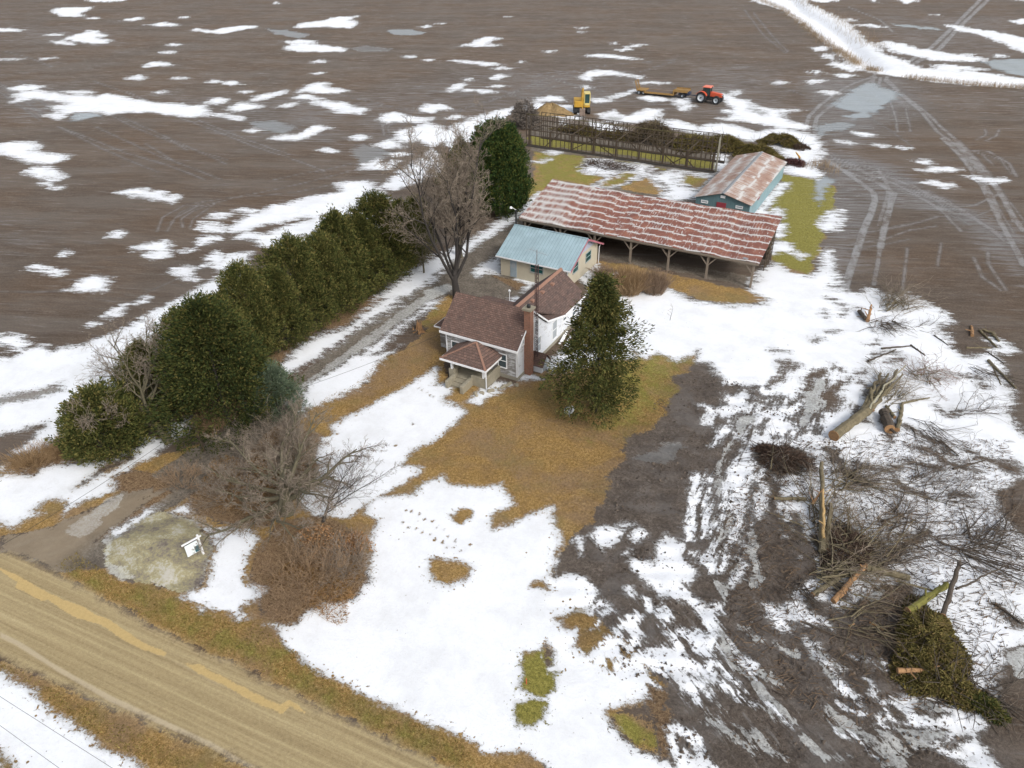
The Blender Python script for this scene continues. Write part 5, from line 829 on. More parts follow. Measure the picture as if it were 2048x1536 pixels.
def trailer():
    g0 = gp(1272, 189); g1 = gp(1372, 197)
    t = thing('lowboy_trailer', 'long muddy yellow lowboy trailer with raised rear ramps hitched behind the tractor', 'trailer', (g0[0], g0[1]+1.6, 0), .03)
    L = 11.4
    MB().box(1.8, 8.3, -1.25, 1.25, .55, .78).build('deck', M_deck, t)
    MB().box(1.6, 8.4, -1.36, -1.25, .42, .8).box(1.6, 8.4, 1.25, 1.36, .42, .8).box(8.2, 8.4, -1.3, 1.3, .42, 1.5).build('side_rail', M_yel2, t)
    MB().box(-.2, 1.9, -1.3, 1.3, .75, 1.0).build('rear_deck', M_yel2, t, bevel=.03)
    MB().box(8.3, 11.4, -1.2, 1.2, 1.35, 1.55).box(8.3, 11.4, -1.28, -1.2, 1.2, 1.75).box(8.3, 11.4, 1.2, 1.28, 1.2, 1.75).build('gooseneck', M_yel2, t)
    for s in (-.75, .75):
        r_ = MB().beam((-.1, s-.28, 1.0), (-.7, s-.28, 2.75), .08, .14).beam((-.1, s+.28, 1.0), (-.7, s+.28, 2.75), .08, .14)
        for k in range(7): r_.beam((-.1-.6*k/6, s-.28, 1.0+1.75*k/6), (-.1-.6*k/6, s+.28, 1.0+1.75*k/6), .06, .06)
        r_.build('ramp', M_yel2, t)
    for x in (.5, 1.55):
        for y in (-1.05, 1.05): wheel(t, x, y, .45, .5, .5, -1 if y < 0 else 1)
    MB().box(9.2, 11.6, -.5, .5, .55, .8).box(10.0, 10.6, -1., 1., .5, .75).box(11.3, 11.8, -.7, .7, .8, 1.2).beam((11.6, 0, .65), (13.6, 0, .6), .15, .15).build('dolly_frame', M_navy, t)
    for y in (-.95, .95): wheel(t, 10.3, y, .5, .5, .45, -1 if y < 0 else 1)
    return t
trailer()
def excavator():
    g = gp(1163, 224); a = math.atan2(-g[1], -g[0])
    t = thing('excavator', 'yellow tracked excavator with its bucket lowered beside a heap of earth', 'excavator', (g[0], g[1], 0), a-math.pi/2+math.pi+.06)   # local -y faces the photographer
    for s in (-1, 1):
        tr_ = MB().prism([(-1.5, .0), (1.5, .0), (1.85, .35), (1.6, .75), (-1.6, .75), (-1.85, .35)], 'x', s*1.1-.28, s*1.1+.28).build('track', M_tyre, t, bevel=.03)
        lg = MB()
        for k in range(13): lg.box(s*1.1-.31, s*1.1+.31, -1.55+k*.25, -1.43+k*.25, .745, .79)
        lg.build('track_pads', M_blk, tr_)
    MB().box(-.9, .9, -.8, .8, .3, .8).build('undercarriage', M_blk, t)
    MB().prism([(-1.0, .95), (1.9, .95), (2.0, 1.2), (1.9, 1.95), (.2, 2.05), (-1.0, 1.9)], 'x', -1.3, .25).build('engine_house', M_yel, t, bevel=.05)
    MB().box(.25, 1.3, .6, 1.9, .95, 1.9).build('counterweight', M_yel, t, bevel=.05)
    MB().box(.35, 1.3, -1.0, .6, .95, 1.35).build('cab_base', M_yel, t, bevel=.03)
    cf = MB()
    for x in (.38, 1.27):
        for y in (-.97, .57): cf.box(x-.05, x+.05, y-.05, y+.05, 1.3, 3.05)
    cf.box(.33, 1.32, -1.02, .62, 3.0, 3.15).box(.33, 1.32, -1.02, -.95, 1.3, 1.6).build('cab_frame', M_yelp, t); MB().box(.38, 1.27, -.96, .58, 1.35, 3.0).build('cab_glazing', M_cabg, t)
    MB().path([(-.05, -.6, 1.5), (-.05, -1.6, 3.5), (-.05, -2.6, 4.15), (-.05, -3.3, 4.0)], [.2, .26, .2, .14], 4).build('boom', M_yel, t)
    MB().path([(-.05, -3.0, 4.3), (-.05, -3.2, 3.0), (-.05, -3.0, 1.2)], [.15, .17, .1], 4).build('stick', M_yel, t)
    MB().tube((-.05, -.9, 2.3), (-.05, -2.2, 3.6), .06, n=6).tube((-.05, -2., 4.2), (-.05, -3.1, 4.45), .06, n=6).build('hydraulic_ram', M_steel, t)
    t.scale = (1.22, 1.22, 1.25)
    MB().prism([(-3.3, 1.2), (-2.6, 1.25), (-2.3, .6), (-2.7, .1), (-3.2, .15)], 'x', -.5, .4).build('bucket', plain('bucket_steel', (.2, .15, .12), .7, 0, .3), t, bevel=.02)
    return t
excavator()
# ------------------------------------------------------------ POLES, WIRES, SIGN, SMALL THINGS
def hgt(px, py, X, Y):
    lo, hi = -2., 50.
    for _ in range(50):
        m = (lo+hi)/2; q = np.array([X, Y, m-CAMH]); yy = 768+FPX*(q@DN)/(q@FW)
        if yy > py: lo = m
        else: hi = m
    return lo
g = at('P1002,438'); g1 = gp(996, 350, 6.)
tag(MB().tube((0, 0, 0), (g1[0]-g.x, (g1[1]-g.y)*1., 6.), .13, .1, n=8).build('utility_pole', M_wood), 'weathered wooden pole standing in front of the big rounded evergreen', 'pole').location = g
g = at('P408,902'); h = hgt(398, 856, g.x, g.y)
tag(MB().tube((0, 0, 0), (-.3, 0, h+.6), .13, .1, n=8).build('utility_pole', M_wood2), 'dark leaning pole under the tall dark cedar at the drive entrance', 'pole').location = g
ptop = Vector((g.x-.3, g.y, h+.5))
def wire(name, label, a, b, sag, r=.012):
    pts = [a.lerp(b, i/16)-Vector((0, 0, 4*sag*(i/16)*(1-i/16))) for i in range(17)]
    return tag(MB().path([p-a for p in pts], [r]*17, 4).build(name, M_blk), label, 'wire')
e_ = Vector(gp(0, 1075, 5.)); o = wire('overhead_wire', 'thin wire running left from the dark leaning pole over the snow', ptop, ptop+(e_-ptop)*1.6, .6); o.location = ptop
e_ = Vector((-35.6, 50.4, 3.1)); o = wire('overhead_wire', 'thin service wire from the dark leaning pole to the white farmhouse', ptop, e_, .5); o.location = ptop
for k, (p0, p1, lb) in enumerate((((-20, 1375), (400, 1640), 'upper of two thin power lines over the snowy field below the road'), ((-20, 1432), (300, 1660), 'lower of two thin power lines over the snowy field below the road'))):
    a, b = Vector(gp(*p0, 8.5)), Vector(gp(*p1, 8.5)); d = b-a; o = wire('power_line', lb, a-d, b+d*1.5, .4, .009); o.location = a-d
# yard sign
g = at('P407,1108'); sg = thing('yard_sign', 'white hanging yard sign on a post at the edge of the grey ice patch', 'sign', g)
topz = 1.75; a0 = Vector(gp(399, 1077, topz)); a1 = Vector(gp(382, 1089, topz-.1)); d = (a1-a0); d.z = 0; d.normalize(); off = Vector((0, 0, 0))
MB().box(-.06, .06, -.06, .06, 0, topz+.08).build('post', M_trim, sg, bevel=.01); pa = d*-.22+Vector((0, 0, topz-.15)); pb = d*1.15+Vector((0, 0, topz-.15))
MB().beam(pa, pb, .09, .09).build('arm', M_trim, sg)
def panel(par, name, u0, u1, z0, z1, th, m): 
    nrm = Vector((-d.y, d.x, 0))*th; q = [d*u0+nrm+Vector((0, 0, z0)), d*u1+nrm+Vector((0, 0, z0)), d*u1+nrm+Vector((0, 0, z1)), d*u0+nrm+Vector((0, 0, z1))]
    q2 = [p-nrm*2 for p in q]; return MB().add(q+q2, [(0, 1, 2, 3), (7, 6, 5, 4), (0, 4, 5, 1), (1, 5, 6, 2), (2, 6, 7, 3), (3, 7, 4, 0)]).build(name, m, par)
pn = panel(sg, 'panel', .12, 1.0, .45, 1.42, .015, plain('sign_white', (.7, .76, .78), .5, 0, .05)); M_tl = plain('sign_teal', (.02, .1, .13), .5)
panel(pn, 'banner', .12, 1.0, 1.48, 1.56, .012, M_navy); panel(pn, 'portrait_block', .14, .42, .5, 1.0, .02, M_tl)
# satellite dish under the tree
g = at('P1139,834'); dsh = thing('satellite_dish', 'white satellite dish low on the ground under the lone conifer', 'satellite dish', g, -.5)
MB().ring((0, 0, 0), 1, [(0, 0), (.2, .02), (.36, .07), (.46, .13), (.47, .15), (.36, .1), (0, .03)], 24, 'z').build('reflector', M_trim, dsh, smooth=True); dsh.children[0].location = (0, 0, .65); dsh.children[0].rotation_euler = (R(28), 0, R(10))
MB().tube((0, 0, 0), (0, 0, .65), .04, n=6).build('mast', M_steel, dsh)
# stump with torn wood
def jag_stump(name, label, g, r, h, seed, m1, m2):
    random.seed(seed); t = thing(name, label, 'stump', g); mb_ = MB()
    for k in range(34):
        a = random.uniform(0, 6.28); q = random.uniform(.1, 1); x, y = math.cos(a)*r*q, math.sin(a)*r*q; t_ = random.uniform(.06, .16); mb_.tube((x*1.25, y*1.25, 0), (x*random.uniform(.6, 1.5)+random.gauss(0, .08), y*random.uniform(.6, 1.5)+random.gauss(0, .08), h*random.uniform(.25, 1.)*(1.15-q*.5)), t_, t_*.15, 4)
    mb_.build('torn_wood', m1, t)
    rt_ = MB()
    for k in range(16):
        a = random.uniform(0, 6.28); L = random.uniform(.6, 1.6)*r*2; p = Vector((math.cos(a)*r*.5, math.sin(a)*r*.5, .25)); q = p+Vector((math.cos(a)*L, math.sin(a)*L, random.uniform(-.25, .3))); rt_.tube(p, q, .06, .02, 5)
    rt_.build('roots', m2, t); return t
M_torn = plain('torn_orange_wood', (.3, .17, .08), .9, 0, .65, 4); M_bark = plain('dark_bark', (.07, .055, .042), .95, 0, .4, 6, .02)
jag_stump('tree_stump', 'torn orange-brown tree stump beside the driveway', at('P838,663'), .5, 1.4, 3, M_torn, M_bark)
# snow-free heap of earth by the excavator
def mound(name, label, g, rx, ry, h, m, seed, cat='heap', rz=0):
    rs = np.random.RandomState(seed); n, k = 40, 12; V = []; F_ = []
    ph = rs.rand(6)*6.28
    for i in range(k+1):
        t = i/k
        for j in range(n):
            a = 2*math.pi*j/n; w_ = 1+.16*math.sin(3*a+ph[0])+.1*math.sin(5*a+ph[1])+.05*rs.randn(); rr = t*w_; z = h*(math.cos(min(1, t**1.5)*math.pi)*.5+.5)*(1+.15*math.sin(4*a+ph[2]+t*5))+.06*rs.randn()*h*(1-t)
            V.append((rr*rx*math.cos(a), rr*ry*math.sin(a), z-.05 if i == k else z))
    F_ = [(i*n+j, i*n+(j+1) % n, (i+1)*n+(j+1) % n, (i+1)*n+j) for i in range(k) for j in range(n)]
    o = mesh_np(name, V, np.array(F_)[:, ::-1], m, smooth=True); o.location = g; o.rotation_euler = (0, 0, rz); return tag(o, label, cat)
n_ = NT('loose_earth'); q_ = n_.obj(); n_.bump(n_.noise(q_, 3, 6, .7), .8, .15); M_earth = n_.fin(n_.cr(n_.noise(q_, 1.4, 7, .75), [(.3, (.1, .065, .03)), (.5, (.24, .165, .075)), (.7, (.34, .25, .13))]), .95)
mound('earth_heap', 'tan heap of loose earth left of the excavator', at('P1103,226'), 4.6, 2.8, 1.7, M_earth, 5)
o = MB().box(-.02, .02, -.02, .02, 0, .5).build('survey_stake', M_org); tag(o, 'small orange stake in the mossy patch of the front lawn', 'stake'); o.location = at('C1716,915')
for i, (p, lb) in enumerate((('P955,608', 'white post lamp in the yard behind the farmhouse'),)):
    t = thing('post_lamp', lb, 'lamp', at('J650,775')); MB().tube((0, 0, 0), (0, 0, 1.1), .04, n=6).build('post', M_trim, t); MB().ring((0, 0, 1.1), 1, [(0, 0), (.12, .02), (.15, .18), (.05, .3), (0, .3)], 10, 'z').build('lamp_head', M_trim, t)
for i in range(3):
    random.seed(i+40); g = at(('U285,660', 'U310,640', 'U330,680')[i]); o = MB().beam((0, 0, .06), (random.uniform(-.5, .2), 1.6, .3+.1*i), .2, .04).build('white_board', M_trim); o.location = g
    tag(o, ('white board in the snow by the farmhouse wall, nearest the spruce', 'middle white board lying in the snow by the farmhouse wall', 'white board closest to the cellar entry roof')[i], 'board', 'white boards beside the farmhouse')
# stones along the porch foot
for i in range(16):
    random.seed(i); t_ = i/15; g = at('P948,792').lerp(at('P1030,768'), t_)+Vector((random.uniform(-.3, .3), random.uniform(-.2, .2), 0)); m_ = MB(); s = random.uniform(.1, .22)
    bm = bmesh.new(); bmesh.ops.create_icosphere(bm, subdivisions=2, radius=s)
    for v in bm.verts: v.co *= 1+random.uniform(-.18, .18)
    me = bpy.data.meshes.new('stone'); bm.to_mesh(me); bm.free(); me.materials.append(M_conc); o = bpy.data.objects.new('stone', me); C.objects.link(o); o.location = g+Vector((0, 0, s*.4)); tag(o, 'rough grey stone in the edging row in front of the porch', 'stone', 'edging stones in front of the porch')
# ------------------------------------------------------------ VEGETATION
def grow(seed, H_, r0, spec, up=.25, lean=(0, 0), fork=.3, wob=.18):
    """branch skeleton. spec: per level (children, length factor, spread angle). returns per-level segment lists"""
    rs = random.Random(seed); lv = [[] for _ in range(len(spec)+1)]
    def br(p, d, L, r, l):
        n = 6 if l == 0 else (5 if l == 1 else (4 if l < 4 else 2)); pts = [p]; q = p; dd = d.copy(); rr = r
        for i in range(n):
            w_ = wob*(1 if l else .35)
            dd = (dd+Vector((rs.gauss(0, w_), rs.gauss(0, w_), rs.gauss(0, w_*.6)+up*.18*(1 if l else 0)))).normalized()
            q2 = q+dd*(L/n); r2 = max(r*(1-(i+1)/n*(.55 if l == 0 else .8)), .004)
            lv[l].append((q, q2, rr, r2)); q = q2; rr = r2; pts.append(q)
        if l >= len(spec): return
        nc, lf, sp = spec[l]
        nc = max(2, int(nc*rs.uniform(.8, 1.2)))
        for k in range(nc):
            t = (fork if l == 0 else .2)+(1-(fork if l == 0 else .2))*(k+rs.random())/nc
            i = min(n-1, int(t*n)); f = t*n-i; pp = pts[i].lerp(pts[i+1], min(1, f)); base = (pts[i+1]-pts[i]).normalized()
            az = rs.uniform(0, 6.283)+k*2.4; a = base.orthogonal().normalized(); b = base.cross(a); s_ = R(sp)*rs.uniform(.6, 1.25)
            nd = base*math.cos(s_)+(a*math.cos(az)+b*math.sin(az))*math.sin(s_)
            rad = max(.0055, r*(1-t*.5)*(.55 if l == 0 else .5)); br(pp, nd.normalized(), L*lf*rs.uniform(.65, 1.2)*(1-.35*t*(l > 0)), rad, l+1)
    br(Vector((0, 0, -.1)), Vector((lean[0], lean[1], 1)).normalized(), H_, r0, 0)
    return lv
def seg_obj(name, L, m, par, n=3, rmin=0.):
    P0 = [s[0][:] for s in L]; P1 = [s[1][:] for s in L]; V, F_ = batch_segs(P0, P1, [max(s[2], rmin) for s in L], [max(s[3], rmin) for s in L], n); return mesh_np(name, V, F_, m, par)
def twigmat(name, c0, c1):
    n = NT(name); return n.fin(n.mix(n.rnd(), c0, c1), .9)
M_tw = twigmat('grey_twigs', (.13, .105, .08), (.33, .27, .21)); M_twp = twigmat('brown_grey_twigs', (.15, .1, .065), (.34, .24, .16)); M_twd = twigmat('dark_twigs', (.06, .048, .04), (.2, .165, .13)); M_twt = twigmat('tan_stems', (.2, .12, .05), (.42, .29, .16))
M_barkg = plain('greenish_bark', (.1, .088, .055), .95, 0, .4, 5, .02); M_barkb = plain('blackish_bark', (.035, .03, .027), .95, 0, .4, 5); M_barkl = plain('olive_log_bark', (.15, .125, .075), .95, 0, .75, 4, .06)
def bare_tree(name, label, g, seed, H_, r0, spec, m_tw=M_tw, m_b=M_barkg, rmin=.009, **k):
    t = thing(name, label, 'tree', g); lv = grow(seed, H_, r0, spec, **k)
    seg_obj('trunk', lv[0], m_b, t, 8); seg_obj('limbs', lv[1]+(lv[2] if len(lv) > 4 else []), m_b, t, 5)
    seg_obj('crown', sum(lv[3 if len(lv) > 4 else 2:], []), m_tw, t, 3, rmin); return t
# leaf-clump crowns
def leafmat(name, cols, rough=.85):
    n = NT(name); r_ = n.rnd(); c = n.cr(n.math('ADD', n.math('MULTIPLY', r_, .55), n.math('MULTIPLY', n.noise(n.obj(), .55, 3, .6), .45)), [(i/(len(cols)-1)*.64+.18, c) for i, c in enumerate(cols)])
    n.b.inputs['Specular IOR Level'].default_value = .15; return n.fin(c, rough)
M_ced = leafmat('cedar_foliage', [(.018, .028, .008), (.048, .06, .017), (.11, .112, .032), (.18, .145, .05)])
M_cedd = leafmat('dark_cedar_foliage', [(.012, .022, .008), (.03, .042, .012), (.06, .07, .018), (.12, .095, .03)])
M_arb = leafmat('arborvitae_foliage', [(.012, .032, .012), (.03, .06, .018), (.06, .085, .02), (.12, .12, .03)])
M_pine = leafmat('pale_pine_needles', [(.05, .075, .05), (.09, .125, .08), (.15, .18, .11)]); M_brown = leafmat('browned_cedar', [(.05, .035, .018), (.1, .075, .03), (.16, .12, .05), (.09, .1, .03)])
M_spr = leafmat('olive_conifer_sprays', [(.018, .028, .009), (.045, .056, .016), (.09, .09, .025), (.15, .12, .04)]); M_bronze = leafmat('clinging_bronze_leaves', [(.16, .08, .035), (.3, .16, .07), (.42, .26, .14)])
M_slash = leafmat('drying_conifer_slash', [(.045, .038, .016), (.1, .085, .028), (.17, .145, .045), (.22, .15, .07)])
def sprigs(Cn, D, ln, wd, rs):
    N = len(Cn); D = D/np.linalg.norm(D, axis=1, keepdims=True); rnd = rs.randn(N, 3); S = np.cross(D, rnd); S /= np.linalg.norm(S, axis=1, keepdims=True)
    ln = ln[:, None]; wd = wd[:, None]; Nn = np.cross(D, S)
    V = np.stack([Cn, Cn+D*ln*.55+S*wd*.5+Nn*wd*.12, Cn+D*ln, Cn+D*ln*.5-S*wd*.5+Nn*wd*.12], 1).reshape(-1, 3)
    i = np.arange(N)[:, None]*4; return V, i+np.array([[0, 1, 2, 3]])
def crown(seed, H_, Rm, prof, n, base=.03, out=.7, upz=.7, ln=.26, wd=.1, lump=.22, shell=.42, tiers=0, cl=.42, per=30, holes=0.):
    rs = np.random.RandomState(seed); K = 46; lt, la, lr, ls = rs.rand(K), rs.rand(K)*6.283, (rs.rand(K)-.35)*lump*2, .05+rs.rand(K)*.12
    nc = n//per; t = rs.rand(nc)**.9; a = rs.rand(nc)*6.283
    R_ = np.array([prof(x) for x in t])*Rm; bump = np.zeros(nc)
    for k in range(K):
        da = np.abs((a-la[k]+3.1416) % 6.2832-3.1416); bump += lr[k]*np.exp(-((t-lt[k])/ls[k])**2-(da/(ls[k]*4.5))**2)
    if holes: keep = (np.sin(a*5+t*19+seed)+np.sin(a*3-t*27)) > -2+holes*2; t, a, R_, bump = t[keep], a[keep], R_[keep], bump[keep]; nc = len(t)
    R_ = R_*(1+np.clip(bump, -.5, .55))+rs.randn(nc)*.26
    if tiers: R_ = R_*(1.05-.5*((t*tiers+.4*np.sin(a*2+seed)) % 1.))
    rr = np.clip(R_*(1-rs.rand(nc)**2.2*shell*1.5), 0, None); z = H_*(base+(1-base)*t)+rs.randn(nc)*.3
    Cc = np.stack([rr*np.cos(a), rr*np.sin(a), z], 1); Dc = np.stack([np.cos(a)*out, np.sin(a)*out, np.full(nc, upz)], 1)+rs.randn(nc, 3)*.25
    Dc /= np.linalg.norm(Dc, axis=1, keepdims=True); sz = cl*(.5+rs.rand(nc))
    i = np.repeat(np.arange(nc), per); N = len(i); q = rs.rand(N)[:, None]; off = rs.randn(N, 3)*(sz[i][:, None]*.36)*(1.1-.6*q)
    Cn = Cc[i]+Dc[i]*(q-.35)*sz[i][:, None]*1.5+off; D = Dc[i]*.9+off/np.maximum(sz[i][:, None], .1)*1.1+rs.randn(N, 3)*.25
    return sprigs(Cn, D, ln*(.6+rs.rand(N)*.8), wd*(.6+rs.rand(N)*.8), rs)
def conifer(name, label, g, seed, H_, Rm, prof, n, m, group=None, rz=0, tr_r=.16, stems=1, **k):
    t = thing(name, label, 'tree', g, rz, group); V, F_ = crown(seed, H_, Rm, prof, n, **k); mesh_np('crown', V, F_, m, t)
    L = [((0, 0, -.1), (.0, 0, H_*.93), tr_r, .03)]; random.seed(seed)
    for q in range(26):
        z = H_*(.1+.8*q/26); a = random.uniform(0, 6.28); r_ = Rm*prof(z/H_)*.8; L.append(((0, 0, z), (math.cos(a)*r_, math.sin(a)*r_, z+.3*r_), .035, .012))
    L = [(Vector(a), Vector(b), c, d) for a, b, c, d in L]; seg_obj('trunk', L, M_barkb, t, 6); return t
ov = lambda t: (math.sin(math.pi*min(1, t*.93+.07)**.8))**.6*(1 if t > .1 else .8)
def pcol(t): return max(.05, min(1, (t+.12)*5))*(1-max(0, t-.45)/.6)**.75 if t < 1 else .05
def pcone(t): return max(.04, (min(1, .55+t*3))*(1-t)**.8)
def pdome(t): return max(.03, min(1, .78+t*1.2)*math.sqrt(max(0, 1-max(0, (t-.25)/.75)**2.2)))
pegg = lambda t: max(.03, min(1, .72+t*1.5)*max(0, 1-max(0, (t-.3)/.7)**1.5)**.9)
# windbreak of cedars along the drive
protos = []
rows = [(-53.2, 35.2, 8.4, 0), (-52.6, 38.9, 8.6, 1), (-53., 42.2, 9.4, 2), (-52.2, 45.6, 9.0, 3), (-53., 48.9, 10.2, 0), (-52.3, 52.2, 9.6, 2), (-53., 55.6, 10., 1), (-52.4, 59., 9.8, 3), (-53.2, 62.6, 10.4, 0), (-52.8, 66.4, 8.6, 1), (-53.6, 71., 6.8, 2), (-54.5, 31.6, 7.2, 3)]
descr = ['third from the near end', 'second from the dark cedar', 'broad olive one', 'shaded lower one']
names = ['second from the near end of the windbreak, behind the tall dark cedar', 'third from the near end of the windbreak, partly behind the dark cedar', 'fourth from the near end of the windbreak', 'fifth from the near end of the windbreak', 'sixth from the near end of the windbreak', 'sixth from the far end of the windbreak', 'fifth from the far end of the windbreak', 'fourth from the far end of the windbreak', 'third from the far end of the windbreak, tallest there', 'second from the far end of the windbreak', 'small one at the far end of the windbreak behind bare twigs', 'nearest of the windbreak, behind the bare leaning tree']
for i, (x, y, h, v) in enumerate(rows):
    if i < 4: protos_t = conifer('cedar_tree', '', (0, 0, 0), 60+i, 9., 2.75, [pdome, pegg, pdome, pegg][i], 36000, M_ced, 'cedars of the windbreak along the drive', lump=.55, holes=.1, cl=.5); protos.append((v, protos_t)); t = protos_t
    else: t = copy_tree([p for k_, p in protos if k_ == v][0])
    t.location = (x, y, 0); s = h/9.*.9; q_ = (.9, 1., .86, .97, .92)[i % 5]; t.scale = (s*q_, s*q_, s*(1, .93, 1.06, .97)[i*7 % 4]); t.rotation_euler.z = i*1.7; t['label'] = 'olive cedar, '+names[i]
conifer('arborvitae', 'tall rounded dark green arborvitae at the left end of the machine shed', (-51.9, 87.6, 0), 80, 11.6, 4.2, pdome, 70000, M_arb, ln=.34, wd=.13, lump=.14, upz=1.3, cl=.5)
conifer('arborvitae', 'shorter browner evergreen left of the tall rounded arborvitae', (-56.2, 85.6, 0), 81, 9.2, 3.2, pegg, 34000, M_ced, ln=.3, wd=.12, lump=.3)
conifer('cedar_tree', 'tall very dark cedar beside the drive entrance, pointed top', (-46.2, 32.3, 0), 82, 11.4, 4.3, lambda t: max(.05, min(1, .6+t*2)*(1-t)**.62), 56000, M_cedd, lump=.8, out=.9, upz=.5, cl=.6, holes=.25)
conifer('cedar_tree', 'low round olive cedar at the far left by the brown tall grass', (-52.4, 25.4, 0), 83, 5.2, 2.3, pdome, 34000, M_ced, lump=.35)
conifer('pine_tree', 'small pale blue-green pine against the tall dark cedar, by the drive', (-43.3, 35.2, 0), 84, 4.9, 1.6, pdome, 12000, M_pine, ln=.3, wd=.05, lump=.5, holes=.15)
conifer('cedar_tree', 'lone open conifer with ragged sprays on the lawn right of the farmhouse', (-19.6, 48.9, 0), 85, 12.4, 4.1, lambda t: (max(.05, (1-t)**.72*min(1, .7+t*2))), 40000, M_spr, ln=.28, wd=.09, lump=.6, tiers=7, out=1., upz=.1, shell=.7, base=.06, cl=.6, holes=.2)
# bare trees
bare_tree('maple_tree', 'tall bare many-limbed maple in front of the garage by the drive', (-41.9, 61.4, 0), 11, 3.6, .5, [(8, 3.6, 31), (12, .44, 36), (9, .5, 42), (6, .52, 45), (4, .55, 45)], M_tw, M_barkb, .013, up=.3, fork=.45, wob=.14)
bare_tree('bare_tree', 'slimmer bare tree behind the tall maple, across the drive', (-47.8, 71.4, 0), 12, 5.0, .28, [(8, 1.3, 34), (8, .5, 42), (6, .5, 45), (6, .5, 45), (3, .55, 45)], M_tw, M_barkg, .0095, up=.3, fork=.3)
bare_tree('bare_tree', 'small bare twiggy tree at the far end of the windbreak', (-49.2, 65.4, 0), 13, 3.2, .12, [(9, 1.1, 50), (7, .55, 45), (6, .5, 45), (5, .5, 45)], M_tw, M_barkg, .009, up=.2, fork=.3)
bare_tree('bare_tree', 'bare tree rising behind the maple, left of the evergreens', (-54., 77.4, 0), 15, 5.5, .22, [(7, 1.3, 24), (8, .5, 35), (6, .5, 40), (4, .5, 40)], M_twp, M_barkb, .009, up=.5, fork=.25)
bare_tree('bare_tree', 'bare leaning tree with drooping limbs at the drive entrance, left of the dark cedar', (-48.8, 28.2, 0), 14, 4.2, .42, [(15, 1.8, 62), (11, .45, 36), (8, .5, 42), (4, .5, 45), (3, .6, 45)], M_tw, M_barkg, .0085, up=.02, lean=(-.85, .05), fork=.5)
bare_tree('maple_tree', 'old broken mossy maple with a wide grey crown on the front verge', (-34.2, 26.6, 0), 16, 2.6, .55, [(14, 2.5, 72), (10, .42, 42), (8, .5, 45), (6, .52, 45), (4, .55, 45)], M_tw, M_barkg, .008, up=.12, lean=(-.15, .2), fork=.35)
bare_tree('bare_tree', 'dark bare branching sapling over the snow right of the old mossy maple', (-31.4, 27.2, 0), 17, 2.2, .13, [(8, 2.2, 38), (8, .5, 38), (6, .5, 40), (5, .5, 40)], M_twd, M_barkb, .0065, up=.25, lean=(.4, .35), fork=.2)
# shrubs
M_twu = twigmat('tan_brown_twigs', (.17, .11, .065), (.4, .28, .17))
def shrub(name, label, g, seed, n, h, spr, m, rmin=.006, group=None, sub_=5, cat='shrub'):
    rs = random.Random(seed); L = []
    def st(p, d, l, r, k):
        q = p
        for i in range(3):
            d = (d+Vector((rs.gauss(0, .16), rs.gauss(0, .16), rs.gauss(0, .1)))).normalized(); q2 = q+d*(l/3); L.append((q, q2, r*(1-i*.2), r*(1-(i+1)*.22))); q = q2
            if k: 
                for _ in range(k-1 if i else 1):
                    e = (d+Vector((rs.gauss(0, .5), rs.gauss(0, .5), rs.gauss(0, .3)))).normalized(); st(q, e, l*.55, r*.6, k-2 if k > 2 else 0)
    for _ in range(n):
        a = rs.uniform(0, 6.28); o_ = rs.uniform(0, spr*.6); st(Vector((math.cos(a)*o_, math.sin(a)*o_, 0)), Vector((math.cos(a)*rs.uniform(0, spr/h), math.sin(a)*rs.uniform(0, spr/h), 1)).normalized(), h*rs.uniform(.6, 1.1), .014, sub_)
    o = seg_obj(name, L, m, None, 3, rmin); o.location = g; return tag(o, label, cat, group)
shrub('thicket', 'dense brown leafless thicket below the old maple', at('P620,1175'), 21, 60, 1.9, 3.0, M_twu, .008, None, 4); shrub('thicket', 'greyer thicket clump at the right end of the verge thicket', at('P690,1150'), 22, 36, 1.7, 2.0, M_tw, .008, None, 4)
shrub('thicket', 'dark twiggy clump at the low tip of the verge thicket', at('P565,1225'), 23, 26, 1.3, 1.3, M_twu, .008, None, 4); shrub('thicket', 'brown twiggy thicket left of the old maple', at('P470,985'), 24, 48, 1.9, 3.0, M_tw, .008, None, 4); shrub('thicket', 'grey thicket behind the old maple by the dark cedar', at('P560,900'), 25, 46, 2.3, 2.8, M_tw, .008, None, 4); shrub('thicket', 'low mauve thicket beside the drive entrance', at('P365,975'), 26, 30, 1.2, 1.8, M_twu, .008, None, 4)
shrub('thicket', 'twiggy bush between the leaning bare tree and the windbreak', at('P300,800'), 27, 40, 3.0, 2.2, M_tw, .009, None, 4)
def leafy(name, label, g, rx, ry, h, n, m, seed, cat, ln=.16, wd=.1, group=None, flat=1.):
    rs = np.random.RandomState(seed); a = rs.rand(n)*6.283; r_ = np.sqrt(rs.rand(n)); cl = 1+.3*np.sin(a*3+seed)+.15*np.sin(a*7); r_ = r_*cl; z = rs.rand(n)**.8*h*np.clip(1-(r_/1.25)**2, .05, 1)
    Cn = np.stack([r_*rx*np.cos(a), r_*ry*np.sin(a), z], 1); D = rs.randn(n, 3)*np.array([1, 1, .5*flat]); V, F_ = sprigs(Cn, D, ln*(.6+rs.rand(n)*.8), wd*(.6+rs.rand(n)*.8), rs)
    o = mesh_np(name, V, F_, m); o.location = g; return tag(o, label, cat, group)
leafy('bronze_leaf_shrub', 'bush holding orange-bronze dead leaves in the verge thicket', at('P650,1100')+Vector((0, 0, .3)), 2.2, 1.6, 1.3, 800, M_bronze, 31, 'shrub'); leafy('bronze_leaf_shrub', 'smaller patch of bronze leaves at the right edge of the verge thicket', at('P715,1095')+Vector((0, 0, .2)), 1., .9, 1., 700, M_bronze, 32, 'shrub')
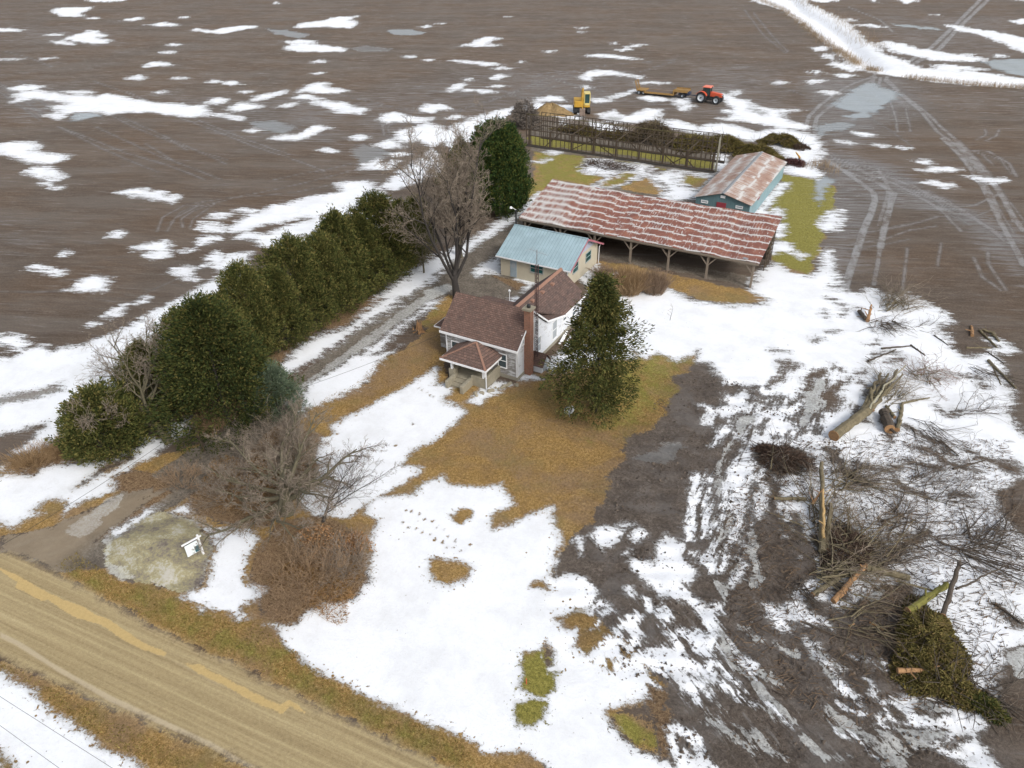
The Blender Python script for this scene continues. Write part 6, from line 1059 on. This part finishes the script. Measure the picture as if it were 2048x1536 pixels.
shrub('ornamental_grass', 'large tan clump of dead ornamental grass in front of the shed', at('P1255,584'), 41, 1500, 2.7, 2.3, M_twt, .014, None, 0, 'grass clump'); shrub('ornamental_grass', 'darker brownish clump right of the tan ornamental grass', at('P1308,584'), 42, 900, 2.4, 1.9, M_twp, .013, None, 0, 'grass clump'); shrub('shrub', 'small brown bush by the right corner of the garage', at('P1200,560'), 43, 90, 1.5, .9, M_twp, .008, None, 3)
shrub('dry_tall_grass', 'bank of rust-brown tall grass at the far left edge', at('P60,925'), 44, 500, 1.3, 2.6, M_twt, .01, None, 0, 'grass clump'); shrub('dry_tall_grass', 'rust-brown tall grass between the left edge and the low round cedar', at('P120,905'), 45, 350, 1.2, 1.8, M_twt, .01, None, 0, 'grass clump')
for i, (p, lb) in enumerate((('P1259,623', 'small leafless sapling in the snow, left of two'), ('P1340,640', 'small leafless sapling with a ring of bare earth, right of two'))):
    t = thing('sapling', lb, 'sapling', at(p)); lv = grow(50+i, 1.5, .03, [(6, .45, 35), (4, .5, 40)], up=.4); seg_obj('stem', lv[0], M_barkb, t, 5); seg_obj('twigs', lv[1]+lv[2], M_twp, t, 3, .009)
M_und = leafmat('tan_undergrowth', [(.07, .04, .018), (.2, .12, .05), (.32, .2, .09), (.3, .16, .07)])
leafy('dead_weeds', 'golden-tan dead weeds at the foot of the verge thicket', at('P640,1170'), 2.9, 2.0, .55, 7000, M_und, 35, 'weeds', .2, .04); leafy('dead_weeds', 'tan dead weeds on the brown ground left of the old maple', at('P500,960'), 3.4, 3.0, .45, 7000, M_und, 36, 'weeds', .2, .04)
# dry reeds on the ditch banks
rs = np.random.RandomState(9); Lr = []
for s_, n, wd in (('T640,0 740,50 860,110 960,180 1040,250 1120,300', 900, 2.4), ('T370,0 520,60 640,150 740,230 850,310 930,360 1000,415', 2600, 1.1), ('T1290,495 1500,515 1800,545 2048,560 2200,575', 1300, .8), ('T1050,440 1130,450', 250, .8), ('R200,200 330,190 420,260', 150, .8)):
    P = tr(s_); k = np.sort(rs.rand(n))*(len(P)-1); i = k.astype(int); f = (k-i)[:, None]; Q = P[i]*(1-f)+P[i+1]*f+rs.randn(n, 2)*wd
    z0 = np.full(n, -.4); A_ = np.column_stack([Q, z0]); Lr.append((A_, A_+np.column_stack([rs.randn(n, 2)*.25, .9+rs.rand(n)*.7])))
A_ = np.concatenate([a for a, b in Lr]); B_ = np.concatenate([b for a, b in Lr]); V, F_ = batch_segs(A_, B_, np.full(len(A_), .03), np.full(len(A_), .012), 3)
o = mesh_np('dry_reeds', V, F_, twigmat('reed_stems', (.2, .14, .085), (.38, .29, .19))); o['kind'] = 'stuff'; o['label'] = 'dry tan reeds along the banks of the snowy ditch'; o['category'] = 'reeds'
# ------------------------------------------------------------ FELLED TREES AND BRUSH
def endcap(t, p, d, r, m=M_torn):
    d = d.normalized(); MB().tube(p-d*.02, p+d*.015, r*1.0, r*.98, 12).build('cut_face', m, t)
def log(name, label, a, b, r0, r1, m=M_barkl, seed=0, z0=None, z1=None, cut=True, group=None, bend=.05, stubs=3):
    rs = random.Random(seed); a = Vector(a); b = Vector(b); a.z = r0 if z0 is None else z0; b.z = r1 if z1 is None else z1
    t = thing(name, label, 'log', (a.x, a.y, 0), 0, group); o_ = Vector((a.x, a.y, 0)); n = 11; pts = []; L = (b-a).length
    for i in range(n+1): pts.append(a.lerp(b, i/n)-o_+(Vector((rs.gauss(0, bend), rs.gauss(0, bend), rs.gauss(0, bend*.5)))*L*.16 if 0 < i < n else Vector()))
    rr = [(r0+(r1-r0)*i/n)*(rs.uniform(.86, 1.12) if i else 1) for i in range(n+1)]; bend *= .5; mb_ = MB().path(pts, rr, 9)
    for _ in range(stubs): k = rs.randint(1, n-1); d = Vector((rs.gauss(0, 1), rs.gauss(0, 1), abs(rs.gauss(0, .7)))).normalized(); mb_.tube(pts[k], pts[k]+d*rs.uniform(.3, .9), rr[k]*.4, rr[k]*.2, 5)
    mb_.build('stem', m, t)
    if cut: endcap(t, pts[0], pts[0]-pts[1], r0)
    return t
BR_N = 1.0
def brush(name, label, g, dirv, n, L, wid, hgt_, seed, m=M_twd, rbig=.035, fan=.5, group=None, cat='brush pile', spec=1, rmin=.01):
    """limbs lying roughly along dirv, each with side twigs"""
    rs = random.Random(seed); S_ = []; T_ = []; dv = Vector((dirv[0], dirv[1], 0)).normalized(); sv = Vector((-dv.y, dv.x, 0))
    for _ in range(n):
        p = dv*rs.uniform(-.5, .5)*L*.5+sv*rs.gauss(0, wid*.5); p.z = abs(rs.gauss(.1, hgt_*.5)); ang = rs.gauss(0, fan); d = (dv*math.cos(ang)+sv*math.sin(ang)); d.z = rs.gauss(.02, .12)
        l = L*rs.uniform(.35, .9); r_ = rbig*rs.uniform(.4, 1.2); q = p
        for i in range(5):
            d = (d+Vector((rs.gauss(0, .12), rs.gauss(0, .12), rs.gauss(0, .05)))).normalized(); q2 = q+d*l/5; q2.z = max(.03, min(q2.z, hgt_*1.6)); S_.append((q, q2, r_, r_*.8)); r_ *= .78
            for _ in range(spec):
                e = (d+Vector((rs.gauss(0, .6), rs.gauss(0, .6), rs.gauss(0, .35)))).normalized(); w_ = q2; r2 = max(r_*.45, rmin); l2 = l*.36*rs.uniform(.5, 1.2)
                for j in range(2):
                    w2 = w_+e*l2/2; w2.z = max(.02, w2.z); T_.append((w_, w2, r2, r2*.7)); 
                    for _ in range(1):
                        f = (e+Vector((rs.gauss(0, .6), rs.gauss(0, .6), rs.gauss(0, .4)))).normalized(); w3 = w2+f*l2*.5; w3.z = max(.02, w3.z); T_.append((w2, w3, r2*.6, r2*.4))
                    w_ = w2; e = (e+Vector((rs.gauss(0, .2), rs.gauss(0, .2), rs.gauss(0, .1)))).normalized()
            q = q2
    t = thing(name, label, cat, g, 0, group); seg_obj('branches', S_, M_barkl if m != M_twd else M_bark, t, 5, .008); seg_obj('twigs', T_, m, t, 3, rmin); return t
def w2(s): v = at(s); return v
def dirp(a, b): v = at(b)-at(a); return (v.x, v.y)
log('felled_tree', 'largest felled trunk with orange cut end pointing at the house, right of the root heap', at('Y735,1100'), at('Y960,930'), .48, .4, seed=1, z1=.5, bend=.02); 
log('split_limb', 'long pale split limb lying on the largest felled trunk', at('Y930,960'), at('Y1220,640'), .12, .05, plain('pale_limb', (.3, .28, .2), .9, 0, .3), 2, .6, .9, cut=False, stubs=1)
ends = [('Y1060,660', .22), ('Y1110,670', .18), ('Y1170,650', .2), ('Y1010,760', .2), ('Y1130,760', .16), ('Y1200,700', .14), ('Y980,800', .16)]
for i, (e_, r_) in enumerate(ends): log('felled_limb', 'mossy limb behind the largest felled trunk, '+('topmost of the fan', 'second from the top of the fan', 'longest, at the right of the fan', 'lowest left of the fan', 'short one mid fan', 'rightmost thin one', 'stub nearest the trunk')[i], at('Y%d,%d' % (920+i*14, 950-i*5)), at(e_), r_, r_*.5, M_barkl, 10+i, .4, .35+.1*i, i % 2 == 0, 'limbs of the largest felled trunk', .06)
log('sawn_log', 'short thick log with orange cut end under the felled limbs', at('Y1120,1050'), at('Y1080,930'), .42, .4, M_bark, 3)
log('felled_limb', 'forked olive limb standing off the sawn log, right of it', at('Y1175,1040'), at('Y1215,850'), .2, .12, M_barkl, 4); log('felled_limb', 'thin olive limb running up right from the forked limb', at('Y1215,850'), at('Y1400,810'), .1, .05, M_barkl, 5); log('felled_limb', 'olive limb crossing from the fork toward the sawn log', at('Y1160,950'), at('Y1100,870'), .14, .12, M_barkl, 6)
brush('brush_pile', 'reddish twiggy brush at the far end of the largest felled trunk', at('Y1360,690'), dirp('Y1200,800', 'Y1420,640'), 46, 3.6, 1.8, .8, 51, twigmat('red_brown_twigs', (.14, .07, .045), (.26, .14, .09)), .03, .9)
brush('brush_pile', 'dark twigs tangled along the limbs of the largest felled trunk', at('Y1080,800'), dirp('Y950,950', 'Y1230,640'), 44, 4.6, 1.6, .7, 52, M_tw, .04, .4)
brush('brush_pile', 'grey brushwood with broken stems at the top of the snowy yard', at('Y1140,200'), dirp('Y980,330', 'Y1250,90'), 60, 6., 1.6, .7, 53, M_tw, .04, .35); brush('brush_pile', 'low dark brush just below the grey brushwood', at('Y1080,310'), dirp('Y960,240', 'Y1200,380'), 30, 3.2, 1.2, .6, 54, M_twd, .05, .9)
log('broken_limb', 'short broken stump end at the left of the grey brushwood', at('Y915,225'), at('Y960,280'), .2, .22, M_bark, 60); log('broken_limb', 'splintered orange stub standing in the grey brushwood', at('Y975,290'), at('Y990,215'), .22, .08, M_torn, 61, .2, .8, False)
for i, (a, b, r_, lb) in enumerate((('Y1690,390', 'Y1685,320', .17, 'pale splintered stub on the mud at the upper right'), ('Y1740,350', 'Y1860,465', .12, 'bent limb right of the pale splintered stub'), ('Y1760,345', 'Y1860,380', .12, 'upper crooked limb right of the pale stub'), ('Y1830,370', 'Y1875,425', .16, 'short thick piece at the end of the crooked limb'), ('Y1650,470', 'Y1820,470', .1, 'bowed limb lying below the pale splintered stub'), ('Y1800,560', 'Y1990,745', .15, 'long limb slanting down at the right snow edge'), ('Y1820,570', 'Y1890,720', .08, 'thin limb beside the long slanting one'), ('Y1800,500', 'Y1910,575', .07, 'thin dark stick above the long slanting limb'), ('Y1070,475', 'Y1280,455', .1, 'dark straight limb above the reddish brush'), ('Y980,560', 'Y1170,480', .1, 'dark limb slanting left above the felled trunk'), ('Y1270,450', 'Y1370,520', .09, 'forked dark stick right of the straight limb'), ('Y1430,380', 'Y1530,450', .06, 'thin stick on the open snow at the upper right'), ('Y1560,1300', 'Y1780,1240', .09, 'grey stick lying in the lower right slush'), ('Y1480,1110', 'Y1600,1210', .08, 'dark stick slanting below the sawn log'))): log('broken_limb', lb, at(a), at(b), r_, r_*.6, M_torn if i == 0 else (M_barkl if i in (1, 2, 3, 4, 5, 6) else M_bark), 70+i, cut=False, stubs=2)
for i, (c_, a, b, n, L, wd, lb) in enumerate((('Y1730,640', 'Y1600,600', 'Y1850,700', 14, 4., .9, 'thin dark branches on the snow right of the reddish brush'), ('Y1650,910', 'Y1500,930', 'Y1820,870', 12, 4.2, .5, 'spindly dark branch on the snow below the reddish brush'), ('Y1330,1000', 'Y1200,900', 'Y1480,1080', 22, 4.4, 1.3, 'dark branches scattered right of the sawn log'), ('Y1360,330', 'Y1260,330', 'Y1420,320', 6, 2.6, .6, 'faint sparse twigs right of the grey brushwood'), ('D1000,230', 'D860,300', 'D1100,190', 20, 4., 1., 'dark branches above the big tangle on the snow'), ('D1180,320', 'D1080,350', 'D1350,240', 14, 4., .6, 'fine branch on open snow right of the big tangle'))): brush('brush_pile', lb, at(c_), dirp(a, b), n, L*1.15, wd, .35, 90+i, M_twd, .035, .35)
# root heap
def slash(name, label, g, rx, ry, h, n, m, seed, sticks=30, group=None, cat='brush pile', ln=.3, wd=.1, ms=M_bark, base=True):
    t = thing(name, label, cat, g, 0, group); rs = np.random.RandomState(seed); a = rs.rand(n)*6.283; r_ = np.sqrt(rs.rand(n))*(1+.25*np.sin(a*3+seed)+.12*np.sin(a*6+2)); top_ = h*np.clip(1-(r_/1.15)**2, .04, 1)*(1+.25*np.sin(a*4+r_*5)); z = top_*(1-rs.rand(n)**2*.6)
    V, F_ = sprigs(np.stack([r_*rx*np.cos(a), r_*ry*np.sin(a), z], 1), np.stack([np.cos(a)*.5+rs.randn(n)*.7, np.sin(a)*.5+rs.randn(n)*.7, rs.randn(n)*.45], 1), ln*(.5+rs.rand(n)), wd*(.5+rs.rand(n)), rs); mesh_np('foliage', V, F_, m, t)
    r2 = random.Random(seed); S_ = []
    for _ in range(sticks):
        a_ = r2.uniform(0, 6.28); q = math.sqrt(r2.random()); p = Vector((q*rx*math.cos(a_), q*ry*math.sin(a_), h*(1-q*q)*r2.uniform(.5, 1.05))); d = Vector((r2.gauss(0, 1), r2.gauss(0, 1), r2.gauss(0, .35))).normalized(); l = r2.uniform(.4, 1.4)*max(.7, rx*.4)
        k = Vector((r2.gauss(0, .15), r2.gauss(0, .15), r2.gauss(0, .1))); S_ += [(p, p+d*l, .035, .025), (p+d*l, p+d*l*2+k*l, .025, .012)]
    for s in S_: s[0].z = max(.03, s[0].z); s[1].z = max(.03, s[1].z)
    seg_obj('branches', S_, ms, t, 5); return t
M_root = leafmat('root_fibres', [(.035, .022, .017), (.075, .05, .038), (.13, .09, .065)])
M_rootc = plain('clod_earth', (.055, .042, .035), .95, 0, .4, 3)
rh = slash('root_heap', 'dark reddish heap of roots and earth in the snow at the centre right', at('D300,110'), 2.2, 1.3, 1.0, 5200, M_root, 101, 120, None, 'root heap', .3, .035, M_bark); 
log('broken_limb', 'olive stick lying on the near face of the root heap', at('D238,170'), at('D245,85'), .06, .05, M_barkl, 102, .3, 1., False)
# big tangle
log('shattered_trunk', 'upright-pointing shattered trunk with yellow splinters in the big tangle', at('D510,610'), at('D490,200'), .26, .13, M_barkl, 110, .35, 1.5, False, None, .03); log('splintered_limb', 'yellow splintered piece beside the shattered trunk', at('D455,370'), at('D500,330'), .12, .05, M_torn, 111, .6, 1.3, False); log('splintered_limb', 'long orange split piece on the shattered trunk', at('D510,560'), at('D500,330'), .12, .08, plain('fresh_split_wood', (.45, .3, .13), .85, 0, .3, 6), 112, .75, 1.25, False)
log('felled_limb', 'olive limb reaching left from the shattered trunk', at('D260,315'), at('D430,320'), .12, .14, M_barkl, 113); log('felled_limb', 'second mossy stem close right of the shattered trunk', at('D530,600'), at('D545,380'), .2, .14, M_barkl, 114, .3, .8)
log('splintered_limb', 'long orange splintered limb lying low under the tangle', at('D570,865'), at('D740,690'), .2, .16, M_torn, 115, .2, .5); log('felled_limb', 'dark mossy log running right from the orange splintered limb', at('D740,700'), at('D970,745'), .25, .2, M_barkl, 116, .45, .25); log('felled_limb', 'olive limb in the lower left of the tangle', at('D460,830'), at('D600,740'), .18, .16, M_barkl, 117)
for i, (c_, a, b, n, L, wd, hh, m, lb) in enumerate((('D470,420', 'D420,600', 'D500,220', 26, 6., 1.4, .9, M_tw, 'olive-grey branches around the shattered trunk'), ('D640,260', 'D400,330', 'D900,200', 24, 6.5, 1.4, .7, M_tw, 'long branches sweeping right from the top of the shattered trunk'), ('D620,600', 'D430,760', 'D760,470', 40, 6., 1.8, 1.1, twigmat('brown_twigs', (.11, .075, .04), (.22, .16, .1)), 'brown twig mass at the heart of the tangle'), ('D860,440', 'D700,480', 'D1060,400', 20, 5.5, 1.2, .6, M_twd, 'dark branches right of the brown twig mass'), ('D1150,570', 'D950,560', 'D1400,600', 26, 8., 1.1, .5, M_twd, 'long dark swath of branches pointing to the right edge'), ('D1350,530', 'D1200,560', 'D1500,500', 20, 4.5, .9, .5, M_twd, 'sparse twigs at the tip of the long dark swath'), ('D820,640', 'D700,760', 'D960,540', 30, 5., 1.2, .6, M_twd, 'dark branches under the long swath'), ('D560,720', 'D380,760', 'D700,640', 40, 5., .9, .8, M_tw, 'pale whips along the lower edge of the tangle'), ('D700,980', 'D520,900', 'D900,1080', 22, 6., 1.4, .4, twigmat('muddy_twigs', (.07, .05, .035), (.16, .11, .07)), 'muddy twigs strewn between the tangle and the cedar heap'), ('D400,800', 'D340,760', 'D450,850', 18, 2., .8, .5, M_twd, 'small dark brush at the lower left end of the tangle'), ('D1350,1340', 'D1220,1280', 'D1420,1400', 24, 3.5, .7, .4, M_twd, 'dark sticks at the lower right of the cedar heap'), ('D620,200', 'D500,180', 'D760,200', 20, 3.6, 1.2, .4, M_twd, 'dark twigs between the root heap and the tangle'))): brush('brush_pile', lb, at(c_), dirp(a, b), int(n*1.25), L*1.1, wd, hh, 120+i, m, .05, .75)
slash('root_heap', 'brown matted mass of twigs and roots in the middle of the big tangle', at('D650,600'), 1.7, 2.2, .9, 6000, M_root, 190, 110, None, 'brush pile', .3, .035, M_barkl)
# cedar heap at the lower right
slash('cedar_heap', 'big heap of olive cedar boughs at the lower right', at('D1060,1090'), 1.8, 2.9, 1.1, 22000, M_slash, 140, 140, None, 'brush pile', .24, .06); slash('cedar_heap', 'lower part of the cedar heap, browner boughs', at('D1150,1290'), 2.0, 1.5, .8, 9000, M_slash, 141, 80, None, 'brush pile', .24, .055); slash('cedar_heap', 'small green cedar bough at the lower right tip of the heap', at('D1330,1400'), 1.5, .7, .5, 4500, M_spr, 142, 16, None, 'brush pile', .22, .06)
log('felled_limb', 'mossy yellow-green log jutting from the top of the cedar heap', at('D950,945'), at('D1160,800'), .24, .2, plain('moss_green_log', (.16, .15, .035), .95, 0, .4, 4), 150, .7, .6); log('felled_limb', 'grey stem standing up at the right of the mossy log', at('D1130,980'), at('D1200,740'), .17, .13, M_bark, 151, .9, 1.6); log('felled_limb', 'long thin grey limb pointing up right from the cedar heap', at('D1200,840'), at('D1490,690'), .08, .04, M_bark, 152, .9, .5, False); log('splintered_limb', 'orange splintered limb at the foot of the cedar heap', at('D900,1250'), at('D1060,1250'), .16, .12, M_torn, 153, .5, .5, False); log('broken_limb', 'brown stick running left from the cedar heap over the mud', at('D400,965'), at('D700,1080'), .07, .07, M_bark, 154); log('broken_limb', 'dark stick slanting on the snow at the far right', at('D1435,875'), at('D1570,975'), .09, .06, M_bark, 155); log('broken_limb', 'thin mossy pole across the top left of the cedar heap', at('D900,770'), at('D1100,830'), .07, .06, M_barkl, 156, .4, .5); log('broken_limb', 'yellow split chip on the mud left of the cedar heap', at('D655,990'), at('D685,975'), .07, .03, M_torn, 157, cut=False, stubs=0); log('broken_limb', 'orange split chip close left of the cedar heap', at('D765,970'), at('D840,1010'), .07, .03, M_torn, 158, cut=False, stubs=0)
# piles behind the stripped barn
slash('root_pile', 'grey pile of uprooted roots at the left end of the stripped barn', at('P1048,252'), 3.2, 3., 4.0, 5200, leafmat('grey_roots', [(.06, .05, .045), (.14, .12, .105), (.24, .21, .18)]), 160, 90, None, 'root pile', .8, .09)
slash('brush_pile', 'round brown brush pile behind the middle of the stripped barn', at('P1305,283'), 4.4, 2.8, 3.0, 9000, leafmat('brown_brush', [(.05, .038, .025), (.11, .085, .05), (.17, .14, .08)]), 161, 60, None, 'brush pile', .6, .08)
for i, (p, rx, ry, h, lb) in enumerate((('P1385,296', 4.5, 2.6, 1.9, 'green-brown slash pile behind the right end of the stripped barn'), ('P1450,300', 4., 2.3, 2.1, 'green-brown slash pile between the stripped barn and the teal barn'), ('P1515,312', 3.8, 2.2, 1.6, 'green-brown slash pile behind the teal barn'), ('P1562,288', 3.6, 2., 1.5, 'olive slash pile on the snow, rightmost behind the teal barn'), ('P1160,266', 5., 1.6, 1.2, 'low brown slash behind the left half of the stripped barn'), ('P1235,276', 5., 1.5, 1.0, 'low brown slash left of the round brown pile'))): slash('slash_pile', lb, at(p), rx, ry, h, 13000 if i < 4 else 6000, M_slash if i < 4 else M_brown, 170+i, 60, None, 'brush pile', .4, .08)
slash('root_heap', 'dark maroon root clump with a yellow splinter behind the teal barn', at('P1588,328'), 1.8, 1.2, .7, 1600, leafmat('maroon_roots', [(.04, .018, .02), (.09, .04, .04), (.14, .07, .06)]), 180, 25, None, 'root heap', .5, .08); log('splintered_limb', 'bright yellow-orange splinter on the maroon root clump', at('P1598,322'), at('P1590,314'), .16, .08, plain('bright_split', (.6, .33, .04), .8), 181, .6, .8, False, stubs=0)
slash('root_heap', 'small reddish root clump at the right end of the olive slash pile', at('P1600,297'), 1.5, 1., .7, 1200, M_root, 182, 20, None, 'root heap', .4, .08)
slash('garden_brush', 'dark stack of prunings on the snow in front of the stripped barn', at('Z960,830'), 4.2, 1.7, .35, 900, M_root, 183, 90, None, 'brush pile', .5, .06)
# wood chips and clods strewn over the yard
rs = np.random.RandomState(77); P_ = []
poly = tr('D0,300 300,0 1500,0 1584,700 1400,1400 600,1536 0,1200'); lo, hi = poly.min(0), poly.max(0); Q = lo+rs.rand(9000, 2)*(hi-lo); Q = Q[sd_poly(Q[:, 0], Q[:, 1], poly) > 0]; a = rs.rand(len(Q))*6.283; l = .12+rs.rand(len(Q))**3*.7; ori = R(35)+rs.randn(len(Q))*.8
A_ = np.column_stack([Q, np.full(len(Q), .05)]); B_ = A_+np.column_stack([np.cos(ori)*l, np.sin(ori)*l, rs.rand(len(Q))*.06]); V, F_ = batch_segs(A_, B_, .015+rs.rand(len(Q))*.02, np.full(len(Q), .012), 4)
o = mesh_np('strewn_twigs', V, F_, twigmat('strewn_wood', (.035, .026, .022), (.17, .115, .07))); o['kind'] = 'stuff'; o['label'] = 'broken twigs and wood chips strewn over the muddy snow'; o['category'] = 'debris'
# clods of turned earth
rs = np.random.RandomState(88); poly = tr('B700,120 1240,250 1877,500 1877,1536 G1800,1000 1400,1500 P1500,1600 E900,1400 560,800 440,80 B200,1100 330,700'); lo, hi = poly.min(0), poly.max(0)
Q = lo+rs.rand(15000, 2)*(hi-lo); kk = np.sin(Q[:, 0]*.9+2*np.sin(Q[:, 1]*.5))+np.sin(Q[:, 1]*1.3-Q[:, 0]*.6)+rs.randn(len(Q))*.8; Q = Q[(sd_poly(Q[:, 0], Q[:, 1], poly) > 0) & (kk > .7)]; n = len(Q); r_ = .03+rs.rand(n)**3*.13
T_ = np.array([[1, 0, 0], [-.4, .9, 0], [-.5, -.8, 0], [.1, .05, .8]]); a = rs.rand(n)*6.283; ca, sa = np.cos(a), np.sin(a); V = (T_[None]+rs.randn(n, 4, 3)*.18)*r_[:, None, None]
V = np.stack([V[..., 0]*ca[:, None]-V[..., 1]*sa[:, None], V[..., 0]*sa[:, None]+V[..., 1]*ca[:, None], V[..., 2]], -1)+np.column_stack([Q, np.full(n, .0)])[:, None]
F_ = (np.arange(n)*4)[:, None, None]+np.array([[0, 1, 3], [1, 2, 3], [2, 0, 3]])[None]; o = mesh_np('earth_clods', V.reshape(-1, 3), F_.reshape(-1, 3), twigmat('clod_earth_mix', (.035, .025, .018), (.14, .11, .085))); o['kind'] = 'stuff'; o['label'] = 'clods of dark turned earth over the churned yard'; o['category'] = 'debris'
# tufts of grass on verge and lawn
def tufts(name, label, polys, dens, h, m, seed):
    rs = np.random.RandomState(seed); AA = []
    for s_ in polys:
        P = tr(s_); lo, hi = P.min(0), P.max(0); n = int(np.prod(hi-lo)*dens); Q = lo+rs.rand(n, 2)*(hi-lo); AA.append(Q[sd_poly(Q[:, 0], Q[:, 1], P) > .1])
    Q = np.concatenate(AA); n = len(Q); V, F_ = sprigs(np.column_stack([Q, np.full(n, .0)]), np.column_stack([rs.randn(n, 2)*.7, .6+rs.rand(n)]), h*(.5+rs.rand(n)), np.full(n, .03)+rs.rand(n)*.03, rs); o = mesh_np(name, V, F_, m); o['kind'] = 'stuff'; o['label'] = label; o['category'] = 'grass'
tufts('verge_grass', 'matted brown-green grass along both sides of the gravel road', ['A280,480 400,400 560,500 640,560 880,610 1080,720 1370,780 C430,930 900,1150 1280,1300 1400,1488 1200,1488 900,1330 650,1190 300,1030 0,900 A1300,1000 950,850 600,670 420,570', 'A0,975 200,1070 400,1180 760,1350 1080,1536 780,1536 540,1410 360,1280 180,1140 0,1010'], 90, .14, leafmat('matted_grass', [(.06, .045, .014), (.15, .115, .03), (.25, .19, .055), (.36, .29, .11)]), 5)
tufts('lawn_grass', 'short golden dead grass of the lawn in front of the farmhouse', ['K1040,390 1130,350 1330,230 1530,190 B440,120 640,180 700,260 640,420 500,560 330,600 330,740 200,870 200,1020 K1640,1060 1400,1050 1350,950 1270,840 960,850 900,760 700,720 860,570 1000,450', 'K390,170 480,60 620,0 880,20 840,120 560,280 330,400 200,470 50,400 160,290 330,220'], 60, .09, leafmat('gold_grass', [(.1, .055, .018), (.2, .12, .036), (.31, .195, .07), (.4, .28, .12)]), 6)
